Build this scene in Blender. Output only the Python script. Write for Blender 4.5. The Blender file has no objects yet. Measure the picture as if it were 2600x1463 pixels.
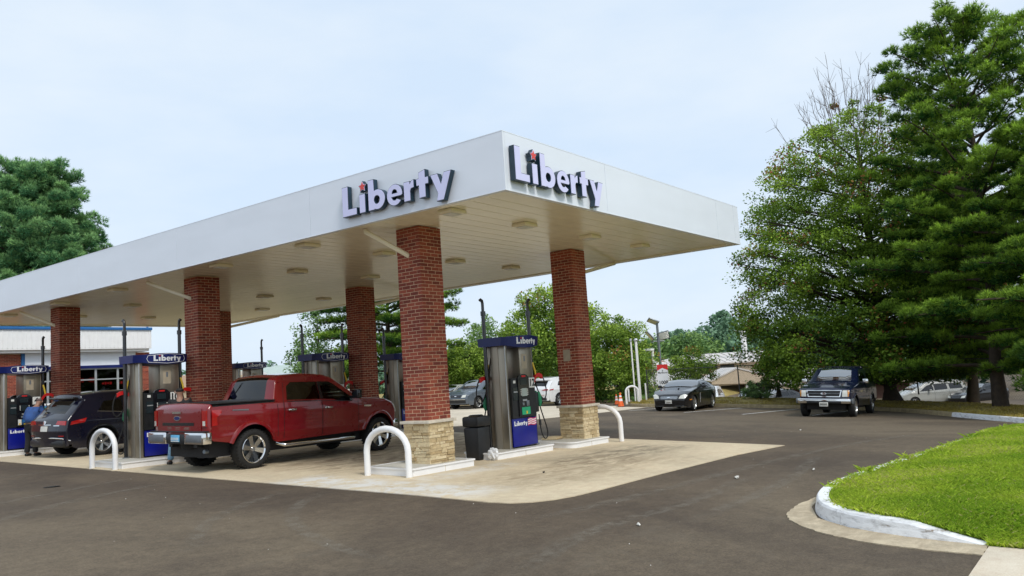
import bpy, bmesh, math, random
import numpy as np
from mathutils import Vector, Matrix
from mathutils.geometry import tessellate_polygon
PI = math.pi
R = math.radians
scene = bpy.context.scene
COL = scene.collection
random.seed(7)

# ------------------------------------------------------------------ camera
cam_d = bpy.data.cameras.new('camera')
cam_d.sensor_width = 36.0
cam_d.lens = 36.0 * 2042.35 / 2600.0
cam_d.clip_start = 0.1
cam_d.clip_end = 3000.0
cam = bpy.data.objects.new('camera', cam_d)
COL.objects.link(cam)
_pi, _ro, _ya = 0.1084, -0.0653, 0.6488
_fw = Vector((math.cos(_ya)*math.cos(_pi), math.sin(_ya)*math.cos(_pi), math.sin(_pi)))
_rt = Vector((math.sin(_ya), -math.cos(_ya), 0))
_up = _rt.cross(_fw)
_r2 = _rt*math.cos(_ro) + _up*math.sin(_ro)
_u2 = -_rt*math.sin(_ro) + _up*math.cos(_ro)
_m = Matrix((_r2, _u2, -_fw)).transposed().to_4x4()
_m.translation = Vector((-10.034, -7.607, 1.7194))
cam.matrix_world = _m
scene.camera = cam

# ------------------------------------------------------------------ sky and sun
SUN_DIR = Vector((-0.24, -0.62, 0.75)).normalized()
world = bpy.data.worlds.new('World')
scene.world = world
world.use_nodes = True
nt = world.node_tree
nt.nodes.clear()
def wn(t, **kw):
    n = nt.nodes.new(t)
    for k, v in kw.items(): setattr(n, k, v)
    return n
w_out = wn('ShaderNodeOutputWorld'); w_bg = wn('ShaderNodeBackground')
w_sky = wn('ShaderNodeTexSky'); w_sky.sky_type = 'NISHITA'; w_sky.sun_disc = False
w_sky.sun_elevation = math.asin(SUN_DIR.z)
w_sky.sun_rotation = math.atan2(SUN_DIR.x, SUN_DIR.y)
w_sky.air_density = 1.0; w_sky.dust_density = 2.0
w_scale = wn('ShaderNodeVectorMath', operation='SCALE'); w_scale.inputs['Scale'].default_value = 0.10
w_tc = wn('ShaderNodeTexCoord')
w_map = wn('ShaderNodeMapping'); w_map.inputs['Scale'].default_value = (1.6, 1.6, 4.5)
w_noise = wn('ShaderNodeTexNoise'); w_noise.inputs['Scale'].default_value = 1.5
w_noise.inputs['Detail'].default_value = 5.0; w_noise.inputs['Roughness'].default_value = 0.55
w_ramp = wn('ShaderNodeValToRGB')
w_ramp.color_ramp.elements[0].position = 0.36; w_ramp.color_ramp.elements[0].color = (0.665, 0.80, 0.965, 1)
w_ramp.color_ramp.elements[1].position = 0.66; w_ramp.color_ramp.elements[1].color = (0.80, 0.89, 0.98, 1)
w_mix = wn('ShaderNodeMixRGB'); w_mix.inputs['Fac'].default_value = 0.88
L = nt.links.new
L(w_tc.outputs['Generated'], w_map.inputs['Vector']); L(w_map.outputs[0], w_noise.inputs['Vector'])
L(w_noise.outputs['Fac'], w_ramp.inputs['Fac'])
L(w_sky.outputs[0], w_scale.inputs[0])
L(w_scale.outputs[0], w_mix.inputs['Color1']); L(w_ramp.outputs[0], w_mix.inputs['Color2'])
L(w_mix.outputs[0], w_bg.inputs['Color']); L(w_bg.outputs[0], w_out.inputs['Surface'])
w_bg.inputs['Strength'].default_value = 0.745
sun_d = bpy.data.lights.new('sun', 'SUN')
sun_d.energy = 1.5; sun_d.angle = R(15); sun_d.color = (1.0, 0.955, 0.88)
sun = bpy.data.objects.new('sun', sun_d); COL.objects.link(sun)
sun.rotation_euler = SUN_DIR.to_track_quat('Z', 'Y').to_euler()
sun.location = (0, 0, 40)
vs = scene.view_settings
vs.view_transform = 'Standard'; vs.look = 'None'; vs.gamma = 1.0; vs.use_curve_mapping = False
vs.exposure = 0.57
scene.render.engine = 'CYCLES'
scene.cycles.max_bounces = 8; scene.cycles.diffuse_bounces = 4; scene.cycles.glossy_bounces = 4
scene.cycles.transparent_max_bounces = 12; scene.cycles.use_denoising = True
scene.cycles.caustics_reflective = False; scene.cycles.caustics_refractive = False

# ------------------------------------------------------------------ helpers
GX, GY = -0.01194, 0.02063
def G(x, y):
    """height of the lot: a gentle plane that falls away towards the far right"""
    t = x-9.0; sp = (t+math.sqrt(t*t+4.0))/2
    return GX*x + GY*y - 0.014*sp*(1+0.12*max(0.0, 9.0-y))

def tag(o, label=None, cat=None, group=None, kind=None):
    if label: o['label'] = label
    if cat: o['category'] = cat
    if group: o['group'] = group
    if kind: o['kind'] = kind
    return o
def empty(name, loc=(0, 0, 0), rz=0.0, label=None, cat=None, group=None):
    o = bpy.data.objects.new(name, None); COL.objects.link(o)
    o.empty_display_size = 0.2
    o.location = loc; o.rotation_euler = (0, 0, rz)
    return tag(o, label, cat, group)
def link(name, me, parent=None, loc=None, rot=None):
    o = bpy.data.objects.new(name, me); COL.objects.link(o)
    if parent is not None: o.parent = parent
    if loc is not None: o.location = loc
    if rot is not None: o.rotation_euler = rot
    return o
def kids(o): return list(o.children)
def copy_tree(o, parent=None):
    c = o.copy(); COL.objects.link(c); c.parent = parent
    for ch in kids(o): copy_tree(ch, c)
    return c

class MB:
    """collects simple solids and links them as one mesh object"""
    def __init__(s): s.v = []; s.f = []; s.mi = []; s.cur = 0
    def raw(s, vs, fs):
        n = len(s.v); s.v += [tuple(p) for p in vs]
        for f in fs: s.f.append([i+n for i in f]); s.mi.append(s.cur)
        return s
    def box(s, a, b, M=None):
        x0, y0, z0 = a; x1, y1, z1 = b
        vs = [(x0,y0,z0),(x1,y0,z0),(x1,y1,z0),(x0,y1,z0),(x0,y0,z1),(x1,y0,z1),(x1,y1,z1),(x0,y1,z1)]
        if M is not None: vs = [tuple(M @ Vector(p)) for p in vs]
        return s.raw(vs, [(0,3,2,1),(4,5,6,7),(0,1,5,4),(1,2,6,5),(2,3,7,6),(3,0,4,7)])
    def cbox(s, c, d, M=None):
        return s.box((c[0]-d[0]/2, c[1]-d[1]/2, c[2]-d[2]/2), (c[0]+d[0]/2, c[1]+d[1]/2, c[2]+d[2]/2), M)
    def bbox(s, a, b, r=0.02):
        """box with chamfered edges"""
        bm = bmesh.new(); bmesh.ops.create_cube(bm, size=1.0)
        for v in bm.verts:
            v.co = Vector(((a[0]+b[0])/2+v.co.x*(b[0]-a[0]), (a[1]+b[1])/2+v.co.y*(b[1]-a[1]), (a[2]+b[2])/2+v.co.z*(b[2]-a[2])))
        bmesh.ops.bevel(bm, geom=bm.edges[:], offset=r, segments=2, affect='EDGES', profile=0.5)
        bm.verts.index_update()
        s.raw([v.co[:] for v in bm.verts], [[v.index for v in f.verts] for f in bm.faces]); bm.free(); return s
    def tube(s, pts, r, n=8, caps=True):
        pts = [Vector(p) for p in pts]
        rr = r if isinstance(r, (list, tuple)) else [r]*len(pts)
        base = len(s.v); prev = None
        for i, p in enumerate(pts):
            d = (pts[min(i+1, len(pts)-1)] - pts[max(i-1, 0)])
            if d.length < 1e-9: d = Vector((0, 0, 1))
            d.normalize()
            if prev is None:
                a = d.orthogonal().normalized()
            else:
                a = (prev - d*prev.dot(d))
                a = a.normalized() if a.length > 1e-6 else d.orthogonal().normalized()
            prev = a; b = d.cross(a)
            for k in range(n):
                t = 2*PI*k/n
                s.v.append(tuple(p + (a*math.cos(t) + b*math.sin(t))*rr[i]))
        for i in range(len(pts)-1):
            for k in range(n):
                k2 = (k+1) % n
                s.f.append([base+i*n+k, base+i*n+k2, base+(i+1)*n+k2, base+(i+1)*n+k]); s.mi.append(s.cur)
        if caps:
            s.f.append([base+k for k in range(n)][::-1]); s.mi.append(s.cur)
            s.f.append([base+(len(pts)-1)*n+k for k in range(n)]); s.mi.append(s.cur)
        return s
    def lathe(s, prof, n=24, axis='z', c=(0, 0, 0)):
        base = len(s.v)
        for (r, h) in prof:
            for k in range(n):
                t = 2*PI*k/n
                p = (r*math.cos(t), r*math.sin(t), h) if axis == 'z' else (r*math.cos(t), h, r*math.sin(t))
                s.v.append((p[0]+c[0], p[1]+c[1], p[2]+c[2]))
        for i in range(len(prof)-1):
            for k in range(n):
                k2 = (k+1) % n
                s.f.append([base+i*n+k, base+i*n+k2, base+(i+1)*n+k2, base+(i+1)*n+k]); s.mi.append(s.cur)
        return s
    def extrude(s, loops, fmap, w0, w1, back=True):
        """2D polygon with holes swept from depth w0 to w1; fmap(u,v,w) -> xyz"""
        flat = [p for l in loops for p in l]
        tris = tessellate_polygon([[Vector((p[0], p[1], 0)) for p in l] for l in loops])
        n = len(flat); base = len(s.v)
        s.v += [tuple(fmap(p[0], p[1], w1)) for p in flat]
        s.v += [tuple(fmap(p[0], p[1], w0)) for p in flat]
        for t in tris:
            a, b, c = [flat[i] for i in t]
            cr = (b[0]-a[0])*(c[1]-a[1]) - (b[1]-a[1])*(c[0]-a[0])
            t = list(t) if cr > 0 else list(t)[::-1]
            s.f.append([base+i for i in t]); s.mi.append(s.cur)
            if back: s.f.append([base+n+i for i in t[::-1]]); s.mi.append(s.cur)
        o = 0
        for l in loops:
            m = len(l)
            for i in range(m):
                j = (i+1) % m
                s.f.append([base+o+i, base+n+o+i, base+n+o+j, base+o+j]); s.mi.append(s.cur)
            o += m
        return s
    def mesh(s, name, mats, smooth=None):
        me = bpy.data.meshes.new(name); me.from_pydata(s.v, [], s.f)
        for m in (mats if isinstance(mats, (list, tuple)) else [mats]): me.materials.append(m)
        if any(s.mi): me.polygons.foreach_set('material_index', s.mi)
        if smooth is not None:
            me.polygons.foreach_set('use_smooth', [True]*len(me.polygons))
            me.set_sharp_from_angle(angle=R(smooth))
        me.update()
        return me
    def build(s, name, mats, parent=None, smooth=None, loc=None, rot=None):
        return link(name, s.mesh(name, mats, smooth), parent, loc, rot)

def ring(c, r, n=16, a0=0.0, a1=2*PI, rev=False):
    full = abs(a1-a0-2*PI) < 1e-6
    k = n if full else n+1
    l = [(c[0]+r*math.cos(a0+(a1-a0)*i/n), c[1]+r*math.sin(a0+(a1-a0)*i/n)) for i in range(k)]
    return l[::-1] if rev else l
def inset(loop, d):
    """move a closed loop inwards (to the left of its direction) by d"""
    out = []; n = len(loop)
    for i in range(n):
        p0, p1, p2 = Vector(loop[i-1]), Vector(loop[i]), Vector(loop[(i+1) % n])
        a = (p1-p0).normalized(); b = (p2-p1).normalized()
        na = Vector((-a.y, a.x)); nb = Vector((-b.y, b.x))
        m = na+nb
        if m.length < 1e-6: m = na
        m.normalize(); c = max(0.45, m.dot(na))
        out.append(tuple(p1 + m*(d/c)))
    return out
def fillet(pts, n=4):
    """open polyline of (x, z, radius[, tag]) with rounded corners -> [(x,z,tag)]"""
    out = []
    for i, q in enumerate(pts):
        p = Vector(q[:2]); r = q[2]; tg = q[3] if len(q) > 3 else 'body'
        if i in (0, len(pts)-1) or r <= 0:
            out.append((p.x, p.y, tg)); continue
        a = Vector(pts[i-1][:2]) - p; b = Vector(pts[i+1][:2]) - p
        la, lb = a.length, b.length; a.normalize(); b.normalize()
        ang = a.angle(b)
        if ang > PI-0.02: out.append((p.x, p.y, tg)); continue
        t = min(r/math.tan(ang/2), la*0.48, lb*0.48)
        tp = pts[i-1][3] if len(pts[i-1]) > 3 else 'body'
        for k in range(n+1):
            u = k/n
            q0 = p + a*t; q1 = p + b*t
            pt = q0*(1-u)**2 + p*2*u*(1-u) + q1*u*u
            out.append((pt.x, pt.y, tp if u < 0.999 and k < n else tg))
    return out
def np_mesh(name, V, F, mats, attrs=None, smooth=False):
    """V (n,3) float, F (m,k) int arrays, all faces with k corners"""
    me = bpy.data.meshes.new(name)
    n, (m, k) = len(V), F.shape
    me.vertices.add(n); me.vertices.foreach_set('co', np.ascontiguousarray(V, dtype=np.float32).ravel())
    me.loops.add(m*k); me.loops.foreach_set('vertex_index', np.ascontiguousarray(F, dtype=np.int32).ravel())
    me.polygons.add(m)
    me.polygons.foreach_set('loop_start', np.arange(0, m*k, k, dtype=np.int32))
    me.polygons.foreach_set('loop_total', np.full(m, k, dtype=np.int32))
    for mt in (mats if isinstance(mats, (list, tuple)) else [mats]): me.materials.append(mt)
    if attrs:
        for an, av in attrs.items():
            a = me.attributes.new(an, 'FLOAT', 'POINT'); a.data.foreach_set('value', np.ascontiguousarray(av, dtype=np.float32))
    me.update(calc_edges=True)
    if smooth: me.polygons.foreach_set('use_smooth', [True]*m)
    return me
def text_mesh(s, size, mat, bold=0.0, depth=0.0):
    cu = bpy.data.curves.new('text', 'FONT'); cu.body = s; cu.size = size; cu.offset = bold
    cu.align_x = 'CENTER'; cu.align_y = 'CENTER'; cu.extrude = depth; cu.resolution_u = 3
    o = bpy.data.objects.new('text', cu); COL.objects.link(o)
    bpy.context.view_layer.update()
    me = bpy.data.meshes.new_from_object(o.evaluated_get(bpy.context.evaluated_depsgraph_get()))
    bpy.data.objects.remove(o); bpy.data.curves.remove(cu)
    me.materials.clear(); me.materials.append(mat)
    return me

# ------------------------------------------------------------------ materials
def new_mat(name):
    m = bpy.data.materials.new(name); m.use_nodes = True
    t = m.node_tree; b = t.nodes['Principled BSDF']
    return m, t, b
def node(t, ty, **kw):
    n = t.nodes.new(ty)
    for k, v in kw.items():
        if k in n.inputs: n.inputs[k].default_value = v
        else: setattr(n, k, v)
    return n
def ramp(t, stops, interp='LINEAR'):
    n = t.nodes.new('ShaderNodeValToRGB'); e = n.color_ramp.elements
    n.color_ramp.interpolation = interp
    while len(e) < len(stops): e.new(0.5)
    for i, (p, c) in enumerate(stops):
        e[i].position = p; e[i].color = (c[0], c[1], c[2], 1) if len(c) == 3 else c
    return n
def noise(t, scale, detail=4, rough=0.55, vec=None, dist=0.0):
    n = node(t, 'ShaderNodeTexNoise', Scale=scale, Detail=detail, Roughness=rough, Distortion=dist)
    if vec is not None: t.links.new(vec, n.inputs['Vector'])
    return n
def mixc(t, mode, fac, a, b):
    n = t.nodes.new('ShaderNodeMixRGB'); n.blend_type = mode
    for i, v in ((0, fac), (1, a), (2, b)):
        if hasattr(v, 'links') or isinstance(v, bpy.types.NodeSocket): t.links.new(v, n.inputs[i])
        elif i == 0: n.inputs[0].default_value = v
        else: n.inputs[i].default_value = (v[0], v[1], v[2], 1)
    return n.outputs[0]
def coords(t, kind='Object'):
    return t.nodes.new('ShaderNodeTexCoord').outputs[kind]
def bump(t, b, height, strength=0.3, dist=0.02):
    n = node(t, 'ShaderNodeBump', Strength=strength, Distance=dist)
    t.links.new(height, n.inputs['Height']); t.links.new(n.outputs[0], b.inputs['Normal'])
def simple(name, col, rough=0.5, metal=0.0, coat=0.0, vary=0.12, scale=6.0, bmp=0.0, bscale=60.0, spec=0.5, streak=False):
    m, t, b = new_mat(name)
    b.inputs['Roughness'].default_value = rough; b.inputs['Metallic'].default_value = metal
    b.inputs['Coat Weight'].default_value = coat; b.inputs['Coat Roughness'].default_value = 0.04
    b.inputs['Specular IOR Level'].default_value = spec
    c = coords(t)
    if streak:
        mp = node(t, 'ShaderNodeMapping'); mp.inputs['Scale'].default_value = (1, 1, 0.12)
        t.links.new(c, mp.inputs['Vector']); c = mp.outputs[0]
    n = noise(t, scale, 6, 0.6, c)
    lo = [x*(1-vary) for x in col]; hi = [min(1, x*(1+vary)) for x in col]
    r = ramp(t, [(0.3, lo), (0.7, hi)])
    t.links.new(n.outputs['Fac'], r.inputs['Fac']); t.links.new(r.outputs[0], b.inputs['Base Color'])
    rr = node(t, 'ShaderNodeMapRange'); rr.inputs['To Min'].default_value = max(0.02, rough*0.8); rr.inputs['To Max'].default_value = min(1, rough*1.25)
    t.links.new(n.outputs['Fac'], rr.inputs['Value']); t.links.new(rr.outputs[0], b.inputs['Roughness'])
    if bmp > 0:
        n2 = noise(t, bscale, 3, 0.6, c); bump(t, b, n2.outputs['Fac'], bmp, 0.01)
    return m
def box_mask(t, x0, x1, y0, y1, soft=0.6):
    """smooth rectangle in world position with a noisy rim, 0..1"""
    geo = t.nodes.new('ShaderNodeNewGeometry')
    n = noise(t, 0.9, 5, 0.65, geo.outputs['Position'])
    sep = t.nodes.new('ShaderNodeSeparateXYZ'); t.links.new(geo.outputs['Position'], sep.inputs[0])
    outs = []
    for ax, lo, hi in (('X', x0, x1), ('Y', y0, y1)):
        d = node(t, 'ShaderNodeMath', operation='SUBTRACT'); d.inputs[1].default_value = (lo+hi)/2
        t.links.new(sep.outputs[ax], d.inputs[0])
        a = node(t, 'ShaderNodeMath', operation='ABSOLUTE'); t.links.new(d.outputs[0], a.inputs[0])
        k = node(t, 'ShaderNodeMath', operation='MULTIPLY_ADD'); k.inputs[1].default_value = 2.6*soft; 
        t.links.new(n.outputs['Fac'], k.inputs[0]); t.links.new(a.outputs[0], k.inputs[2])
        mr = node(t, 'ShaderNodeMapRange'); mr.interpolation_type = 'SMOOTHSTEP'
        mr.inputs['From Min'].default_value = (hi-lo)/2+1.3*soft+soft; mr.inputs['From Max'].default_value = (hi-lo)/2+1.3*soft-soft
        t.links.new(k.outputs[0], mr.inputs['Value']); outs.append(mr.outputs[0])
    mu = node(t, 'ShaderNodeMath', operation='MULTIPLY')
    t.links.new(outs[0], mu.inputs[0]); t.links.new(outs[1], mu.inputs[1])
    return mu.outputs[0]

def m_asphalt():
    m, t, b = new_mat('asphalt')
    c = t.nodes.new('ShaderNodeNewGeometry').outputs['Position']
    big = noise(t, 0.22, 6, 0.62, c, 0.6)
    r = ramp(t, [(0.28, (0.068, 0.052, 0.038)), (0.46, (0.104, 0.080, 0.055)), (0.60, (0.140, 0.109, 0.073)), (0.78, (0.180, 0.142, 0.096))])
    t.links.new(big.outputs['Fac'], r.inputs['Fac'])
    mid = noise(t, 7.0, 6, 0.75, c); fine = noise(t, 42, 4, 0.75, c)
    col = mixc(t, 'OVERLAY', 0.55, r.outputs[0], mid.outputs['Fac'])
    col = mixc(t, 'OVERLAY', 0.85, col, fine.outputs['Fac'])
    # broad scuffs left by turning cars, and darker oil drips
    wv = noise(t, 0.9, 7, 0.75, c, 1.6); sc = ramp(t, [(0.55, (0, 0, 0)), (0.72, (0.3, 0.3, 0.3))]); t.links.new(wv.outputs['Fac'], sc.inputs['Fac'])
    col = mixc(t, 'MIX', sc.outputs[0], col, (0.165, 0.140, 0.105))
    # darker asphalt along the apron edge
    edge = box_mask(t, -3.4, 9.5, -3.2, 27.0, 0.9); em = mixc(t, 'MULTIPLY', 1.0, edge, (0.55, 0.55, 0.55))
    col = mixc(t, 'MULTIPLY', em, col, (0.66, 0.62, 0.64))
    v = node(t, 'ShaderNodeTexVoronoi', Scale=30.0); t.links.new(c, v.inputs['Vector'])
    sp = ramp(t, [(0.0, (1, 1, 1)), (0.07, (0, 0, 0))]); t.links.new(v.outputs['Distance'], sp.inputs['Fac'])
    sel = ramp(t, [(0.80, (0, 0, 0)), (0.84, (1, 1, 1))])
    t.links.new(v.outputs['Color'], sel.inputs['Fac'])
    mk = mixc(t, 'MULTIPLY', 1.0, sp.outputs[0], sel.outputs[0])
    col = mixc(t, 'MIX', mk, col, (0.30, 0.275, 0.235))
    t.links.new(col, b.inputs['Base Color'])
    b.inputs['Roughness'].default_value = 0.86; b.inputs['Specular IOR Level'].default_value = 0.3
    bump(t, b, fine.outputs['Fac'], 0.5, 0.01)
    return m
def m_concrete(name, base, stains=(), pale=(), mid=0.35):
    m, t, b = new_mat(name)
    c = t.nodes.new('ShaderNodeNewGeometry').outputs['Position']
    big = noise(t, 0.5, 6, 0.6, c, 0.3)
    r = ramp(t, [(0.3, [x*0.80 for x in base]), (0.7, [x*1.12 for x in base])]); t.links.new(big.outputs['Fac'], r.inputs['Fac'])
    md = noise(t, 6, 6, 0.7, c); fi = noise(t, 70, 2, 0.6, c)
    col = mixc(t, 'OVERLAY', mid, r.outputs[0], md.outputs['Fac'])
    col = mixc(t, 'OVERLAY', 0.3, col, fi.outputs['Fac'])
    for (x0, x1, y0, y1, soft, shade, amt) in stains:
        mk = box_mask(t, x0, x1, y0, y1, soft)
        mp = node(t, 'ShaderNodeMapping'); mp.inputs['Scale'].default_value = (0.9, 2.4, 1)
        t.links.new(c, mp.inputs['Vector'])
        n2 = noise(t, 1.7, 6, 0.7, mp.outputs[0], 0.8)
        rr = ramp(t, [(0.38, (0, 0, 0)), (0.62, (1, 1, 1))]); t.links.new(n2.outputs['Fac'], rr.inputs['Fac'])
        mu = mixc(t, 'MULTIPLY', 1.0, mk, rr.outputs[0])
        mu = mixc(t, 'MULTIPLY', 1.0, mu, (amt, amt, amt))
        col = mixc(t, 'MIX', mu, col, shade)
    for (x0, x1, y0, y1, soft, amt) in pale:
        mk = box_mask(t, x0, x1, y0, y1, soft)
        n2 = noise(t, 2.2, 6, 0.75, c, 0.5)
        rr = ramp(t, [(0.42, (0, 0, 0)), (0.56, (1, 1, 1))]); t.links.new(n2.outputs['Fac'], rr.inputs['Fac'])
        mu = mixc(t, 'MULTIPLY', 1.0, mk, rr.outputs[0]); mu = mixc(t, 'MULTIPLY', 1.0, mu, (amt, amt, amt))
        col = mixc(t, 'MIX', mu, col, (0.66, 0.66, 0.64))
    t.links.new(col, b.inputs['Base Color'])
    b.inputs['Roughness'].default_value = 0.85
    bump(t, b, fi.outputs['Fac'], 0.25, 0.006)
    return m
def m_brick():
    m, t, b = new_mat('red_brick')
    oi = t.nodes.new('ShaderNodeObjectInfo'); ge = t.nodes.new('ShaderNodeNewGeometry')
    ad = node(t, 'ShaderNodeMath', operation='ADD'); t.links.new(oi.outputs['Random'], ad.inputs[0]); t.links.new(ge.outputs['Random Per Island'], ad.inputs[1])
    fr = node(t, 'ShaderNodeMath', operation='FRACT'); t.links.new(ad.outputs[0], fr.inputs[0])
    r = ramp(t, [(0.0, (0.175, 0.034, 0.022)), (0.5, (0.265, 0.053, 0.030)), (1.0, (0.36, 0.085, 0.045))]); t.links.new(fr.outputs[0], r.inputs['Fac'])
    n = noise(t, 30, 5, 0.7, ge.outputs['Position'])
    col = mixc(t, 'OVERLAY', 0.45, r.outputs[0], n.outputs['Fac'])
    t.links.new(col, b.inputs['Base Color']); b.inputs['Roughness'].default_value = 0.82
    bump(t, b, n.outputs['Fac'], 0.35, 0.006)
    return m
def m_stone():
    m, t, b = new_mat('tan_ledgestone')
    oi = t.nodes.new('ShaderNodeObjectInfo'); ge = t.nodes.new('ShaderNodeNewGeometry')
    ad = node(t, 'ShaderNodeMath', operation='ADD'); t.links.new(oi.outputs['Random'], ad.inputs[0]); t.links.new(ge.outputs['Random Per Island'], ad.inputs[1])
    fr = node(t, 'ShaderNodeMath', operation='FRACT'); t.links.new(ad.outputs[0], fr.inputs[0])
    r = ramp(t, [(0.0, (0.40, 0.29, 0.15)), (0.35, (0.56, 0.44, 0.255)), (1.0, (0.70, 0.58, 0.37))]); t.links.new(fr.outputs[0], r.inputs['Fac'])
    n = noise(t, 18, 6, 0.7, ge.outputs['Position'])
    col = mixc(t, 'OVERLAY', 0.6, r.outputs[0], n.outputs['Fac'])
    t.links.new(col, b.inputs['Base Color']); b.inputs['Roughness'].default_value = 0.88
    bump(t, b, n.outputs['Fac'], 0.7, 0.02)
    return m
def m_leaf(name, dark, light, accent=None, acc=0.0, trans=0.3):
    m, t, b = new_mat(name)
    at = t.nodes.new('ShaderNodeAttribute'); at.attribute_name = 'tone'
    ge = t.nodes.new('ShaderNodeNewGeometry')
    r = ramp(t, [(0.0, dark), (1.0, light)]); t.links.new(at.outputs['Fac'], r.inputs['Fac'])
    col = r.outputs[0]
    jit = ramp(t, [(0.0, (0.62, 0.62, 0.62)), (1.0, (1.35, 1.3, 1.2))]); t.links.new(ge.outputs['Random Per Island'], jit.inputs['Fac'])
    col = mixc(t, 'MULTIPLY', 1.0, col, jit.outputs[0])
    if accent:
        a2 = t.nodes.new('ShaderNodeAttribute'); a2.attribute_name = 'red'
        col = mixc(t, 'MIX', a2.outputs['Fac'], col, accent)
    t.links.new(col, b.inputs['Base Color']); b.inputs['Roughness'].default_value = 0.6; b.inputs['Specular IOR Level'].default_value = 0.25
    tr = t.nodes.new('ShaderNodeBsdfTranslucent'); t.links.new(col, tr.inputs['Color'])
    mx = t.nodes.new('ShaderNodeMixShader'); mx.inputs[0].default_value = trans
    t.links.new(b.outputs[0], mx.inputs[1]); t.links.new(tr.outputs[0], mx.inputs[2])
    t.links.new(mx.outputs[0], t.nodes['Material Output'].inputs['Surface'])
    return m
def m_glass(name, tint, gloss=1.0, base=0.0):
    m, t, b = new_mat(name); t.nodes.remove(b)
    tr = t.nodes.new('ShaderNodeBsdfTransparent'); tr.inputs[0].default_value = (tint[0], tint[1], tint[2], 1)
    gl = t.nodes.new('ShaderNodeBsdfGlossy'); gl.inputs['Roughness'].default_value = 0.02
    n = noise(t, 1.2, 2, 0.5, coords(t)); 
    lw = node(t, 'ShaderNodeFresnel', IOR=1.55)
    mu = node(t, 'ShaderNodeMath', operation='MULTIPLY_ADD'); mu.use_clamp = True; mu.inputs[1].default_value = gloss; mu.inputs[2].default_value = base; t.links.new(lw.outputs[0], mu.inputs[0])
    bp = node(t, 'ShaderNodeBump', Strength=0.03, Distance=0.05); t.links.new(n.outputs['Fac'], bp.inputs['Height']); t.links.new(bp.outputs[0], gl.inputs['Normal'])
    mx = t.nodes.new('ShaderNodeMixShader'); t.links.new(mu.outputs[0], mx.inputs[0]); t.links.new(tr.outputs[0], mx.inputs[1]); t.links.new(gl.outputs[0], mx.inputs[2])
    t.links.new(mx.outputs[0], t.nodes['Material Output'].inputs['Surface'])
    return m
def m_emit(name, col, s):
    m, t, b = new_mat(name)
    b.inputs['Base Color'].default_value = (*col, 1); b.inputs['Emission Color'].default_value = (*col, 1); b.inputs['Emission Strength'].default_value = s
    return m
def paint(name, col, flake=0.25, rough=0.28):
    m = simple(name, col, rough, 0.0, 0.9, 0.05, 3.0, spec=0.35); return m

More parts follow.
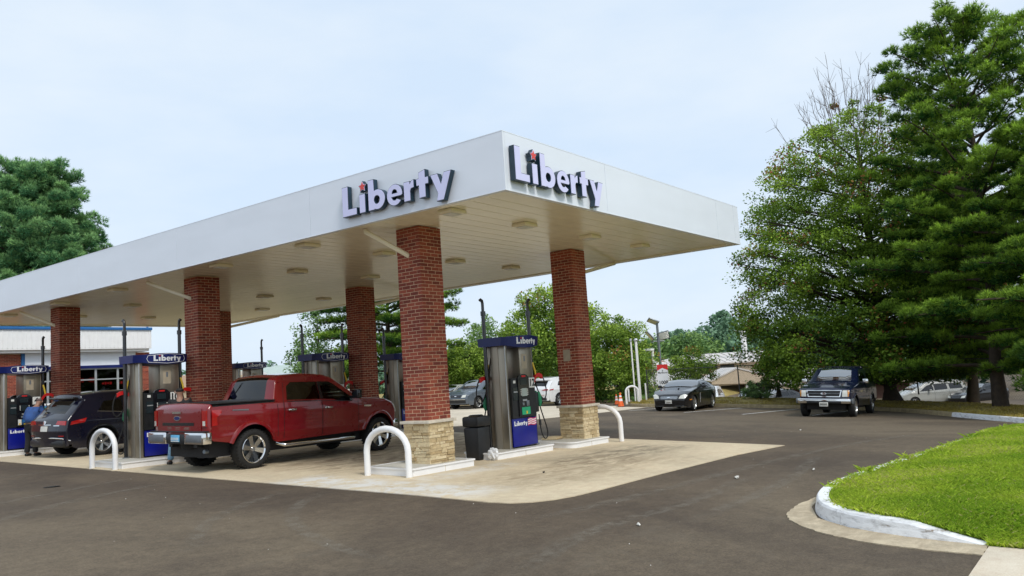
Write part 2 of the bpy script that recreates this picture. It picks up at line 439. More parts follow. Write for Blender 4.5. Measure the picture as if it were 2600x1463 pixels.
M = dict(
    asphalt=m_asphalt(),
    apron=m_concrete('apron_concrete', (0.60, 0.50, 0.345),
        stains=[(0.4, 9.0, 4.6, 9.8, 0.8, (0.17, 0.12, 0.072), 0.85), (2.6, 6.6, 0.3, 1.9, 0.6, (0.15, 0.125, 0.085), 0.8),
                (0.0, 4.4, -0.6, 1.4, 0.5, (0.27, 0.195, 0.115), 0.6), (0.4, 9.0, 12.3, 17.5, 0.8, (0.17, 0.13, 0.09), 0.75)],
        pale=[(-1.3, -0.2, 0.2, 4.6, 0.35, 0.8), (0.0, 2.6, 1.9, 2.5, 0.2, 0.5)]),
    slab=m_concrete('driveway_concrete', (0.62, 0.54, 0.42)),
    gutter=m_concrete('gutter_concrete', (0.55, 0.46, 0.32), stains=[(-3, 2, -7, -3.5, .5, (.26, .20, .13), .55)], mid=.6),
    kerb=m_concrete('old_kerb_concrete', (0.36, 0.285, 0.16), mid=0.8),
    islandtop=m_concrete('island_concrete', (0.50, 0.48, 0.42)),
    brick=m_brick(), stone=m_stone(),
    mortar=simple('mortar', (0.62, 0.44, 0.29), 0.9, vary=0.15, scale=8, bmp=0.4),
    cap=simple('cast_cap_stone', (0.62, 0.56, 0.46), 0.8, vary=0.12, bmp=0.2),
    fascia=simple('white_fascia_metal', (0.79, 0.84, 0.92), 0.35, vary=0.02, scale=0.8),
    soffit=simple('cream_soffit_metal', (0.88, 0.82, 0.64), 0.24, vary=0.05, scale=2.0),
    white=simple('white_paint', (0.82, 0.82, 0.82), 0.42, vary=0.04, scale=3, bmp=0.05),
    whiteworn=None,
    lineW=simple('worn_line_paint', (0.66, 0.65, 0.62), 0.8, vary=0.25, scale=4),
    steel=simple('brushed_stainless', (0.36, 0.32, 0.255), 0.38, 0.85, vary=0.22, scale=5, streak=True),
    black=simple('black_plastic', (0.012, 0.013, 0.015), 0.45, vary=0.3),
    blackgloss=simple('gloss_black', (0.008, 0.009, 0.012), 0.2, coat=0.5),
    rubber=simple('tyre_rubber', (0.012, 0.012, 0.012), 0.8, vary=0.25, bmp=0.2),
    navy=simple('navy_panel', (0.004, 0.012, 0.115), 0.32, vary=0.15, scale=2),
    blue=simple('blue_panel', (0.003, 0.008, 0.21), 0.30, vary=0.12, scale=3),
    trimblue=simple('blue_trim', (0.02, 0.13, 0.36), 0.4),
    lampwhite=simple('letter_face_acrylic', (0.68, 0.69, 0.97), 0.35, vary=0.02),
    lettering=simple('white_lettering', (0.78, 0.80, 0.84), 0.5, vary=0.03),
    letterside=simple('letter_return', (0.012, 0.036, 0.060), 0.3, vary=0.2),
    starred=simple('star_red', (0.72, 0.06, 0.045), 0.35, vary=0.05),
    redplastic=simple('red_plastic', (0.55, 0.012, 0.012), 0.4, vary=0.12),
    yellow=simple('yellow_plastic', (0.72, 0.50, 0.04), 0.45),
    green=simple('green_plastic', (0.01, 0.20, 0.09), 0.45),
    greenbright=simple('green_sticker', (0.02, 0.36, 0.17), 0.5),
    screen=simple('lcd_screen', (0.34, 0.40, 0.38), 0.15, vary=0.1),
    darkscreen=simple('dark_display', (0.02, 0.03, 0.035), 0.1),
    label=simple('paper_label', (0.70, 0.71, 0.68), 0.6),
    beige=simple('beige_sticker', (0.40, 0.34, 0.25), 0.55),
    chrome=simple('chrome', (0.78, 0.78, 0.78), 0.10, 1.0, vary=0.04),
    alloy=simple('alloy_rim', (0.62, 0.62, 0.62), 0.22, 0.9, vary=0.06),
    greymetal=simple('grey_metal', (0.20, 0.22, 0.24), 0.4, 0.5),
    galv=simple('galvanised_steel', (0.45, 0.47, 0.48), 0.45, 0.6),
    redpaint=paint('red_car_paint', (0.19, 0.003, 0.006)),
    navypaint=paint('navy_car_paint', (0.003, 0.0035, 0.014)),
    blackpaint=paint('black_car_paint', (0.006, 0.006, 0.007)),
    bluepaint=paint('blue_car_paint', (0.0015, 0.004, 0.028)),
    greypaint=paint('grey_car_paint', (0.075, 0.095, 0.12)),
    whitepaint=paint('white_car_paint', (0.70, 0.71, 0.72)),
    silverpaint=paint('silver_car_paint', (0.34, 0.34, 0.31)),
    glass=m_glass('clear_window', (0.55, 0.62, 0.58), 1.0), tint=m_glass('tinted_window', (0.02, 0.028, 0.028), 1.0, 0.03),
    screenglass=m_glass('windscreen', (0.20, 0.25, 0.24), 2.0, 0.40),
    storeglass=m_glass('shop_window', (0.25, 0.28, 0.28), 1.0),
    interior=simple('dark_interior', (0.02, 0.02, 0.022), 0.8),
    seat=simple('grey_seat', (0.06, 0.055, 0.05), 0.8),
    redlens=simple('red_lens', (0.36, 0.008, 0.008), 0.12, coat=1.0),
    amber=simple('amber_lens', (0.62, 0.24, 0.02), 0.15, coat=1.0),
    lens=simple('headlamp_lens', (0.62, 0.63, 0.58), 0.12, coat=1.0),
    plate=simple('licence_plate', (0.62, 0.62, 0.58), 0.45), plateblue=simple('blue_licence_plate', (0.12, 0.42, 0.68), 0.45),
    bark=simple('bark', (0.055, 0.040, 0.028), 0.95, vary=0.4, scale=8, bmp=0.8, bscale=25),
    twig=simple('bare_twig', (0.13, 0.10, 0.085), 0.9),
    maple=m_leaf('maple_leaves', (0.034, 0.105, 0.015), (0.36, 0.54, 0.06), (0.38, 0.10, 0.055)),
    pine=m_leaf('pine_needles', (0.02, 0.085, 0.012), (0.42, 0.66, 0.075), trans=0.3),
    pineblue=m_leaf('bluish_pine_needles', (0.06, 0.2, 0.09), (0.36, 0.62, 0.25), trans=0.18),
    leaf=m_leaf('broad_leaves', (0.05, 0.15, 0.02), (0.42, 0.58, 0.09), (0.40, 0.16, 0.05)),
    leafdull=m_leaf('dull_leaves', (0.075, 0.18, 0.06), (0.33, 0.5, 0.16)),
    leaffar=m_leaf('hazy_far_leaves', (0.1, 0.21, 0.15), (0.26, 0.42, 0.27)),  # bluish haze of distance mixed into the leaf colour
    lawn=m_leaf('lawn_blades', (0.19, 0.36, 0.022), (0.56, 0.68, 0.075), (0.55, 0.50, 0.20), trans=0.45),
    drygrass=m_leaf('dry_grass_blades', (0.26, 0.19, 0.045), (0.46, 0.4, 0.1), trans=0.25),
    soil=simple('lawn_soil', (0.20, 0.30, 0.03), 0.95, vary=0.4, scale=5),
    dirt=simple('dry_lawn_soil', (0.30, 0.23, 0.07), 0.95, vary=0.45, scale=2.5, bmp=0.5),
    tanwall=simple('tan_siding', (0.52, 0.42, 0.31), 0.8), roofpale=simple('pale_metal_roof', (0.60, 0.56, 0.53), 0.5, vary=0.15, scale=1.5),
    roofgreen=simple('pale_green_roof', (0.42, 0.50, 0.46), 0.6), roofbrown=simple('brown_roof', (0.36, 0.24, 0.16), 0.8),
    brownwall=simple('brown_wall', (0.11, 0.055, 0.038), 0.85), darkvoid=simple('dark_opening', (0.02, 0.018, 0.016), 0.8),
    orange=simple('cone_orange', (0.80, 0.13, 0.02), 0.5), wire=simple('fence_wire', (0.05, 0.05, 0.05), 0.6),
    skin=simple('skin', (0.28, 0.15, 0.10), 0.55), hair=simple('dark_hair', (0.010, 0.009, 0.008), 0.7), greyhair=simple('grey_hair', (0.12, 0.085, 0.075), 0.8),
    shirtblue=simple('blue_shirt_cloth', (0.030, 0.085, 0.26), 0.85, vary=0.25, scale=10, bmp=0.3, bscale=14),
    clothblack=simple('black_cloth', (0.012, 0.012, 0.014), 0.9, vary=0.3), denim=simple('denim', (0.18, 0.32, 0.45), 0.85, vary=0.3, scale=14),
    paper=simple('litter_paper', (0.70, 0.68, 0.62), 0.8), bag=simple('plastic_bag', (0.72, 0.73, 0.74), 0.4, bmp=0.6, bscale=12),
    led=m_emit('led_red', (1.0, 0.03, 0.04), 1.6), skyblue=simple('blue_bin', (0.04, 0.17, 0.38), 0.5),
    pinkflag=simple('flag_red', (0.62, 0.05, 0.12), 0.5), pack=simple('sign_red', (0.66, 0.03, 0.03), 0.4), ink=simple('black_ink', (0.01, 0.01, 0.01), 0.6),
)
def m_worn_white():
    m, t, b = new_mat('worn_white_kerb_paint')
    c = t.nodes.new('ShaderNodeNewGeometry').outputs['Position']
    mp = node(t, 'ShaderNodeMapping'); mp.inputs['Scale'].default_value = (1, 1, 3.5); t.links.new(c, mp.inputs['Vector'])
    n = noise(t, 3.5, 8, 0.72, mp.outputs[0], 0.4)
    r = ramp(t, [(0.34, (0.22, 0.17, 0.12)), (0.40, (0.55, 0.55, 0.55)), (0.52, (0.80, 0.81, 0.82))]); t.links.new(n.outputs['Fac'], r.inputs['Fac'])
    t.links.new(r.outputs[0], b.inputs['Base Color']); b.inputs['Roughness'].default_value = 0.7
    bump(t, b, n.outputs['Fac'], 0.5, 0.015)
    return m
M['whiteworn'] = m_worn_white()
def oil_can(m):
    t = m.node_tree; b = t.nodes['Principled BSDF']; c = t.nodes.new('ShaderNodeNewGeometry').outputs['Position']
    mp = node(t, 'ShaderNodeMapping'); mp.inputs['Scale'].default_value = (.5, .5, 1.6); t.links.new(c, mp.inputs['Vector'])
    n = noise(t, 1.1, 2, 0.4, mp.outputs[0]); bump(t, b, n.outputs['Fac'], 0.12, 0.12)
oil_can(M['fascia'])

# ------------------------------------------------------------------ the setting: ground
def sheet(name, poly, mat, dz=0.0, thick=0.0, sub=1.0, gz=G):
    """flat polygon draped on the sloping lot, finely cut so that it follows it"""
    bm = bmesh.new()
    tris = tessellate_polygon([[Vector((p[0], p[1], 0)) for p in poly]])
    vs_ = [bm.verts.new((p[0], p[1], 0)) for p in poly]
    for tr_ in tris:
        try: bm.faces.new([vs_[i] for i in tr_])
        except ValueError: pass
    bmesh.ops.recalc_face_normals(bm, faces=bm.faces[:])
    for f in bm.faces:
        if f.normal.z < 0: f.normal_flip()
    if max(p[0] for p in poly) > 5:
        for ax, lo, hi in ((0, 5, 37), (1, -14, 36)):
            no = Vector((1, 0, 0)) if ax == 0 else Vector((0, 1, 0))
            for k in np.arange(lo, hi, 1.25):
                if not (min(p[ax] for p in poly) < k < max(p[ax] for p in poly)): continue
                bmesh.ops.bisect_plane(bm, geom=bm.verts[:]+bm.edges[:]+bm.faces[:], dist=1e-4, plane_co=no*float(k), plane_no=no)
    for v in bm.verts: v.co.z = gz(v.co.x, v.co.y)+dz
    if thick:
        ext = bmesh.ops.extrude_face_region(bm, geom=bm.faces[:])
        for e in ext['geom']:
            if isinstance(e, bmesh.types.BMVert): e.co.z += thick
        bmesh.ops.recalc_face_normals(bm, faces=bm.faces[:])
    me = bpy.data.meshes.new(name); bm.to_mesh(me); bm.free(); me.materials.append(mat)
    return tag(link(name, me), kind='structure')
def dense(pts, step=0.5, closed=False):
    out = []
    n = len(pts)
    for i in range(n if closed else n-1):
        a = Vector(pts[i]); b = Vector(pts[(i+1) % n]); k = max(1, int((b-a).length/step))
        for j in range(k): out.append(tuple(a+(b-a)*j/k))
    if not closed: out.append(tuple(pts[-1]))
    return out
def smooth_line(pts, it=2):
    for _ in range(it):
        o = [pts[0]]
        for a, b in zip(pts[:-1], pts[1:]):
            o.append((a[0]*.75+b[0]*.25, a[1]*.75+b[1]*.25)); o.append((a[0]*.25+b[0]*.75, a[1]*.25+b[1]*.75))
        o.append(pts[-1]); pts = o
    return pts

KERB = smooth_line([(-9, -34), (1, -22), (10, -11.5), (15.4, -7.0), (18.1, -4.95), (21.3, -3.05), (25.1, -0.75), (26.9, 1.0), (27.5, 3.2), (27.0, 6.0), (26.7, 8.5), (26.8, 10.8), (27.3, 13.2), (28.6, 14.4), (33.8, 16.0), (34.6, 19), (34.6, 26), (32.5, 30), (26, 34), (22, 40), (21, 75)], 2)
LOWC = lambda x, y: -1.72 + 0.040*min(12, max(-14, (-(x-38)*0.6+ (y-10)*0.79)*0.9))
def terrain(x, y, s):
    """height outside the kerb, s metres beyond it"""
    b = G(min(x, 36), min(y, 40))+0.15
    left = min(1.0, max(0.0, (y-15.5)/5.0))
    rise = 0.16*min(1, s/2.5)
    drop = min(1.0, max(0.0, (s-4.0)/10.0)); drop = drop*drop*(3-2*drop)
    low = LOWC(x, y)
    z = (b+rise)*(1-drop) + low*drop
    dl = min(1.0, s/30)
    zl = (b+0.25*min(1, s/4))*(1-dl) + 0.1*dl
    return z*(1-left) + zl*left
asph = [(p[0], p[1]) for p in KERB] + [(21, 76), (-70, 76), (-90, -40), (-30, -70)]
sheet('asphalt_lot', asph, M['asphalt'])
# grass bank and the land beyond the kerb
offs = [0.16, 0.8, 1.6, 2.6, 4, 5.5, 7, 9, 11, 13, 15, 18, 24, 34, 50, 80, 140, 260, 600]
def build_terrain():
    kp = dense(KERB, 0.9); V = []; F = []; cx, cy = 2.0, 14.0
    for (x, y) in kp:
        d = Vector((x-cx, y-cy)).normalized()
        for s in offs:
            X, Y = x+d.x*s, y+d.y*s
            V.append((X, Y, terrain(X, Y, s) + (random.uniform(-.03, .03) if 0.5 < s < 30 else 0)))
    n = len(offs)
    F2 = []
    for i in range(len(kp)-1):
        for j in range(n-1): (F2 if 11 <= offs[j] < 140 and kp[i][1] < 16 and kp[i][0] > 5 else F).append((i*n+j, i*n+j+1, (i+1)*n+j+1, (i+1)*n+j))
    me = bpy.data.meshes.new('lower_car_park'); me.from_pydata(V, [], F2); me.materials.append(M['asphalt']); me.update()
    if me.polygons[0].normal.z < 0: me.flip_normals()
    tag(link('lower_car_park', me), kind='structure')
    me = bpy.data.meshes.new('grass_bank'); me.from_pydata(V, [], F); me.materials.append(M['dirt']); me.update()
    me.polygons.foreach_set('use_smooth', [True]*len(F))
    if me.polygons[0].normal.z < 0: me.flip_normals()
    tag(link('grass_bank', me), kind='structure')
build_terrain()
def far_ground():
    me = bpy.data.meshes.new('ground'); z = -3.2
    me.from_pydata([(-1500, -1500, z-3), (1500, -1500, z-3), (1500, 1500, z-3), (-1500, 1500, z-3)], [], [(0, 1, 2, 3)]); me.materials.append(M['dirt'])
    tag(link('ground', me), kind='structure')
far_ground()
# concrete apron of the pumps, with the saw-cut joints as real gaps
def back_x(y): return 7.45+0.165*y
def apron():
    ys = [-1.2, 1.1, 4.6, 8.2, 11.8, 15.4, 19.0, 22.6, 26.5]
    near = {-1.2: None}
    for j in range(len(ys)-1):
        y0, y1 = ys[j]+(0.006 if j else 0), ys[j+1]-0.006
        xs = [-1.25, 2.2, 5.2, None]
        for i in range(3):
            a0 = xs[i]+(0.006 if i else 0); a1 = xs[i+1]
            if j == 0 and i == 0:
                poly = [(-1.25, y1), (-1.29, 0.3), (-1.33, -0.35), (-1.27, -0.68), (-1.08, -0.92), (-0.78, -1.08), (-0.4, -1.17), (0.2, -1.2), (a1-.006, -1.21), (a1-.006, y1)]
            elif j == 0:
                e0 = back_x(-1.5)-0.02 if a1 is None else a1-.006; e1 = back_x(y1) if a1 is None else a1-.006
                yb = (-1.21, -1.30) if i == 1 else (-1.30, -1.53)
                poly = [(a0, yb[0]), (e0, yb[1]), (e1, y1), (a0, y1)]
            else:
                e0 = back_x(y0) if a1 is None else a1-.006; e1 = back_x(y1) if a1 is None else a1-.006
                poly = [(a0, y0), (e0, y0), (e1, y1), (a0, y1)]
            sheet('concrete_apron', poly, M['apron'], 0.0, 0.012)
    sheet('apron_joint', [(-1.2, 0.0), (7.2, -1.2), (back_x(26)-.1, 26.4), (-1.2, 26.4)], M['gutter'], 0.004)
apron()
sheet('concrete_driveway', [(11.3, 11.75), (16.3, 11.3), (21.3, 11.55), (26.4, 12.1), (27.5, 13.9), (28.6, 14.9), (30, 21), (26.4, 25.4), (20, 29.5), (14, 29)], M['slab'], 0.0, 0.010)
# parking bay lines
def strip(name, a, b, w, mat, dz=0.006):
    a = Vector(a); b = Vector(b); n = Vector((-(b-a).y, (b-a).x)).normalized()*w/2
    return sheet(name, [tuple(a-n), tuple(b-n), tuple(b+n), tuple(a+n)], mat, dz)
for a, b in [((23.0, 11.15), (26.6, 10.7)), ((21.7, 7.75), (26.4, 7.1)), ((21.1, 4.95), (26.7, 4.6)), ((21.3, 2.3), (26.9, 2.2)), ((25.3, 12.6), (27.2, 12.0))]:
    strip('parking_line', a, b, 0.11, M['lineW'])
# kerbs
def kerb(name, line, mat, w=0.16, h=0.15, side=1, lean=0.03, gz=G, heights=None):
    V = []; F = []; n = len(line)
    for i, p in enumerate(line):
        a = Vector(line[max(0, i-1)]); b = Vector(line[min(n-1, i+1)]); d = (b-a).normalized(); nn = Vector((-d.y, d.x))*side
        z = gz(p[0], p[1]); hh = heights[i] if heights else h
        P = Vector(p)
        pr = [(0, -0.05), (0.0, 0), (lean*hh/h, hh*0.86), (lean+0.02, hh), (w, hh), (w, -0.05)]
        for (o, dz) in pr:
            q = P+nn*o; V.append((q.x, q.y, z+dz))
    m = 6
    for i in range(n-1):
        for k in range(m-1): F.append((i*m+k, i*m+k+1, (i+1)*m+k+1, (i+1)*m+k))
    F.append(tuple(range(m))); F.append(tuple(range((n-1)*m, n*m))[::-1])
    bm = bmesh.new(); vv = [bm.verts.new(v) for v in V]
    for f in F: bm.faces.new([vv[i] for i in f])
    bmesh.ops.recalc_face_normals(bm, faces=bm.faces[:])
    me = bpy.data.meshes.new(name); bm.to_mesh(me); bm.free(); me.materials.append(mat)
    return tag(link(name, me), kind='structure')
def kerb_run():
    kp = dense(KERB, 0.35)
    # cut the run into cast lengths of about 3 m, the painted one in front of the pines
    seg = []; cur = [kp[0]]; acc = 0
    for a, b in zip(kp[:-1], kp[1:]):
        acc += (Vector(b)-Vector(a)).length; cur.append(b)
        if acc > 3.0: seg.append(cur); cur = [b]; acc = 0
    seg.append(cur)
    for s in seg:
        mx = s[len(s)//2]
        paintd = mx[1] < -2.7 and mx[0] > -2
        a, b = Vector(s[0]), Vector(s[1]); s = [tuple(a+(b-a)*0.02)] + s[1:]
        kerb('kerb', s, M['whiteworn'] if paintd else M['kerb'], side=-1)
kerb_run()
# near grass island with its painted kerb and gutter apron
ISL = smooth_line([(-1.42, -6.32), (-1.36, -5.75), (-1.15, -5.1), (-0.7, -4.62), (0.0, -4.34), (0.8, -4.19), (1.7, -4.2), (4.0, -4.42), (7.9, -4.8), (11.6, -4.75), (13.1, -5.2), (13.8, -6.2), (13.0, -8), (8, -13), (2, -17)], 2)
def island():
    d = dense(ISL, 0.2)
    hs = []
    for p in d:
        e = max(0.0, min(1.0, (-5.62-p[1])/0.68)) if p[0] < 0 else 0.0
        hs.append(0.15*(1-0.93*e))
    i1 = min(range(len(d)), key=lambda i: (Vector(d[i])-Vector((1.75, -4.21))).length)
    i0 = min(range(len(d)), key=lambda i: (Vector(d[i])-Vector((-1.05, -4.95))).length)
    kerb('kerb', d[:i0+1], M['whiteworn'], 0.17, 0.15, -1, heights=hs[:i0+1])
    q = [tuple(Vector(d[i0])*0.95+Vector(d[i0+1])*0.05)] + d[i0+1:i1+1]
    kerb('kerb', q, M['whiteworn'], 0.17, 0.15, -1)
    q = [tuple(Vector(d[i1])*0.95+Vector(d[i1+1])*0.05)] + d[i1+1:]
    kerb('kerb', q, M['whiteworn'], 0.17, 0.15, -1)
    # soil
    inner = []
    n = len(d)
    for i, p in enumerate(d):
        a = Vector(d[max(0, i-1)]); b = Vector(d[min(n-1, i+1)]); t = (b-a).normalized(); nn = Vector((t.y, -t.x))
        inner.append(tuple(Vector(p)+nn*0.150))
    poly = inner[::2]+[(2.0, -20), (-1.452, -20), (-1.452, -6.372)]
    cl01 = lambda v: max(0.0, min(1.0, v))
    def h_in(x, y):
        a = cl01((-5.55-y)/.75)*cl01((-0.55-x)/.8)
        return G(x, y)+(0.115+0.05*cl01(-4.6-y))*(1-a)+0.014*a
    sheet('grass_island', poly, M['soil'], 0.0, gz=h_in)
    # gutter apron round the nose
    gut = [(0.95, -4.17), (0.1, -4.13), (-0.55, -4.2), (-0.92, -4.36), (-1.22, -4.6), (-1.47, -4.86), (-1.72, -5.3), (-1.83, -5.85), (-1.84, -6.36), (-1.40, -6.36), (-1.34, -5.72), (-1.1, -5.05), (-0.7, -4.6), (0, -4.32), (.8, -4.19)]
    gg = []
    for i, p in enumerate(dense(gut, 0.07, True)):
        r_ = 0.012 if i < 78 else 0
        gg.append((p[0]+random.uniform(-r_, r_), p[1]+random.uniform(-r_, r_)))
    sheet('gutter', gg, M['gutter'], 0.0, 0.010)
    sheet('footpath', [(-1.456, -6.364), (-1.95, -6.366), (-2.7, -6.37), (-6, -6.5), (-6, -9.5), (-1.46, -9.5)], M['slab'], 0.0, 0.012)
    return inner, h_in
ISL_IN, ISL_H = island()
def inside(poly, X, Y):
    c = np.zeros(len(X), bool); n = len(poly); j = n-1
    for i in range(n):
        xi, yi = poly[i]; xj, yj = poly[j]
        if yi != yj:
            k = ((yi > Y) != (yj > Y)) & (X < (xj-xi)*(Y-yi)/(yj-yi)+xi); c ^= k
        j = i
    return c
def blades(name, X, Y, Z, h, w, mat, rng, lean=0.5, red=None):
    n = len(X); a = rng.uniform(0, 2*PI, n); l = rng.uniform(0.1, lean, n)*h; la = rng.uniform(0, 2*PI, n)
    dx, dy = np.cos(a)*w/2, np.sin(a)*w/2
    V = np.zeros((n, 4, 3))
    V[:, 0] = np.stack([X-dx, Y-dy, Z], 1); V[:, 1] = np.stack([X+dx, Y+dy, Z], 1)
    mx, my = X+np.cos(la)*l*.45, Y+np.sin(la)*l*.45
    V[:, 2] = np.stack([mx+dx*.7, my+dy*.7, Z+h*.6], 1)
    V[:, 3] = np.stack([X+np.cos(la)*l*1.3, Y+np.sin(la)*l*1.3, Z+h*np.where(l > h*.35, .85, 1)], 1)
    F = np.arange(n*4).reshape(n, 4)
    tone = rng.uniform(0, 1, n)
    # patches of lighter and darker turf
    pn = np.zeros(n)
    for k in range(9):
        fx, fy, ph = rng.normal(0, 2.6), rng.normal(0, 2.6), rng.uniform(0, 6.3); pn += np.sin(X*fx+Y*fy+ph)
    pn = np.clip(.5+pn/7, 0, 1)
    tone = np.clip(0.45*tone + 0.55*pn, 0, 1)
    at = {'tone': np.repeat(tone, 4)}
    at['red'] = np.repeat(np.where(rng.random(n) < (0.05+0.28*(pn > .72) if red is None else red), rng.uniform(.3, 1, n), 0.0), 4)
    return tag(link(name, np_mesh(name, V.reshape(-1, 3), F, mat, at)), kind='stuff')
def lawns():
    rng = np.random.default_rng(3)
    poly = ISL_IN[::2]+[(2.0, -20), (-1.452, -20), (-1.452, -6.372)]
    n = 330000
    # denser towards the nose of the island
    u = rng.random(n)**1.9
    X = -1.5+u*15.6; Y = rng.uniform(-9.0, -4.2, n)
    k = inside(poly, X, Y)
    # only the wedge that can be seen and a margin round it
    vx, vy = X+10.034, Y+7.607
    k &= (np.arctan2(vy, vx) > 0.6488-0.68) 
    X, Y = X[k], Y[k]
    Z = np.array([ISL_H(a, b) for a, b in zip(X, Y)])
    h = rng.uniform(0.025, 0.075, len(X))*(1+0.55*np.clip(np.sin(X*2.3+np.sin(Y*3.1)*2)*np.sin(Y*2.9+1+X), 0, 1)); w = rng.uniform(0.004, 0.009, len(X))
    blades('lawn_grass', X, Y, Z-0.01, h, w, M['lawn'], rng, 0.9)
    # ragged long tufts that hang over the far kerb
    m = 2600; t = rng.choice(np.array([p for p in ISL_IN if 0.6 < p[0] < 13.6 and p[1] > -6]), m)
    X = t[:, 0]+rng.normal(0, .05, m); Y = t[:, 1]+rng.uniform(-.07, .09, m); Z = np.array([G(a, b) for a, b in zip(X, Y)])+0.13
    cl = np.clip(np.sin(X*3.1+1)+np.sin(X*7.7+2)+np.sin(X*17.3), 0, 3)/3
    blades('kerb_grass', X, Y, Z, rng.uniform(.03, .07, m)+.13*cl**2*rng.random(m), np.full(m, .007), M['lawn'], rng, 1.1)
    # dry bank behind the far kerb
    kp = np.array(dense([p for p in KERB if -14 < p[1] < 14.5 and p[0] > 5], 0.05)); m = 70000
    i = rng.integers(0, len(kp), m); s = 0.2+rng.random(m)**1.3*7.5
    d = kp[i]-np.array([2.0, 14.0]); d /= np.linalg.norm(d, axis=1)[:, None]
    P = kp[i]+d*s[:, None]+rng.normal(0, .03, (m, 2))
    Z = np.array([terrain(a, b, c) for a, b, c in zip(P[:, 0], P[:, 1], s)])
    blades('dry_grass', P[:, 0], P[:, 1], Z-.02, rng.uniform(.03, .10, m), rng.uniform(.008, .018, m), M['drygrass'], rng, 0.9)
    # weeds under the trees beyond the driveway
    kp = np.array(dense([p for p in KERB if 14.6 < p[1] < 38 and p[0] > 5], 0.05)); m = 26000
    i = rng.integers(0, len(kp), m); s = 0.2+rng.random(m)**1.3*6
    d = kp[i]-np.array([2.0, 14.0]); d /= np.linalg.norm(d, axis=1)[:, None]; P = kp[i]+d*s[:, None]
    Z = np.array([terrain(a, b, c) for a, b, c in zip(P[:, 0], P[:, 1], s)])
    blades('verge_grass', P[:, 0], P[:, 1], Z-.02, rng.uniform(.1, .35, m), np.full(m, .02), M['leafdull'], rng, .8, red=0)
lawns()
# tyre marks: thin dusty films on the asphalt
def m_mark():
    m, t, b = new_mat('dust_film')
    c = t.nodes.new('ShaderNodeNewGeometry').outputs['Position']
    n = noise(t, 7, 6, 0.7, c); r = ramp(t, [(0.40, (0, 0, 0)), (0.72, (0.42, 0.42, 0.42))]); t.links.new(n.outputs['Fac'], r.inputs['Fac'])
    at = t.nodes.new('ShaderNodeAttribute'); at.attribute_name = 'edge'
    mu = mixc(t, 'MULTIPLY', 1.0, r.outputs[0], at.outputs['Fac'])
    b.inputs['Base Color'].default_value = (0.27, 0.245, 0.20, 1); b.inputs['Roughness'].default_value = 0.95
    t.links.new(mu, b.inputs['Alpha'])
    return m
M['mark'] = m_mark()
def tyre_mark(pts, w):
    pts = dense(smooth_line(pts, 2), 0.12); V = []; F = []; E = []; n = len(pts)
    for i, p in enumerate(pts):
        a = Vector(pts[max(0, i-1)]); b = Vector(pts[min(n-1, i+1)]); t = (b-a).normalized(); nn = Vector((-t.y, t.x))
        fade = min(1, i/8, (n-1-i)/8)
        for o, e in ((-w/2, 0), (-w/4, 1), (w/4, 1), (w/2, 0)):
            q = Vector(p)+nn*o; V.append((q.x, q.y, G(q.x, q.y)+0.004)); E.append(e*fade)
    for i in range(n-1):
        for k in range(3): F.append((i*4+k, i*4+k+1, (i+1)*4+k+1, (i+1)*4+k))
    tag(link('tyre_mark', np_mesh('tyre_mark', np.array(V), np.array(F), M['mark'], {'edge': np.array(E)})), kind='structure')
for pts, w in [([(-1.4, 2.9), (-2.6, 2.2), (-3.6, 1.0), (-4.3, -.6), (-4.5, -2.0)], .26), ([(-1.5, 3.6), (-3.0, 3.0), (-4.4, 1.8), (-5.2, .5)], .25),
               ([(-1.6, 7.0), (-4, 6.2), (-6, 4.8)], .3), ([(-1.6, 8.4), (-4.4, 7.4), (-6.4, 6.0)], .28), ([(-1.5, 12), (-4, 11.4), (-7, 9.5)], .3), ([(12, -3.6), (8, -2.7), (4, -2.2), (0, -2.0), (-2.4, -1.6)], .3), ([(2.5, -2.6), (0, -2.9), (-2.5, -2.6), (-4.5, -3.2)], .3), ([(6, -2.6), (2, -3.4), (-1.5, -3.4)], .3)]:
    tyre_mark(pts, w)

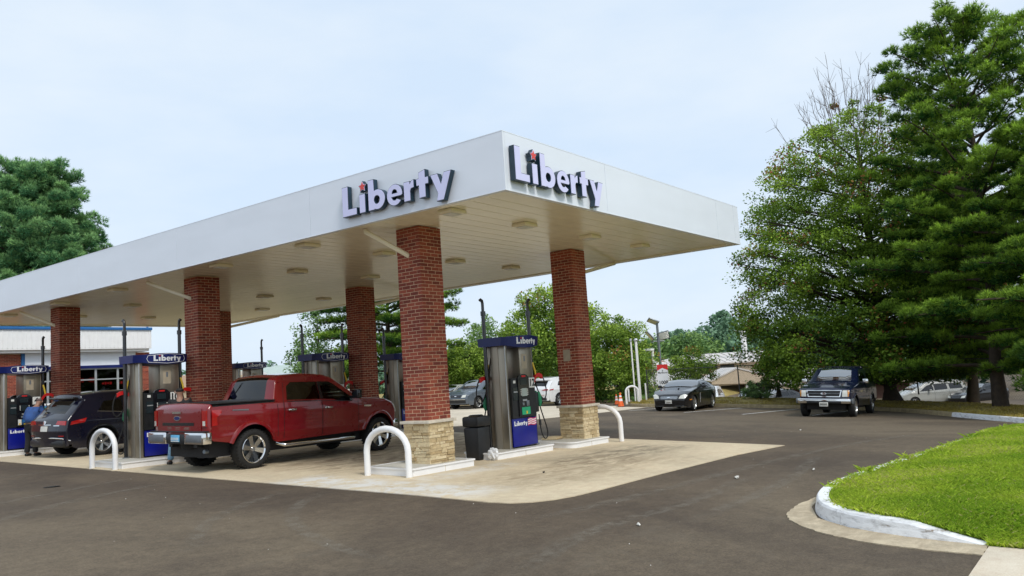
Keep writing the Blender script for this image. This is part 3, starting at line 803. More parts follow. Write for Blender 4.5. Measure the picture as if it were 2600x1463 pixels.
# ------------------------------------------------------------------ canopy
HB, HT, LA, LB = 4.687, 5.640, 24.12, 9.79
B1, B2 = 1.326, 6.611
AS = (3.229, 10.850, 18.404)
def star(c, r0, r1):
    return [(c[0]+(r0 if i % 2 == 0 else r1)*math.cos(PI/2+i*PI/5), c[1]+(r0 if i % 2 == 0 else r1)*math.sin(PI/2+i*PI/5)) for i in range(10)]
def glyphs():
    g = []
    g.append([[(0, 0), (.69, 0), (.69, .24), (.29, .24), (.29, 1), (0, 1)]])
    g.append([[(.82, 0), (1.10, 0), (1.10, .62), (.82, .62)]])
    a = math.acos(-.13/.33)
    g.append([[(1.24, 0), (1.51, 0)] + [(1.66+.35*math.cos(t), .32+.33*math.sin(t)) for t in np.linspace(-a, a, 22)] + [(1.51, 1), (1.24, 1)],
              ring((1.635, .315), .125, 14, rev=True)])
    c = (2.43, .31); ro = .345
    outer = [(c[0]+ro*math.cos(t), c[1]+ro*math.sin(t)) for t in np.linspace(-.08, 2*PI-.62, 34)]
    inn = [(c[0]+.13*math.cos(t), c[1]-.03+.13*math.sin(t)) for t in np.linspace(2*PI-.75, PI+.35, 10)]
    g.append([outer + inn + [(2.30, .245), (2.72, .245)],
              [(2.32, .37), (2.34, .43), (2.39, .475), (2.45, .475), (2.51, .44), (2.54, .37)][::1]])
    g[-1][1] = g[-1][1] if False else [(2.32, .37), (2.34, .43), (2.39, .475), (2.45, .475), (2.51, .44), (2.54, .37)]
    g.append([[(2.83, 0), (3.11, 0), (3.11, .30), (3.15, .37), (3.27, .385), (3.27, .645), (3.17, .62), (3.10, .53), (3.10, .62), (2.83, .62)]])
    g.append([[(3.47, 0), (3.75, 0), (3.75, .39), (3.88, .39), (3.88, .62), (3.75, .62), (3.75, .86), (3.47, .80), (3.47, .62), (3.37, .62), (3.37, .39), (3.47, .39)]])
    g.append([[(4.17, -.22), (4.46, -.22), (4.80, .62), (4.50, .62), (4.375, .29), (4.25, .62), (3.95, .62), (4.235, .01)]])
    return g
GLY = glyphs(); STAR = ((.965, .86), .20, .085)
def word(fmap, mat_name, name, parent, w0, w1, starmat=None):
    mb = MB()
    for l in GLY: mb.extrude(l, fmap, w0, w1, back=False)
    o = mb.build(name, M[mat_name], parent)
    sm = MB().extrude([star(STAR[0], STAR[1]*.95, STAR[2])], fmap, w0, w1, back=False)
    sm.build('star', M[starmat or 'redplastic'], o)
    return o

def canopy():
    root = empty('canopy', (0, 0, HB), label='long white flat fuel canopy roof resting on six brick columns', cat='canopy')
    H = HT-HB
    def panel(a, b, name='fascia_panel', m='fascia'):
        mb = MB(); mb.box(a, b); return mb.build(name, M[m], root)
    ys = [0.0, 4.85, 9.7, 14.55, 19.4, LA]
    g = .004; e = .05
    for a, b in zip(ys[:-1], ys[1:]):
        panel((-0.0, a+(g if a else 0.0), 0), (e, b-g, H))
        panel((LB-e, a+g, 0), (LB, b-g, H))
    xs = [e, 3.18, 8.40, 9.48, LB-e]
    for a, b in zip(xs[:-1], xs[1:]):
        panel((a+g, -0.0, 0), (b-g, e, H)); panel((a+g, LA-e, 0), (b-g, LA, H))
    # thin rolled edges top and bottom, standing 4 mm proud
    for z0, z1 in ((H, H+.014), (-.016, 0.0)):
        mb = MB()
        mb.box((-.003, -.003, z0), (.09, LA+.003, z1)); mb.box((LB-.09, -.003, z0), (LB+.003, LA+.003, z1))
        mb.box((.09, -.003, z0), (LB-.09, .09, z1)); mb.box((.09, LA-.09, z0), (LB-.09, LA+.003, z1))
        mb.build('edge_trim', M['fascia'], root)
    # inner shadow gap and soffit pans running across the canopy
    n = 66; w = (LA-.5)/n
    me = None
    for i in range(n):
        y0 = .25+i*w
        if me is None:
            mb = MB(); L2 = LB-.5
            mb.box((0, 0, 0.003), (L2, w-.0015, .05))
            mb.box((0, 0.0, 0.0), (L2, .05, .003)); me = mb.mesh('soffit_pan', M['soffit'])
        link('soffit_pan', me, root, (.25, y0, 0.015))
    mb = MB(); mb.box((.055, .055, .07), (LB-.055, LA-.055, .10)); mb.build('deck', M['soffit'], root)
    mb = MB()
    mb.box((.052, .052, -.008), (.246, LA-.052, .018)); mb.box((LB-.246, .052, -.008), (LB-.052, LA-.052, .018))
    mb.box((.25, .052, -.008), (LB-.25, .246, .018)); mb.box((.25, LA-.246, -.008), (LB-.25, LA-.052, .018))
    mb.build('soffit_border', M['soffit'], root)
    # diagonal rain pipes from the near gutter to each column
    for (x0, y0, x1, y1) in [(.42, AS[0]+.52, B1-.33, AS[0]+.02), (.42, AS[1]+.95, B1-.33, AS[1]+.02), (.42, AS[2]+.95, B1-.33, AS[2]+.02)]:
        mb = MB(); mb.tube([(x0, y0, -.005), (x0, y0, -.05), (x1, y1, -.52), (x1+.1, y1, -.56)], .048, 10)
        mb.build('rain_pipe', M['soffit'], root, 40)
    for a in AS:
        mb = MB(); mb.tube([(LB-.35, a+.3, -.005), (LB-.35, a+.3, -.05), (B2+.33, a+.02, -.55), (B2+.2, a, -.57)], .048, 10)
        mb.build('rain_pipe', M['soffit'], root, 40)
canopy()
def sign(name, fmap, label):
    root = empty(name, fmap(2.4, .3, 0), label=label, cat='sign', group='raised letter signs on the canopy fascia')
    inv = Matrix.Translation(-root.location)
    S = .57
    def fm(u, v, w): return tuple(inv @ Vector(fmap(u, v, w)))
    for l in GLY:
        mb = MB().extrude(l, fm, .02, .115); o = mb.build('letter', M['letterside'], root)
        ins = [inset(q, .017) for q in l]
        MB().extrude(ins, fm, .115, .122, back=False).build('letter_face', M['lampwhite'], o)
    mb = MB().extrude([star((.965, .855), .20, .115)], fm, .02, .10); o = mb.build('star', M['letterside'], root)
    MB().extrude([star(STAR[0], .175, .095)], fm, .10, .106, back=False).build('star_border', M['lampwhite'], o)
    MB().extrude([star(STAR[0], .155, .075)], fm, .107, .112, back=False).build('star_face', M['starred'], o)
sign('letter_sign', lambda u, v, w: (-w, 3.76-.57*u, 4.845+.57*v), 'raised Liberty letter sign with red star on the long fascia, over the red truck side')
sign('letter_sign', lambda u, v, w: (.13+.57*u, -w, 4.835+.575*v), 'raised Liberty letter sign with red star on the short fascia, right of the canopy corner')
# lamps under the canopy
def lamps():
    root = empty('canopy_light', (0, 0, 0))
    mb = MB(); mb.bbox((-.21, -.17, -.06), (.21, .17, .012), .015); mb.build('housing', M['soffit'], root, 30)
    mb = MB(); mb.bbox((-.14, -.11, -.070), (.14, .11, -.061), .006); mb.build('lens', M['label'], root, 30)
    first = True
    xs = [(.56, 'first row'), (2.72, 'second row'), (5.17, 'third row'), (7.48, 'fourth row')]
    ys = [(1.65, 'under the short fascia'), (5.66, 'past the nearest column pair'), (8.8, 'before the middle column pair'), (13.6, 'past the middle column pair'), (17.0, 'before the last column pair'), (20.6, 'past the last column pair')]
    for y, ly in ys:
        for x, lx in xs:
            o = root if first else copy_tree(root); first = False
            o.location = (x, y, HB+.003)
            tag(o, 'cream downlight '+ly+', '+lx+' from the long fascia', 'ceiling light', 'downlights under the canopy')
lamps()

# ------------------------------------------------------------------ brick columns
BW, BH, BD, CO = .1945, .0575, .092, .0677
def brick_mesh(l, w, h, name='brick'):
    mb = MB(); j = lambda: random.uniform(-.0015, .0015)
    mb.box((-l/2, -w/2, 0), (l/2, w/2, h)); mb.v = [(p[0]+j(), p[1]+j(), p[2]+j()) for p in mb.v]
    return mb.mesh(name, M['brick'])
BMX = [brick_mesh(BW, BD, BH) for _ in range(5)]; BMY = [brick_mesh(BD, BW, BH) for _ in range(5)]
def course_bricks(odd):
    """(cx, cy, along) for one course of a 3-brick-wide pier"""
    o = []; q = .61/2-BD/2; p = .2078
    if odd:
        for s in (-1, 1):
            for k in (-1, 0, 1): o.append((k*p, s*q, 'x'))
            for k in (-.5, .5): o.append((s*q, k*p, 'y'))
    else:
        for s in (-1, 1):
            for k in (-1, 0, 1): o.append((s*q, k*p, 'y'))
            for k in (-.5, .5): o.append((k*p, s*q, 'x'))
    return o
STONE_CACHE = {}
def column(bx, ay, label, single=300, stones=True):
    g = G(bx, ay); root = empty('brick_column', (bx, ay, g), label=label, cat='column', group='brick columns under the canopy')
    z0 = .945; top = HB-g+.006
    mb = MB(); mb.box((-.3015, -.3015, .9), (.3015, .3015, top)); mb.build('mortar_core', M['mortar'], root)
    n = int((top-z0)/CO)+1
    cand = []
    rest = MB()
    for c in range(n):
        z = z0+.008+c*CO; hh = min(BH, top-.002-z)
        if hh < .012: continue
        for (x, y, al) in course_bricks((c % 2) == 1):
            vis = y < -.2 or x < -.2
            if vis and hh == BH and len(cand) < single: cand.append((x, y, z, al))
            else:
                l, w = (BW, BD) if al == 'x' else (BD, BW)
                rest.box((x-l/2, y-w/2, z), (x+l/2, y+w/2, z+hh))
    for (x, y, z, al) in cand:
        link('brick', random.choice(BMX if al == 'x' else BMY), root, (x+random.uniform(-.0012, .0012), y+random.uniform(-.0012, .0012), z))
    tag(rest.build('brickwork', M['brick'], root), kind='stuff')
    # ledgestone base
    core = MB(); core.box((-.315, -.315, -.05), (.315, .315, .885)); core.build('base_core', M['mortar'], root)
    rng = random.Random(int(bx*10+ay*100)); fill = MB()
    for face in range(4):
        z = .13
        while z < .875:
            h = min(rng.choice([.035, .045, .05, .06, .07, .085]), .885-z)
            if .885-z-h < .03: h = .885-z
            u = -.335
            while u < .33:
                l = min(rng.uniform(.10, .34), .335-u)
                if .335-u-l < .08: l = .335-u
                d = rng.uniform(.012, .034)
                J = lambda a: rng.uniform(-a, a)
                m = fill if (face > 1 or not stones) else MB()
                a0, a1, b0, b1 = u+.003, u+l-.003, z+.0025, z+h-.0025
                pts = [(a0+J(.003), -.30, b0), (a1+J(.003), -.30, b0), (a1, -.30, b1), (a0, -.30, b1),
                       (a0+.004+J(.004), -.318-d+J(.005), b0+J(.006)), (a1-.004+J(.004), -.318-d+J(.005), b0+J(.006)), (a1-.004, -.318-d+J(.006), b1+J(.006)), (a0+.004, -.318-d+J(.006), b1+J(.006))]
                rot = Matrix.Rotation([0, -PI/2, PI/2, PI][face], 4, 'Z')
                pts = [tuple(rot @ Vector(p)) for p in pts]
                m.raw(pts, [(3, 2, 1, 0), (4, 5, 6, 7), (0, 1, 5, 4), (1, 2, 6, 5), (2, 3, 7, 6), (3, 0, 4, 7)])
                if m is not fill: m.build('stone', M['stone'], root)
                u += l
            z += h
    if fill.v: tag(fill.build('stonework', M['stone'], root), kind='stuff')
    # cast cap course, two lengths to a side
    me = None
    for face in range(4):
        rot = [0, -PI/2, PI, PI/2][face]
        for k in (0, 1):
            mb = MB(); a0 = -.385+k*.387; a1 = a0+.383
            if k == 1: a1 = .298
            mb.bbox((a0, -.385, .888), (a1, -.30, .943), .006)
            o = mb.build('cap_stone', M['cap'], root, 30, rot=(0, 0, rot))
column(B1, AS[0], 'nearest brick column on tan stone base, behind a white bollard loop at the canopy corner')
column(B2, AS[0], 'brick column with a small blank plate, right of the pump with the bin')
column(B1, AS[1], 'brick column standing behind pump ten and the red truck tailgate')
column(B2, AS[1], 'dark brick column beyond the red truck bonnet')
column(B1, AS[2], 'leftmost brick column, beside the man in the blue shirt')
column(B2, AS[2], 'mostly hidden brick column showing past the right side of the column behind pump ten', single=0, stones=False)
o = MB().box((-.008, -.1, -.14), (0, .1, .14)).build('blank_plate', M['beige'], None, loc=(B2-.309, AS[0]+.02, 2.12))
tag(o, 'blank beige plate fixed to the brick column right of the bin pump', 'plate')

# ------------------------------------------------------------------ pump islands and bollards
def pump_island(x0, x1, yc, hw, label, rounded=(0, 0), name='pump_island'):
    g0 = G((x0+x1)/2, yc); root = empty(name, ((x0+x1)/2, yc, g0), label=label, cat='pump island', group='white kerbed pump islands')
    hx = (x1-x0)/2
    def loop(i, cut0, cut1):
        o = []
        hwx, hwy = hx-i, hw-i
        for (sx, sy) in ((-1, -1), (1, -1), (1, 1), (-1, 1)):
            r = .22 if (rounded[0] if sx < 0 else rounded[1]) else .03
            c = (sx*(hwx-r), sy*(hwy-r)); a = {(-1, -1): PI, (1, -1): -PI/2, (1, 1): 0, (-1, 1): PI/2}[(sx, sy)]
            o += [(c[0]+r*math.cos(a+k*PI/12), c[1]+r*math.sin(a+k*PI/12)) for k in range(7)]
        return o
    fm = lambda u, v, w: (u, v, w+GX*u+GY*v)
    lo, li = loop(0, 0, 0), loop(.05, 0, 0)
    MB().extrude([loop(.02, 0, 0), li[::-1]], fm, -.05, .118).build('kerb_face', M['white'], root)
    MB().extrude([lo, li[::-1]], fm, .122, .150).build('kerb_lip', M['white'], root)
    MB().extrude([inset(li, .003)], fm, -.05, .146, back=False).build('top_slab', M['islandtop'], root)
    j = MB(); j.box((-.004, -hw+.0175, .0), (.004, -hw+.03, .117)); j.build('kerb_joint', M['gutter'], root)
    return root
YO = .02
pump_island(.30, 2.02, AS[0]+.05, .60, 'white kerbed island under the nearest brick column')
pump_island(2.86, 4.98, AS[0]+.12, .48, 'white kerbed island under the pump beside the black bin', (1, 0))
pump_island(5.35, 6.95, AS[0]-.0, .62, 'white kerbed island under the brick column with the blank plate', (1, 0))
pump_island(-1.05, 2.2, AS[1]+.10, .66, 'white kerbed island under pump ten')
pump_island(4.4, 9.3, AS[1]+.10, .62, 'white kerbed island hidden beyond the red truck')
pump_island(-1.2, 2.2, AS[2]+.10, .66, 'white kerbed island beside the man in the blue shirt')
pump_island(4.4, 8.9, AS[2]+.10, .62, 'white kerbed island beyond the navy car')
def bollard(x, y, label, ax='y', w=1.06, h=.86, r=.058, rz=0.0):
    root = empty('bollard_loop', (x, y, G(x, y)), rz, label=label, cat='bollard', group='white tube bollard loops')
    k_ = min(.40, w*.42); pts = [(-w/2, 0, -.05), (-w/2, 0, h-k_)]
    for k in range(1, 12):
        t = PI-PI*k/12; pts.append((w/2*math.cos(t), 0, h-k_+k_*math.sin(t)))
    pts += [(w/2, 0, h-k_), (w/2, 0, -.05)]
    if ax == 'y': pts = [(0, p[0], p[2]) for p in pts]
    MB().tube(pts, r, 14).build('tube', M['white'], root, 50)
    for s in (-1, 1):
        c = (0, s*w/2, 0) if ax == 'y' else (s*w/2, 0, 0)
        MB().lathe([(.0, .012), (.075, .012), (.085, -.02)], 16, c=c).build('footing', M['gutter'], root)
    return root
bollard(.17, AS[0]-.05, 'white tube bollard loop in front of the nearest brick column')
bollard(7.14, AS[0]-.30, 'white tube bollard loop right of the brick column with the blank plate')
bollard(-1.20, AS[1]-.05, 'white tube bollard loop in front of pump ten and the navy car wheel')
b4 = bollard(28.55, 14.0, 'white tube bollard loop on the verge by the two white vent pipes', 'y', .66, .92, rz=R(37)); b4.location.z += .14

# ------------------------------------------------------------------ fuel pumps
NUM = {n: text_mesh(n, .21, M['ink'], .008) for n in ('12', '10', '8', '4', '2', '6')}
def pump(x, y, number, label, green=False, flag=True):
    root = empty('fuel_pump', (x, y, G(x, y)+.146), label=label, cat='fuel pump', group='fuel pumps under the canopy')
    # stainless end towers
    mb = MB(); mb.bbox((-.50, -.27, 0), (-.40, .27, 2.22), .012); mb.box((-.50, -.10, 0.0), (-.512, .10, 2.2)); mb.build('steel_tower', M['steel'], root, 30)
    mb = MB(); mb.bbox((-.505, -.285, 0), (-.478, -.272, 2.2), .004); mb.bbox((-.505, .272, 0), (-.478, .285, 2.2), .004); mb.build('tower_edge', M['galv'], root, 30)
    mb = MB(); mb.bbox((.03, -.27, 1.40), (.49, .27, 2.22), .012); mb.build('steel_tower', M['steel'], root, 30)
    mb = MB(); mb.bbox((.493, -.26, 0), (.515, .26, 2.2), .006); mb.build('end_panel', M['steel'], root, 30)
    mb = MB(); mb.box((-.395, -.262, .02), (.49, .262, 1.42)); mb.build('cabinet', M['blackgloss'], root)
    # topper: a lens-shaped blue box, taller in its middle
    def topper():
        mb = MB(); n = 16; xs = np.linspace(-.66, .70, n+1); V = []
        for xx in xs:
            t = (xx-.14)/.56; b = max(0.0, 1-t*t) if xx > -.42 else 0
            yb = .31+.10*b; zb = 2.215-.055*b; zt = 2.40+.030*b
            if xx < -.42: yb = .31
            V += [(xx, -yb, zb), (xx, -yb-.02, zt), (xx, yb+.02, zt), (xx, yb, zb)]
        F = []
        for i in range(n):
            for k in range(4): F.append((i*4+k, i*4+(k+1) % 4, (i+1)*4+(k+1) % 4, (i+1)*4+k))
        F += [(0, 1, 2, 3), tuple(n*4+k for k in (3, 2, 1, 0))]
        bm = bmesh.new(); vv = [bm.verts.new(v) for v in V]
        for f in F: bm.faces.new([vv[i] for i in f])
        bmesh.ops.recalc_face_normals(bm, faces=bm.faces[:])
        me = bpy.data.meshes.new('topper'); bm.to_mesh(me); bm.free(); me.materials.append(M['navy'])
        me.polygons.foreach_set('use_smooth', [True]*len(me.polygons)); me.set_sharp_from_angle(angle=R(30))
        return link('topper', me, root)
    tp = topper()
    def ysurf(u): 
        t = (u-.14)/.56; return .31+.10*max(0.0, 1-t*t)+.012
    for s in (-1, 1):
        f = (lambda u, v, w, s=s: ((u if s < 0 else -u), s*(ysurf(u if s < 0 else -u)+w), v))
        K = .145
        def wf(u, v, w, s=s, K=K):
            X = (-.20 if s > 0 else -.19)+(.14*0+.0) + K*u + (.0 if s < 0 else -.0)
            Z = 2.245+K*v
            xx = X if s < 0 else -X
            xl = xx
            return (xl, s*(ysurf(min(.68, max(-.40, xl)))+w), Z)
        word(wf, 'lettering', 'lettering', tp, .0, .006)
        # rounded outline
        if s < 0 and not green:
            pts = [(-.30, 2.22), (-.34, 2.30), (-.31, 2.375), (.14, 2.415), (.58, 2.385), (.62, 2.305), (.585, 2.225), (.14, 2.185)]
            pts = dense(pts+[pts[0]], .06)
            MB().tube([(p[0], s*(ysurf(p[0])+.004), p[1]) for p in pts], .006, 5, False).build('outline', M['lettering'], tp)
    # one service side; the other is the same turned by half a turn
    for k in (0, 1):
        Rz = Matrix.Rotation(PI*k, 4, 'Z')
        T = lambda p, Rz=Rz: tuple(Rz @ Vector(p))
        def B(name, mat, boxes, parent=root, bev=.006):
            mb = MB()
            for a, b in boxes: mb.bbox(a, b, bev) if bev else mb.box(a, b)
            mb.v = [T(p) for p in mb.v]; return mb.build(name, M[mat], parent, 30)
        x0, x1 = (-.385, .485) if k == 0 else (-.485, .385)
        pn = B('lower_panel', 'blue', [((x0, -.295, .03), (x1, -.263, .63))])
        mb = MB().extrude([[(x0-.01, .64), (x1-.02, .64), (x1-.02, 1.50), (x0+.19, 1.50), (x0-.01, 1.50)]], lambda u, v, w: T((u, -w, v)), .24, .325); cs = mb.build('console', M['black'], root)
        arch = [(x0+.205, .66), (x0+.595, .66), (x0+.595, 1.50), (x0+.56, 1.545), (x0+.49, 1.575), (x0+.40, 1.585), (x0+.31, 1.575), (x0+.24, 1.545), (x0+.205, 1.50)]
        MB().extrude([arch], lambda u, v, w: T((u, -w, v)), .326, .352).build('display_housing', M['blackgloss'], cs)
        hs = x0+.185
        B('screen', 'darkscreen', [((hs+.10, -.359, 1.34), (hs+.32, -.3525, 1.47))], cs, 0)
        B('keypad_screen', 'screen' if (green or number in ('8', '6')) else 'darkscreen', [((hs+.13, -.359, 1.10), (hs+.32, -.3525, 1.27))], cs, 0)
        B('brand_tag', 'redplastic', [((hs+.15, -.361, 1.515), (hs+.29, -.3525, 1.55))], cs, 0)
        B('button', 'label', [((hs+.095, -.359, 1.12+.037*i), (hs+.115, -.3525, 1.143+.037*i)) for i in range(4)]+[((hs+.335, -.359, 1.12+.037*i), (hs+.355, -.3525, 1.143+.037*i)) for i in range(4)], cs, 0)
        B('notice', 'label', [((x0+.06, -.331, 1.39), (x0+.14, -.3255, 1.45))], cs, 0)
        B('card_slot', 'darkscreen', [((x0+.03, -.334, 1.02), (x0+.20, -.3255, 1.30))], cs, 0)
        B('slot_label', 'galv', [((x0+.05, -.338, 1.19), (x0+.19, -.3345, 1.215))], cs, 0)
        B('receipt_slot', 'galv', [((hs+.15, -.359, .99), (hs+.30, -.3525, 1.03))], cs, 0)
        B('card_reader', 'greymetal', [((hs+.28, -.363, .88), (hs+.38, -.3525, 1.00)), ((hs+.13, -.363, .90), (hs+.20, -.3525, .96))], cs, .003)
        if green:
            B('sticker', 'greenbright', [((hs+.10, -.361, .70), (hs+.40, -.3525, .86))], cs, 0)
            B('grade_button', 'yellow', [((hs+.24, -.369, .715), (hs+.285, -.361, .775))], cs, 0)
            B('sticker', 'label', [((x0+.05, -.331, 1.07), (x0+.17, -.3255, 1.14))], cs, 0)
            B('sticker', 'greenbright', [((x0+.05, -.331, 1.145), (x0+.17, -.3255, 1.18))], cs, 0)
        else:
            B('sticker', 'label', [((hs+.05, -.361, .70), (hs+.14, -.3525, .86))], cs, 0)
            B('grade_button', 'yellow', [((hs+.07, -.365, .71), (hs+.12, -.361, .75)), ((hs+.2, -.365, .71), (hs+.24, -.3525, .75))], cs, 0)
            B('sticker', 'trimblue', [((hs+.16, -.361, .72), (hs+.26, -.3525, .86))], cs, 0)
            B('sticker', 'redplastic', [((hs+.28, -.361, .72), (hs+.39, -.3525, .86))], cs, 0)
        B('number_plate', 'label', [((x1-.235, -.334, 1.27), (x1-.03, -.3255, 1.49))], cs, 0)
        o = link('numeral', NUM[number], root, T((x1-.1325, -.337, 1.375)), (PI/2, 0, PI*k))
        K = .098
        def wf(u, v, w, T=T, x0=x0, K=K): return T((x0+.05+K*u, -.297-w, .475+K*v))
        mb = MB()
        for l in GLY: mb.extrude(l, wf, 0, .006, back=False)
        mb.build('lettering', M['lettering'], pn)
        if flag:
            fx0, fx1 = x0+.54, x0+.85
            fl = MB(); fl2 = MB()
            for si in range(7):
                V = []; nseg = 8
                for q in range(nseg+1):
                    xx = fx0+(fx1-fx0)*q/nseg; zz = .445+.022*si+.014*math.sin(q/nseg*2*PI)+.02*q/nseg
                    V += [T((xx, -.302, zz)), T((xx, -.302, zz+.0215))]
                (fl if si % 2 == 0 else fl2).raw(V, [(2*q, 2*q+2, 2*q+3, 2*q+1) if k == 0 else (2*q, 2*q+2, 2*q+3, 2*q+1) for q in range(nseg)])
            fl.build('flag_stripe', M['pinkflag'], pn); fl2.build('flag_stripe', M['lettering'], pn)
        # nozzle in its boot on the free end, hose and hanger
        B('nozzle_boot', 'black', [((x1-.01, -.325, .72), (x1+.10, -.16, 1.16))], root, .02)
        nz = MB(); nz.tube([(x1+.13, -.30, 1.16), (x1+.15, -.30, 1.05), (x1+.17, -.30, .92), (x1+.16, -.30, .84)], [.035, .058, .050, .024], 10)
        nz.tube([(x1+.09, -.30, 1.10), (x1+.03, -.30, 1.18)], .022, 8); nz.v = [T(p) for p in nz.v]; nz.build('nozzle', M['green'], root, 40)
        h1 = [(x1+.16, -.30, .85), (x1+.22, -.31, .66), (x1+.30, -.33, .44), (x1+.35, -.34, .26), (x1+.32, -.34, .14), (x1+.25, -.33, .10), (x1+.18, -.32, .16), (x1+.14, -.30, .32), (x1+.14, -.29, .52), (x1+.13, -.28, .66)]
        def sm3(p):
            p = [Vector(q) for q in p]
            for _ in range(2):
                o = [p[0]]
                for a, b in zip(p[:-1], p[1:]): o += [a*.75+b*.25, a*.25+b*.75]
                o.append(p[-1]); p = o
            return [T(q) for q in p]
        MB().tube(sm3(h1), .014, 8).build('hose', M['rubber'], root, 60)
        MB().tube([T((x1+.14, -.295, .42)), T((x1+.14, -.29, .54))], .028, 8).build('breakaway', M['black'], root, 40)
        h2 = [(x1+.02, -.05, 2.2), (x1+.10, -.10, 2.05), (x1+.12, -.16, 1.75), (x1+.14, -.2, 1.60), (x1+.14, -.22, 1.42), (x1+.20, -.25, 1.16), (x1+.33, -.28, .98), (x1+.42, -.3, 1.02), (x1+.46, -.3, 1.2), (x1+.42, -.28, 1.42), (x1+.34, -.25, 1.56)]
        MB().tube(sm3(h2), .014, 8).build('hose', M['rubber'], root, 60)
        sd = MB(); pts = [(x1+.04+.028*i, -.24, 1.42+.165*math.sin(min(1, i/6)*PI*.55)-.0020*max(0, i-7)**2) for i in range(13)]
        V = []
        for p in pts: V += [T((p[0], p[1]-.035, p[2]-.085)), T((p[0], p[1]-.035, p[2])), T((p[0], p[1]+.035, p[2])), T((p[0], p[1]+.035, p[2]-.085))]
        F = []
        for i in range(12):
            for q in range(4): F.append((i*4+q, i*4+(q+1) % 4, (i+1)*4+(q+1) % 4, (i+1)*4+q))
        F += [(0, 1, 2, 3), (51, 50, 49, 48)]
        sd.raw(V, F).build('hose_saddle', M['redplastic'], root, 40)
        MB().tube([T((x1+.155, -.245, 1.53)), T((x1+.14, -.24, 1.64)), T((x1+.11, -.2, 1.83))], .024, 8).build('saddle_strap', M['yellow'], root, 40)
        MB().tube([T((x1+.11, -.2, 1.83)), T((.62, -.15, 3.05))], .003, 4).build('hanger_wire', M['greymetal'], root)
        # retractor post with a bent head
        pp = [(.60, -.17, 0.0), (.60, -.17, 2.95)]; hd = [(.60, -.17, 2.93), (.60, -.17, 3.17), (.60, -.185, 3.24), (.60, -.215, 3.265), (.60, -.245, 3.245)]
        if k == 0: pp[0] = (.60, -.17, .02)
        post = MB(); post.tube([T(p) for p in pp], .042, 12); po = post.build('retractor_post', M['blackgloss'], root, 40)
        hm = MB(); hm.tube([T(p) for p in hd], .033, 10); hm.tube([T((.60, -.17, 2.90)), T((.60, -.17, 3.0))], .056, 12); hm.build('post_head', M['blackgloss'], po, 40)
        MB().tube([T((.60, -.17, .0)), T((.60, -.17, .03))], .075, 12).build('post_foot', M['greymetal'], po, 40)
    MB().box((.10, -.2735, 1.70), (.30, -.2705, 2.02)).build('sticker', M['beige'], root)
    MB().box((.18, -.2765, 1.86), (.23, -.2735, 1.98)).build('sticker_print', M['greymetal'], root)
    return root
pump(4.19, AS[0]+.17, '12', 'steel fuel pump numbered 12 beside the black bin', True)
pump(.20, AS[1]+.36, '10', 'steel fuel pump numbered 10 behind the red truck tailgate')
pump(5.35, AS[1]+.30, '8', 'steel fuel pump numbered 8 showing above the red truck cab')
pump(8.75, AS[1]+.50, '6', 'steel fuel pump right of the dark brick column, beyond the red truck bonnet')
pump(.05, AS[2]+.12, '4', 'steel fuel pump at the left picture edge, beside the man in the blue shirt')
pump(7.95, AS[2]+.40, '2', 'farthest steel fuel pump, above the rear window of the red truck')

# bin, bag, slab
def bin_():
    x, y = 2.92, AS[0]+.15
    root = empty('litter_bin', (x, y, G(x, y)), label='tall square black litter bin between the nearest column and pump 12', cat='bin'); root.scale = (.78, .78, 1)
    mb = MB(); V = []
    for (s, z) in ((.235, 0), (.27, .66)): V += [(-s, -s, z), (s, -s, z), (s, s, z), (-s, s, z)]
    mb.bbox((-.26, -.26, .0), (.26, .26, .68), .05); mb.v = [(p[0]*(.88+.12*p[2]/.68), p[1]*(.88+.12*p[2]/.68), p[2]) for p in mb.v]
    mb.build('body', M['black'], root, 40)
    mb = MB(); mb.bbox((-.275, -.275, .69), (.275, .275, .90), .045); mb.build('lid', M['black'], root, 40)
    mb = MB(); mb.lathe([(0, .935), (.17, .93), (.22, .90), (.22, .88)], 20); mb.build('lid_top', M['blackgloss'], root, 40)
bin_()
bm_ = bmesh.new(); bmesh.ops.create_icosphere(bm_, subdivisions=3, radius=1.0)
for v in bm_.verts:
    n_ = 1+.25*math.sin(v.co.x*7+v.co.z*5)*math.sin(v.co.y*6+2)+random.uniform(-.08, .08)
    v.co = Vector((v.co.x*.075*n_, v.co.y*.13*n_, .13+v.co.z*.13*n_))
me_ = bpy.data.meshes.new('plastic_bag'); bm_.to_mesh(me_); bm_.free(); me_.materials.append(M['bag'])
tag(link('plastic_bag', me_, None, (2.88, AS[0]-.28, G(2.9, 3))), 'crumpled white plastic bag against the rounded end of the pump 12 island', 'bag')
mb = MB(); mb.bbox((-.32, -.20, 0), (.32, .20, .05), .015)
tag(mb.build('flat_stone', M['stone'], None, 30, (6.15, AS[0]+.46, G(6.1, 3.6)+.147), (0, 0, .2)), 'loose flat stone lying on the island beside the stone column base', 'stone')
def litter(x, y, s, m, label, name='litter', rz=0.0, h=.02):
    bm = bmesh.new(); bmesh.ops.create_icosphere(bm, subdivisions=1, radius=1.0)
    for v in bm.verts: v.co = Vector((v.co.x*s*random.uniform(.7, 1.2), v.co.y*s*.5*random.uniform(.6, 1.2), (v.co.z+1)*h*random.uniform(.5, 1.0)))
    me = bpy.data.meshes.new(name); bm.to_mesh(me); bm.free(); me.materials.append(M[m])
    tag(link(name, me, None, (x, y, G(x, y)+.002), (0, 0, rz)), label, 'litter')
litter(1.55, .75, .035, 'black', 'small black plug lying on the concrete apron in front of the bin', 'cap_plug', h=.03)
litter(2.05, -2.55, .10, 'paper', 'crumpled pale paper on the asphalt right of the apron edge', 'paper_scrap', .4, .03)
litter(-1.9, -3.0, .05, 'paper', 'small white scrap on the asphalt left of the gutter nose', 'paper_scrap', .9)
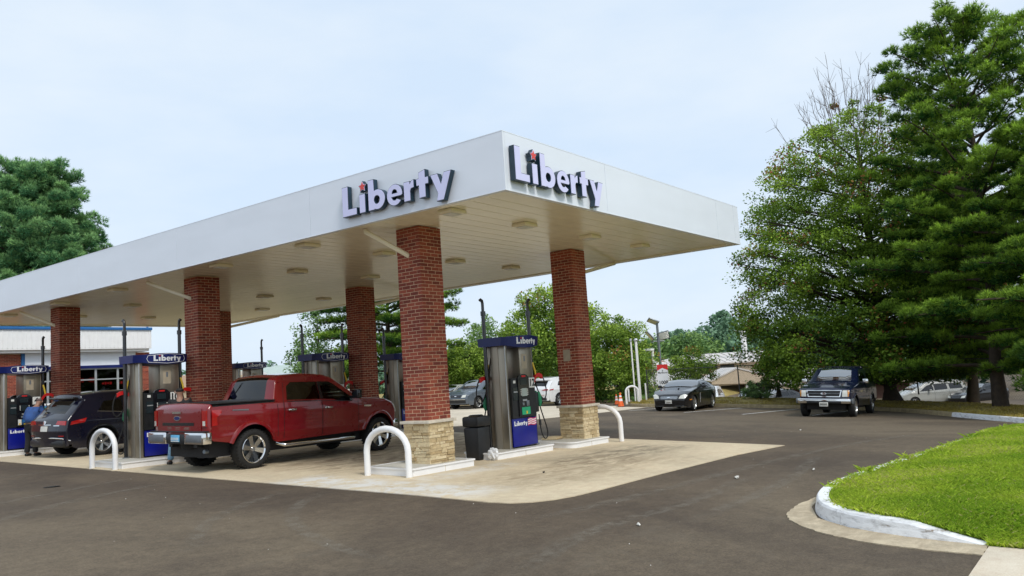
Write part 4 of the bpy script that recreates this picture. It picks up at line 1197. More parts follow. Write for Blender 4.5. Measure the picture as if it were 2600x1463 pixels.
litter(3.4, -3.3, .05, 'paper', 'white scrap on the asphalt beyond the grass island kerb', 'paper_scrap', .2)
litter(-3.2, 8.6, .16, 'rubber', 'dark strip of rubber on the asphalt at far left of the foreground', 'rubber_strip', -.2, .012)
litter(12.0, -.3, .06, 'paper', 'white leaf scrap on the asphalt in front of the blue pickup', 'paper_scrap', .3)
rs = random.Random(5); vsx = MB()
for i in range(130):
    x, y = rs.uniform(-6, 14), rs.uniform(-4, 9)
    if x > -1.2 and y > -1.1 and x < 8.5: continue
    s = rs.uniform(.003, .010); z = G(x, y)
    vsx.raw([(x-s, y, z), (x, y-s*.6, z), (x+s, y+.002, z), (x, y+s*.7, z), (x, y, z+s*.8)], [(0, 1, 4), (1, 2, 4), (2, 3, 4), (3, 0, 4)])
tag(vsx.build('scattered_grit', M['paper']), kind='stuff')

# ------------------------------------------------------------------ shop building
def shop():
    y0 = 33.0; zg = G(9, y0)
    root = empty('shop_building', (5.0, y0, zg), label='white and brick petrol station shop with blue roof edge, behind the left columns', cat='building')
    X = lambda x: x-5.0
    Z = lambda z: z-zg
    def B(name, mat, boxes, parent=root, bev=0):
        mb = MB()
        for (a, b) in boxes:
            a = (X(a[0]), a[1], Z(a[2])); b = (X(b[0]), b[1], Z(b[2]))
            mb.bbox(a, b, bev) if bev else mb.box(a, b)
        return mb.build(name, M[mat], parent, 30 if bev else None)
    B('rear_walls', 'tanwall', [((-12, .45, zg-.3), (-11.8, 12, 4.2)), ((11.6, .45, zg-.3), (11.84, 12, 4.2)), ((-12, 11.8, zg-.3), (11.84, 12, 4.2))])
    B('roof', 'roofpale', [((-12.2, -.2, 4.22), (11.6, 12, 4.34))])
    B('shop_floor', 'gutter', [((-12, .3, zg-.3), (11.6, 11.8, zg+.06))])
    # ribbed white mansard with blue coping
    fs = MB(); fs.box((X(-12.3), -.62, Z(4.33)), (X(11.62), -.50, Z(5.26)))
    x = -12.28
    while x < 11.6:
        fs.box((X(x), -.645, Z(4.40)), (X(x)+.03, -.6205, Z(5.26))); x += .20
    fs.box((X(-12.3), -.50, Z(4.33)), (X(11.62), 1.2, Z(4.36)))
    fs.build('white_mansard', M['white'], root)
    B('side_mansard', 'white', [((11.625, -.62, 4.33), (11.66, 6, 5.26))])
    B('blue_coping', 'trimblue', [((-12.35, -.70, 5.262), (11.68, -.45, 5.40))], bev=.01)
    B('coping_post', 'trimblue', [((11.45, -.60, 5.402), (11.52, -.53, 5.50))])
    B('soffit_board', 'white', [((-12.3, -.49, 4.20), (11.6, .24, 4.325))])
    # brick piers
    def pier(x0, x1, z1):
        mb = MB(); mb.box((X(x0), -.06, Z(zg-.1)), (X(x1), .5, Z(z1))); o = mb.build('brick_pier', M['mortar'], root)
        bb = MB(); c = 0; z = zg+.0
        while z+.058 < z1:
            off = 0 if c % 2 else .1017; u = x0-off
            while u < x1-.02:
                a, b = max(u+.004, x0), min(u+.1994, x1)
                if b-a > .03: bb.box((X(a), -.068, Z(z)), (X(b), -.0605, Z(z)+.058))
                u += .2033
            z += .0677; c += 1
        tag(bb.build('brickwork', M['brick'], o), kind='stuff')
    pier(-12, 5.70, 4.17); pier(11.09, 11.84, 4.17)
    # white panel band and blue heads
    B('blue_post', 'trimblue', [((5.71, -.12, 3.5), (5.86, .3, 4.19))])
    B('sign_band', 'fascia', [((5.865, -.10, 3.56), (8.35, .2, 4.19)), ((8.356, -.10, 3.56), (11.085, .2, 4.19))][:1])
    B('sign_band', 'fascia', [((8.356, -.10, 3.56), (11.085, .2, 4.19))])
    B('blue_head', 'navy', [((5.865, -.14, 3.42), (11.085, .2, 3.555))])
    # glazed front: frames and panes
    B('stall_riser', 'brownwall', [((5.8, 0.02, zg-.1), (9.05, .16, zg+.45))])
    xs = [5.75, 6.9, 8.0, 9.12, 10.21, 11.06]
    for a, b in zip(xs[:-1], xs[1:]):
        door = a > 9.0
        fr = MB()
        for p, q in (((a, 0, zg+.05), (a+.05, .09, 3.42)), ((b-.05, 0, zg+.05), (b, .09, 3.42)), ((a+.05, 0, 3.36), (b-.05, .09, 3.42)), ((a+.05, 0, 2.84), (b-.05, .09, 2.90))):
            fr.box((X(p[0]), p[1], Z(p[2])), (X(q[0]), q[1], Z(q[2])))
        if not door: fr.box((X(a+.05), 0, Z(zg+.45)), (X(b-.05), .09, Z(zg+.51)))
        else: fr.box((X(a+.05), 0, Z(zg+.06)), (X(b-.05), .09, Z(zg+.24)))
        f = fr.build('shop_door' if door else 'window_frame', M['galv'], root)
        MB().box((X(a+.05), .04, Z(2.90)), (X(b-.05), .05, Z(3.36))).build('pane', M['storeglass'], f)
        MB().box((X(a+.05), .04, Z(zg+.24 if door else zg+.51)), (X(b-.05), .05, Z(2.84))).build('pane', M['storeglass'], f)
        if door and a < 10: MB().box((X(b-.16), -.05, Z(zg+.9)), (X(b-.12), -.01, Z(zg+1.4))).build('door_handle', M['trimblue'], f)
    # stocked interior
    B('back_wall', 'tanwall', [((-11, 5.2, zg), (11.5, 5.3, 4.2))])
    rs = random.Random(4)
    for i in range(5):
        x = 6.0+i*1.05
        if i == 3: continue
        mb = MB(); mb.box((X(x), 1.6, Z(zg+.07)), (X(x+.7), 2.1, Z(zg+1.9))); mb.build('shelf_unit', M['interior'], root)
        for m_ in ('redplastic', 'yellow', 'trimblue', 'label'):
            pk = MB()
            for _ in range(6):
                a = rs.uniform(x, x+.58); zz = zg+.2+rs.randint(0, 4)*.36
                pk.box((X(a), 1.52+rs.uniform(0, .04), Z(zz)), (X(a+.1), 1.595, Z(zz+rs.uniform(.12, .25))))
            tag(pk.build('stock', M[m_], root), kind='stuff')
shop()
def led():
    root = empty('price_display', (8.68, 33.16, 2.86), label='red glowing price display hanging inside the shop window', cat='display')
    MB().box((-.75, .02, -.16), (.75, .08, .16)).build('case', M['blackgloss'], root)
    segs = {'0': 'abcdef', '1': 'bc', '5': 'afgcd', '6': 'afgedc', '9': 'abcdfg', '2': 'abged', '3': 'abgcd'}
    def digit(mb, ch, x):
        w, h, t = .085, .20, .022
        P = {'a': ((0, h-t), (w, h)), 'g': ((0, h/2-t/2), (w, h/2+t/2)), 'd': ((0, 0), (w, t)), 'f': ((0, h/2+.004), (t, h-t-.003)), 'b': ((w-t, h/2+.004), (w, h-t-.003)), 'e': ((0, t+.003), (t, h/2-.004)), 'c': ((w-t, t+.003), (w, h/2-.004))}
        for s in segs[ch]:
            a, b = P[s]; mb.box((x+a[0], .008, a[1]-.1), (x+b[0], .019, b[1]-.1))
    mb = MB()
    for i, ch in enumerate('1'): pass
    for x, ch in ((-.44, '6'), (-.32, '6'), (-.05, '1'), (.06, '9'), (.19, '9')): digit(mb, ch, x+.16)
    mb.build('digits', M['led'], root)
led()
for i, (x, c, lb) in enumerate([(9.75, 'led', 'small red neon sign in the shop door glass'), (10.55, 'led', 'small red neon sign at the far right shop window')]):
    mb = MB()
    for k in range(4): mb.box((x-.25+.13*k, 33.15, 2.62-.02*(k % 2)), (x-.17+.13*k, 33.17, 2.70+.03*(k % 2)))
    tag(mb.build('neon_sign', M[c]), lb, 'neon sign')
o = MB().bbox((-.45, -.3, 0), (.45, .3, 1.15), .03).build('ice_box', M['skyblue'], None, 30, (6.4, 32.3, G(6.4, 32.3)))
MB().bbox((-.46, -.31, 1.152), (.46, .31, 1.25), .02).build('lid', M['white'], o, 30)
tag(o, 'blue chest with a white lid in front of the shop window', 'ice chest')

# ------------------------------------------------------------------ vehicles
def lerp_prof(pts, x):
    if x <= pts[0][0]: return pts[0][1]
    for (a, b), (c, d) in zip(pts[:-1], pts[1:]):
        if x <= c: return b+(d-b)*(x-a)/(c-a) if c > a else d
    return pts[-1][1]
class Car:
    def __init__(s, name, loc, heading, label, cat, spec, mats, group=None, slope=True):
        s.sp = spec; s.m = mats
        s.root = empty(name, loc, heading, label, cat, group)
        if slope:
            hx, hy = math.cos(heading), math.sin(heading); x_, y_ = loc[0], loc[1]
            gd = (G(x_+3*hx, y_+3*hy)-G(x_, y_))/3; gl = (G(x_-.8*hy, y_+.8*hx)-G(x_+.8*hy, y_-.8*hx))/1.6
            s.root.rotation_euler = (math.atan(gl), -math.atan(gd), heading)
        s.up = fillet(spec['upper'], 5)      # rear bottom -> roof -> front bottom
        s.low = spec['lower']                # front bottom -> rear bottom (arches cut below)
        s.body()
    def f(s, x, z):
        sp = s.sp
        w = sp['W']*lerp_prof(sp['plan'], x)*lerp_prof(sp['tumble'], z)
        for (z0, amp, wd) in sp.get('creases', ()): w += amp*math.exp(-((z-z0)/wd)**2)
        return w
    def lower_line(s):
        out = []; r = s.sp['arch']
        zc = s.sp['R']
        pts = s.low
        for i, (x, z) in enumerate(pts):
            out.append((x, z))
            if i+1 < len(pts):
                for ax in sorted(s.sp['axles'], reverse=True):
                    if pts[i+1][0] < ax-r*.5 and x > ax+r*.5:
                        zz = z+(pts[i+1][1]-z)*((x-ax)/(x-pts[i+1][0]))
                        a = math.asin(max(-1, min(1, (zz-zc)/r)))
                        for k in range(17):
                            t = a+(PI-2*a)*k/16; out.append((ax+r*math.cos(t), zc+r*math.sin(t)))
        return out
    def panel_bm(s, loops, eps=0.0, side=1, cut=.085):
        flat = [p for l in loops for p in l]
        tris = tessellate_polygon([[Vector((p[0], p[1], 0)) for p in l] for l in loops])
        bm = bmesh.new(); vv = [bm.verts.new((p[0], 0, p[1])) for p in flat]
        for t in tris:
            try: bm.faces.new([vv[i] for i in t])
            except ValueError: pass
        xs = [p[0] for p in flat]; zs = [p[1] for p in flat]
        for ax, lo, hi in ((0, min(xs), max(xs)), (2, min(zs), max(zs))):
            st = cut*(2.2 if ax == 0 else .8); k = math.ceil(lo/st)
            while k*st < hi:
                co = Vector((0, 0, 0)); co[ax] = k*st; no = Vector((0, 0, 0)); no[ax] = 1
                bmesh.ops.bisect_plane(bm, geom=bm.verts[:]+bm.edges[:]+bm.faces[:], dist=1e-5, plane_co=co, plane_no=no); k += 1
        for v in bm.verts: v.co.y = side*(s.f(v.co.x, v.co.z)+eps)
        bmesh.ops.recalc_face_normals(bm, faces=bm.faces[:])
        bm.faces.ensure_lookup_table()
        tot = sum(f.normal.y*f.calc_area() for f in bm.faces)
        if tot*side < 0: bmesh.ops.reverse_faces(bm, faces=bm.faces[:])
        return bm
    def patch(s, name, loops, mat, eps=.004, sides=(1, -1), parent=None):
        for sd in sides:
            bm = s.panel_bm(loops, eps, sd); me = bpy.data.meshes.new(name); bm.to_mesh(me); bm.free()
            me.materials.append(M[mat]); me.polygons.foreach_set('use_smooth', [True]*len(me.polygons))
            o = link(name, me, parent or s.root)
        return o
    def body(s):
        sp = s.sp; up = s.up; n = len(up)
        low = s.lower_line()
        outline = [(p[0], p[1]) for p in up] + low[1:-1]
        wins = sp.get('windows', [])
        bm = bmesh.new()
        for sd in (1, -1):
            b2 = s.panel_bm([outline]+[w[::-1] for w in wins], 0, sd)
            me = bpy.data.meshes.new('t'); b2.to_mesh(me); b2.free(); bm.from_mesh(me); bpy.data.meshes.remove(me)
        # strip across the car between the two silhouettes
        K = 14; r = sp.get('round', .05)
        nor = []
        for i in range(n):
            a = Vector(up[max(0, i-1)][:2]); b = Vector(up[min(n-1, i+1)][:2]); d = (b-a).normalized(); nor.append(Vector((-d.y, d.x)))
        rows = []
        bulge = sp.get('bulge', .08); xm = (sp['axles'][0]+sp['axles'][1])/2
        for i in range(n):
            P = Vector(up[i][:2]); w = s.f(P.x, P.y); row = []
            for k in range(K+1):
                if k <= 3: y = -w+r*(1-math.cos(k/3*PI/2))
                elif k >= K-3: y = w-r*(1-math.cos((K-k)/3*PI/2))
                else: y = (-w+r)+(2*w-2*r)*(k-3)/(K-6)
                e = w-abs(y); sfac = math.sqrt(max(0, 1-((r-e)/r)**2)) if e < r else 1.0
                crown = max(0, 1-(y/w)**2)
                q = P + nor[i]*(r*sfac)
                end = abs(nor[i].x)
                q = q + nor[i]*(crown*(bulge*end+sp.get('crown', .035)*(1-end)))
                row.append(bm.verts.new((q.x, y, q.y)))
            rows.append(row)
        s.rows = [[v.co.copy() for v in r_] for r_ in rows]
        glassq = {'glass_f': [], 'glass_r': [], 'dark': []}
        fr = sp.get('frame', 4)
        for i in range(n-1):
            tg = up[i][2]
            for k in range(K):
                f = (rows[i][k], rows[i][k+1], rows[i+1][k+1], rows[i+1][k])
                if tg in glassq and (tg == 'dark' or fr <= k < K-fr): glassq[tg].append([v.co.copy() for v in f]); 
                else: bm.faces.new(f)
        bmesh.ops.remove_doubles(bm, verts=bm.verts[:], dist=2e-4)
        me = bpy.data.meshes.new('body'); bm.to_mesh(me); bm.free(); me.materials.append(M[s.m['paint']])
        me.polygons.foreach_set('use_smooth', [True]*len(me.polygons)); me.set_sharp_from_angle(angle=R(42))
        s.body_o = link('body', me, s.root)
        for tg, nm, mt in (('glass_f', 'windscreen', s.m.get('wind', 'screenglass')), ('glass_r', 'rear_window', s.m.get('rearglass', 'tint')), ('dark', 'bed_shadow', 'black')):  # black sheet over the open bed stands in for its shaded inside
            if glassq[tg]:
                mb = MB(); 
                for q in glassq[tg]: mb.raw([p[:] for p in q], [(0, 1, 2, 3)])
                bm = bmesh.new(); vv = [bm.verts.new(v) for v in mb.v]
                for f in mb.f: bm.faces.new([vv[i] for i in f])
                bm.normal_update()
                bmesh.ops.remove_doubles(bm, verts=bm.verts[:], dist=2e-4)
                if sum(f.normal.z*f.calc_area() for f in bm.faces) < 0: bmesh.ops.reverse_faces(bm, faces=bm.faces[:])
                me = bpy.data.meshes.new(nm); bm.to_mesh(me); bm.free(); me.materials.append(M[mt]); me.polygons.foreach_set('use_smooth', [True]*len(me.polygons))
                link(nm, me, s.root)
        for i, w in enumerate(wins):
            mt = s.m.get('sideglass', 'tint')
            if isinstance(mt, (list, tuple)): mt = mt[i]
            s.patch('side_window', [w], mt, -.012)
        # dark insides: floor pan, wheel wells, cabin
        x0 = min(p[0] for p in up)+.15; x1 = max(p[0] for p in up)-.15; W = sp['W']
        mb = MB(); mb.box((x0, -W+.30, sp['R']*.75), (x1, W-.30, sp.get('floor', .62))); mb.build('underbody', M['interior'], s.root)
        bl = sp['belt']; c0, c1 = sp['cabin']
        mb = MB(); mb.box((c0, -W+.16, sp.get('floor', .62)-.1), (c1, W-.16, bl-.12)); mb.build('cabin', M['interior'], s.root)
        for sx in sp.get('seats', []):
            for sy in (-.38, .38):
                mb = MB(); mb.bbox((sx-.10, sy-.24, bl-.3), (sx+.08, sy+.24, bl+.18), .05); mb.bbox((sx-.09, sy-.12, bl+.20), (sx+.03, sy+.12, bl+.38), .04)
                mb.build('seat', M['seat'], s.root, 40)
        # wheels
        Wt = sp.get('track', W-.12); 
        proto = None
        for ax in sp['axles']:
            for sd in (1, -1):
                s.wheel((ax, sd*Wt, sp['R']), sd)
    WH = {}
    def wheel(s, loc, sd):
        sp = s.sp; key = (sp['R'], sp['rim'], sp['spokes'], s.m.get('rim', 'alloy'), sp.get('tw', .22))
        if key not in Car.WH:
            Rr, ri, (ns, style), rm, tw = key
            mb = MB(); h = tw/2
            prof = [(ri*.97, -h*.8), (ri+.02, -h), (Rr-.05, -h*1.04), (Rr-.012, -h*.86), (Rr, -h*.6), (Rr, h*.6), (Rr-.012, h*.86), (Rr-.05, h*1.04), (ri+.02, h), (ri*.97, h*.8), (ri*.9, 0)]
            mb.lathe(prof, 40, 'y')
            if style == 'truck':
                for k in range(36):
                    t = 2*PI*k/36; M4 = Matrix.Rotation(-t, 4, 'Y') @ Matrix.Translation((Rr-.008, 0, 0))
                    for yy in (-h*.95, h*.55): mb.box((-.012, yy, -.014), (.012, yy+h*.4, .014), M4)
            ty = mb.mesh('wheel', M['rubber'], 40)
            mb = MB()
            mb.lathe([(ri*.90, -h*.3), (ri*.93, h*.55), (ri*1.03, h*.98), (ri*1.0, h*1.02), (ri*.95, h*.90), (ri*.88, h*.5), (ri*.88, -h*.2)], 40, 'y')
            mb.lathe([(0, h*.72), (ri*.16, h*.72), (ri*.22, h*.62), (ri*.24, h*.3)], 20, 'y')
            for k in range(ns):
                t0 = 2*PI*k/ns
                offs_ = [(-.0, 1)] if style != 'twin' else [(-.13, .6), (.13, .6)]
                for off, ws in offs_:
                    t = t0+off; wi, wo = (ri*.13*ws, ri*.20*ws) if style == 'truck' else (ri*.12*ws, ri*.15*ws)
                    if style == 'fan': wi, wo = ri*.14, ri*.26
                    M4 = Matrix.Rotation(-t, 4, 'Y')
                    V = [(ri*.14, h*.70, -wi), (ri*.14, h*.70, wi), (ri*.95, h*.84, wo), (ri*.95, h*.84, -wo), (ri*.14, h*.3, -wi), (ri*.14, h*.3, wi), (ri*.93, h*.45, wo), (ri*.93, h*.45, -wo)]
                    mb.raw([tuple(M4 @ Vector(p)) for p in V], [(0, 1, 2, 3), (7, 6, 5, 4), (0, 4, 5, 1), (1, 5, 6, 2), (2, 6, 7, 3), (3, 7, 4, 0)])
            rmesh = mb.mesh('rim', M[rm], 35)
            mb = MB(); mb.lathe([(0, -h*.25), (ri*.9, -h*.25)], 24, 'y'); mb.lathe([(ri*.62, h*.05), (ri*.3, h*.08), (ri*.1, h*.08)], 24, 'y')
            dmesh = mb.mesh('brake_disc', M['greymetal'])
            Car.WH[key] = (ty, rmesh, dmesh)
        ty, rm, dm = Car.WH[key]
        o = link('wheel', ty, s.root, loc, (0, random.uniform(0, 1), 0 if sd > 0 else PI))
        link('rim', rm, o); link('brake_disc', dm, o)
    # x of the front (+1) or rear (-1) skin at (y, z)
    def skin_x(s, y, z, end):
        best = None
        K = len(s.rows[0])
        for i in range(len(s.rows)-1):
            for k in range(K-1):
                a, b, c, d = s.rows[i][k], s.rows[i][k+1], s.rows[i+1][k+1], s.rows[i+1][k]
                ylo, yhi = min(a.y, b.y, c.y, d.y), max(a.y, b.y, c.y, d.y)
                if not (ylo-1e-4 <= y <= yhi+1e-4): continue
                z0 = min(a.z, b.z, c.z, d.z); z1 = max(a.z, b.z, c.z, d.z)
                if not (z0-.012 <= z <= z1+.012): continue
                pa = (a+b)/2; pd = (d+c)/2
                tt = 0.5 if abs(pd.z-pa.z) < 1e-5 else (z-pa.z)/(pd.z-pa.z); tt = max(0, min(1, tt))
                u = 0.5 if abs(b.y-a.y) < 1e-6 else (y-a.y)/(b.y-a.y); u = max(0, min(1, u))
                x = (a.x+(b.x-a.x)*u)*(1-tt)+(d.x+(c.x-d.x)*u)*tt
                if best is None or x*end > best*end: best = x
        return best
    def face(s, name, loops, mat, end=1, eps=.006, depth=.02, parent=None, mirror=False):
        """patch lying on the front (+1) or rear (-1) skin; loops in (y, z)"""
        for mir in ((1, -1) if mirror else (1,)):
            fl = [[(p[0]*mir, p[1]) for p in (l if mir > 0 else l[::-1])] for l in loops]
            flat = [p for l in fl for p in l]
            bm = bmesh.new(); vv = [bm.verts.new((0, p[0], p[1])) for p in flat]
            for t in tessellate_polygon([[Vector((p[0], p[1], 0)) for p in l] for l in fl]):
                try: bm.faces.new([vv[i] for i in t])
                except ValueError: pass
            ys_ = [p[0] for p in flat]; k = math.ceil(min(ys_)/.12)
            while k*.12 < max(ys_):
                bmesh.ops.bisect_plane(bm, geom=bm.verts[:]+bm.edges[:]+bm.faces[:], dist=1e-5, plane_co=(0, k*.12, 0), plane_no=(0, 1, 0)); k += 1
            zs_ = [p[1] for p in flat]; k = math.ceil(min(zs_)/.07)
            while k*.07 < max(zs_):
                bmesh.ops.bisect_plane(bm, geom=bm.verts[:]+bm.edges[:]+bm.faces[:], dist=1e-5, plane_co=(0, 0, k*.07), plane_no=(0, 0, 1)); k += 1
            last = None
            for v in bm.verts:
                x = s.skin_x(v.co.y, v.co.z, end)
                if x is None:
                    yy = v.co.y
                    for q in range(12):
                        yy *= .97; x = s.skin_x(yy, v.co.z, end)
                        if x is not None: break
                v.co.x = (x if x is not None else 0)+end*eps
            ex = bmesh.ops.extrude_face_region(bm, geom=bm.faces[:])
            for e in ex['geom']:
                if isinstance(e, bmesh.types.BMVert): e.co.x += end*depth
            bmesh.ops.recalc_face_normals(bm, faces=bm.faces[:])
            me = bpy.data.meshes.new(name); bm.to_mesh(me); bm.free(); me.materials.append(M[mat])
            me.polygons.foreach_set('use_smooth', [True]*len(me.polygons)); me.set_sharp_from_angle(angle=R(40))
            o = link(name, me, parent or s.root)
        return o
    def part(s, name, mat, fn, smooth=40, parent=None):
        mb = MB(); fn(mb); return mb.build(name, M[mat], parent or s.root, smooth)
    def mirror_pair(s, name, mat, x, z, size, stalk=True, out=.09):
        for sd in (1, -1):
            y = s.f(x, z)
            mb = MB(); mb.bbox((x-size[0]/2, sd*(y+out) if sd > 0 else -(y+out+size[1]), z), (x+size[0]/2, y+out+size[1] if sd > 0 else -(y+out), z+size[2]), .03)
            o = mb.build('wing_mirror', M[mat], s.root, 40)
            if stalk: MB().box((x-.03, min(sd*(y-.02), sd*(y+out+.02)), z+.02), (x+.04, max(sd*(y-.02), sd*(y+out+.02)), z+.07)).build('mirror_arm', M['black'], o)
    def seam(s, pts, name='door_seam', w=.013):
        pts = dense(pts, .06)
        for sd in (1, -1):
            V = []; F = []
            for i, p in enumerate(pts):
                a = Vector(pts[max(0, i-1)]); b = Vector(pts[min(len(pts)-1, i+1)]); d = (b-a).normalized(); nn = Vector((-d.y, d.x))*w/2
                for sg in (-1, 1):
                    q = Vector(p)+nn*sg; V.append((q.x, sd*(s.f(q.x, q.y)+.003), q.y))
            for i in range(len(pts)-1): F.append((2*i, 2*i+1, 2*i+3, 2*i+2) if sd < 0 else (2*i, 2*i+2, 2*i+3, 2*i+1))
            MB().raw(V, F).build(name, M['black'], s.root)
    def flare(s, ax, r0, r1, mat, eps=.03):
        zc = s.sp['R']; a0 = math.asin(max(-1, min(1, (s.sp.get('flare_z', .5)-zc)/r0)))
        for sd in (1, -1):
            V = []; F = []; N = 22
            for i in range(N+1):
                t = a0+(PI-2*a0)*i/N
                for rr, e in ((r0, -.01), (r0, eps), ((r0+r1)/2, eps*.9), (r1, -.004)):
                    x, z = ax+rr*math.cos(t), zc+rr*math.sin(t); V.append((x, sd*(s.f(x, z)+e), z))
            for i in range(N):
                for k in range(3):
                    f = (i*4+k, i*4+k+1, (i+1)*4+k+1, (i+1)*4+k); F.append(f if sd < 0 else f[::-1])
            MB().raw(V, F).build('wheel_arch', M[mat], s.root, 40)

def oval(c, rx, rz, n=20): return [(c[0]+rx*math.cos(2*PI*i/n), c[1]+rz*math.sin(2*PI*i/n)) for i in range(n)]
def rect(y0, y1, z0, z1): return [(y0, z0), (y1, z0), (y1, z1), (y0, z1)]

def red_truck():
    sp = dict(W=.985, axles=(0.0, 3.68), R=.41, arch=.515, rim=.28, spokes=(6, 'truck'), tw=.27, track=.865, belt=1.32, cabin=(.75, 2.9), floor=.75,
        upper=[(-.99, .66, 0), (-1.0, 1.28, .03), (-.96, 1.33, .02, 'dark'), (.56, 1.35, .02, 'body'), (.60, 1.37, .02, 'glass_r'), (.76, 1.79, .10, 'body'), (.92, 1.865, .12), (1.5, 1.895, .3), (2.05, 1.86, .2), (2.30, 1.79, .14, 'glass_f'), (2.98, 1.32, .05, 'body'), (3.12, 1.27, .06), (3.9, 1.215, .3), (4.17, 1.12, .12), (4.26, .98, .06), (4.27, .62, 0)],
        lower=[(4.27, .62), (4.2, .56), (.62, .50), (-.60, .60), (-.99, .66)],
        plan=[(-1.1, .985), (-.6, 1.0), (3.2, 1.0), (3.9, .985), (4.2, .95), (4.4, .91)], tumble=[(.4, .965), (.62, .985), (.95, 1.0), (1.2, .995), (1.34, .965), (1.6, .87), (1.8, .80), (2.0, .75)],
        creases=[(1.15, .010, .05), (.72, .012, .05)], round=.055, bulge=.07, crown=.03, frame=4, seats=(1.25, 2.15), flare_z=.56,
        windows=[[(.90, 1.38), (1.84, 1.36), (1.84, 1.755), (1.10, 1.765), (.97, 1.68)], [(1.93, 1.355), (2.22, 1.335), (2.40, 1.285), (2.82, 1.28), (2.80, 1.36), (2.32, 1.69), (2.20, 1.745), (1.93, 1.755)]])
    c = Car('red_pickup_truck', (.10, 8.12, G(.1, 8.1)), R(2.0), 'shiny dark red crew cab pickup truck refuelling between the pump rows', 'pickup truck', sp, dict(paint='redpaint', rim='chrome', sideglass=('tint', 'glass'), rearglass='tint'))
    for ax in (0, 3.68): c.flare(ax, .515, .60, 'redpaint')
    # doors stand a hair proud of the body side
    dr = [[(.80, .60), (1.86, .57), (1.86, 1.31), (.82, 1.33)], [(1.885, .57), (2.98, .56), (2.97, 1.23), (2.42, 1.25), (2.2, 1.29), (1.885, 1.31)]]
    for d in dr: c.patch('door', [d], 'redpaint', .006)
    c.seam([(.79, .56), (.80, 1.35), (.89, 1.76)]); c.seam([(1.872, .56), (1.872, 1.32)]); c.seam([(2.99, .55), (2.985, 1.27)]); c.seam([(.63, .62), (.63, 1.3)])
    c.patch('pillar_trim', [[(1.845, 1.36), (1.925, 1.355), (1.925, 1.757), (1.845, 1.757)]], 'blackgloss', .004)
    for x, z in ((.98, 1.165), (2.02, 1.155)):
        for sd in (1, -1):
            y = c.f(x, z)
            MB().bbox((x-.10, min(sd*y, sd*(y+.045)), z-.02), (x+.12, max(sd*y, sd*(y+.045)), z+.022), .012).build('door_handle', M['chrome'], c.root, 40)
    c.mirror_pair('wing_mirror', 'blackgloss', 2.78, 1.32, (.14, .22, .22))
    c.seam([(.9, 1.352), (2.8, 1.272)], 'window_trim', .02)
    # tail
    c.face('tailgate', [[(-.76, .78), (.76, .78), (.78, 1.30), (-.78, 1.30)]], 'redpaint', -1, .002, .012)
    c.face('tailgate_recess', [rect(-.56, .56, .97, 1.03)], 'blackgloss', -1, .014, .004)
    c.face('tailgate_letter', [rect(-.40, -.24, .90, .915)], 'chrome', -1, .014, .004)
    for y0, z in ((-.42, .90), (-.42, .93), (-.1, .90), (-.1, .93), (.2, .90), (.2, .93)): c.face('tailgate_letter', [rect(y0, y0+.16, z, z+.008)], 'chrome', -1, .014, .003)
    c.face('tailgate_handle', [rect(-.16, .14, 1.215, 1.255)], 'chrome', -1, .016, .02)
    c.face('emblem', [oval((-.02, 1.12), .115, .05)], 'chrome', -1, .016, .012); c.face('emblem_field', [oval((-.02, 1.12), .095, .038)], 'navy', -1, .029, .003)
    c.face('badge', [rect(-.70, -.58, .84, .86)], 'label', -1, .016, .004)
    for sd in (1, -1):
        zz = [(.80, .95), (.925, .95), (.93, 1.27), (.80, 1.27)]
        q = [(p[0]*sd, p[1]) for p in (zz if sd > 0 else zz[::-1])]
        c.face('tail_light', [q], 'redlens', -1, .002, .022)
        q = [(.83*sd, .965), (.90*sd, .965), (.90*sd, 1.06), (.83*sd, 1.06)]
        c.face('reverse_light', [q if sd > 0 else q[::-1]], 'lens', -1, .025, .004)
    c.patch('tail_light', [[(-.985, .95), (-.86, .96), (-.87, 1.12), (-.77, 1.20), (-.76, 1.27), (-.985, 1.27)]], 'redlens', .010)
    c.patch('decal', [[(-.52, 1.235), (-.50, 1.255), (-.12, 1.245), (-.12, 1.215), (-.3, 1.225)]], 'greymetal', .010)
    # stepped chrome rear bumper
    for y0, y1 in ((.33, .985), (-.985, -.33)): c.part('rear_bumper', 'chrome', lambda mb: mb.bbox((-1.19, y0, .60), (-.98, y1, .84), .03))
    c.part('bumper_step', 'black', lambda mb: (mb.bbox((-1.165, -.325, .60), (-.98, .325, .80), .02), mb.bbox((-1.16, -.95, .842), (-.98, .95, .862), .006)))
    for sd in (1, -1): c.part('bumper_inset', 'greymetal', lambda mb: mb.bbox((-1.197, min(.40*sd, .93*sd), .645), (-1.188, max(.40*sd, .93*sd), .79), .003))
    c.part('licence_plate', 'plateblue', lambda mb: mb.bbox((-1.18, -.15, .645), (-1.168, .15, .785), .004))
    c.part('plate_print', 'label', lambda mb: [mb.box((-1.184, -.12+.04*i, .68), (-1.181, -.10+.04*i, .735)) for i in range(7)] and mb.box((-1.184, -.14, .652), (-1.181, .14, .667)))
    c.part('brake_light', 'redlens', lambda mb: mb.bbox((.765, -.12, 1.815), (.80, .12, 1.86), .008)); c.part('cargo_light', 'lens', lambda mb: (mb.bbox((.765, .13, 1.815), (.80, .26, 1.86), .008), mb.bbox((.765, -.26, 1.815), (.80, -.13, 1.86), .008)))
    c.part('exhaust', 'greymetal', lambda mb: mb.tube([(-.2, -.55, .42), (-.75, -.62, .42), (-.95, -.66, .44)], .04, 10))
    c.part('rear_axle', 'black', lambda mb: (mb.tube([(0, -.8, .41), (0, .8, .41)], .06, 10), mb.lathe([(.0, -.14), (.13, -.12), (.16, 0), (.13, .12), (0, .14)], 14, 'y', (0, .1, .41)), mb.box((-1.0, -.5, .52), (4.0, -.38, .66)), mb.box((-1.0, .38, .52), (4.0, .5, .66))))
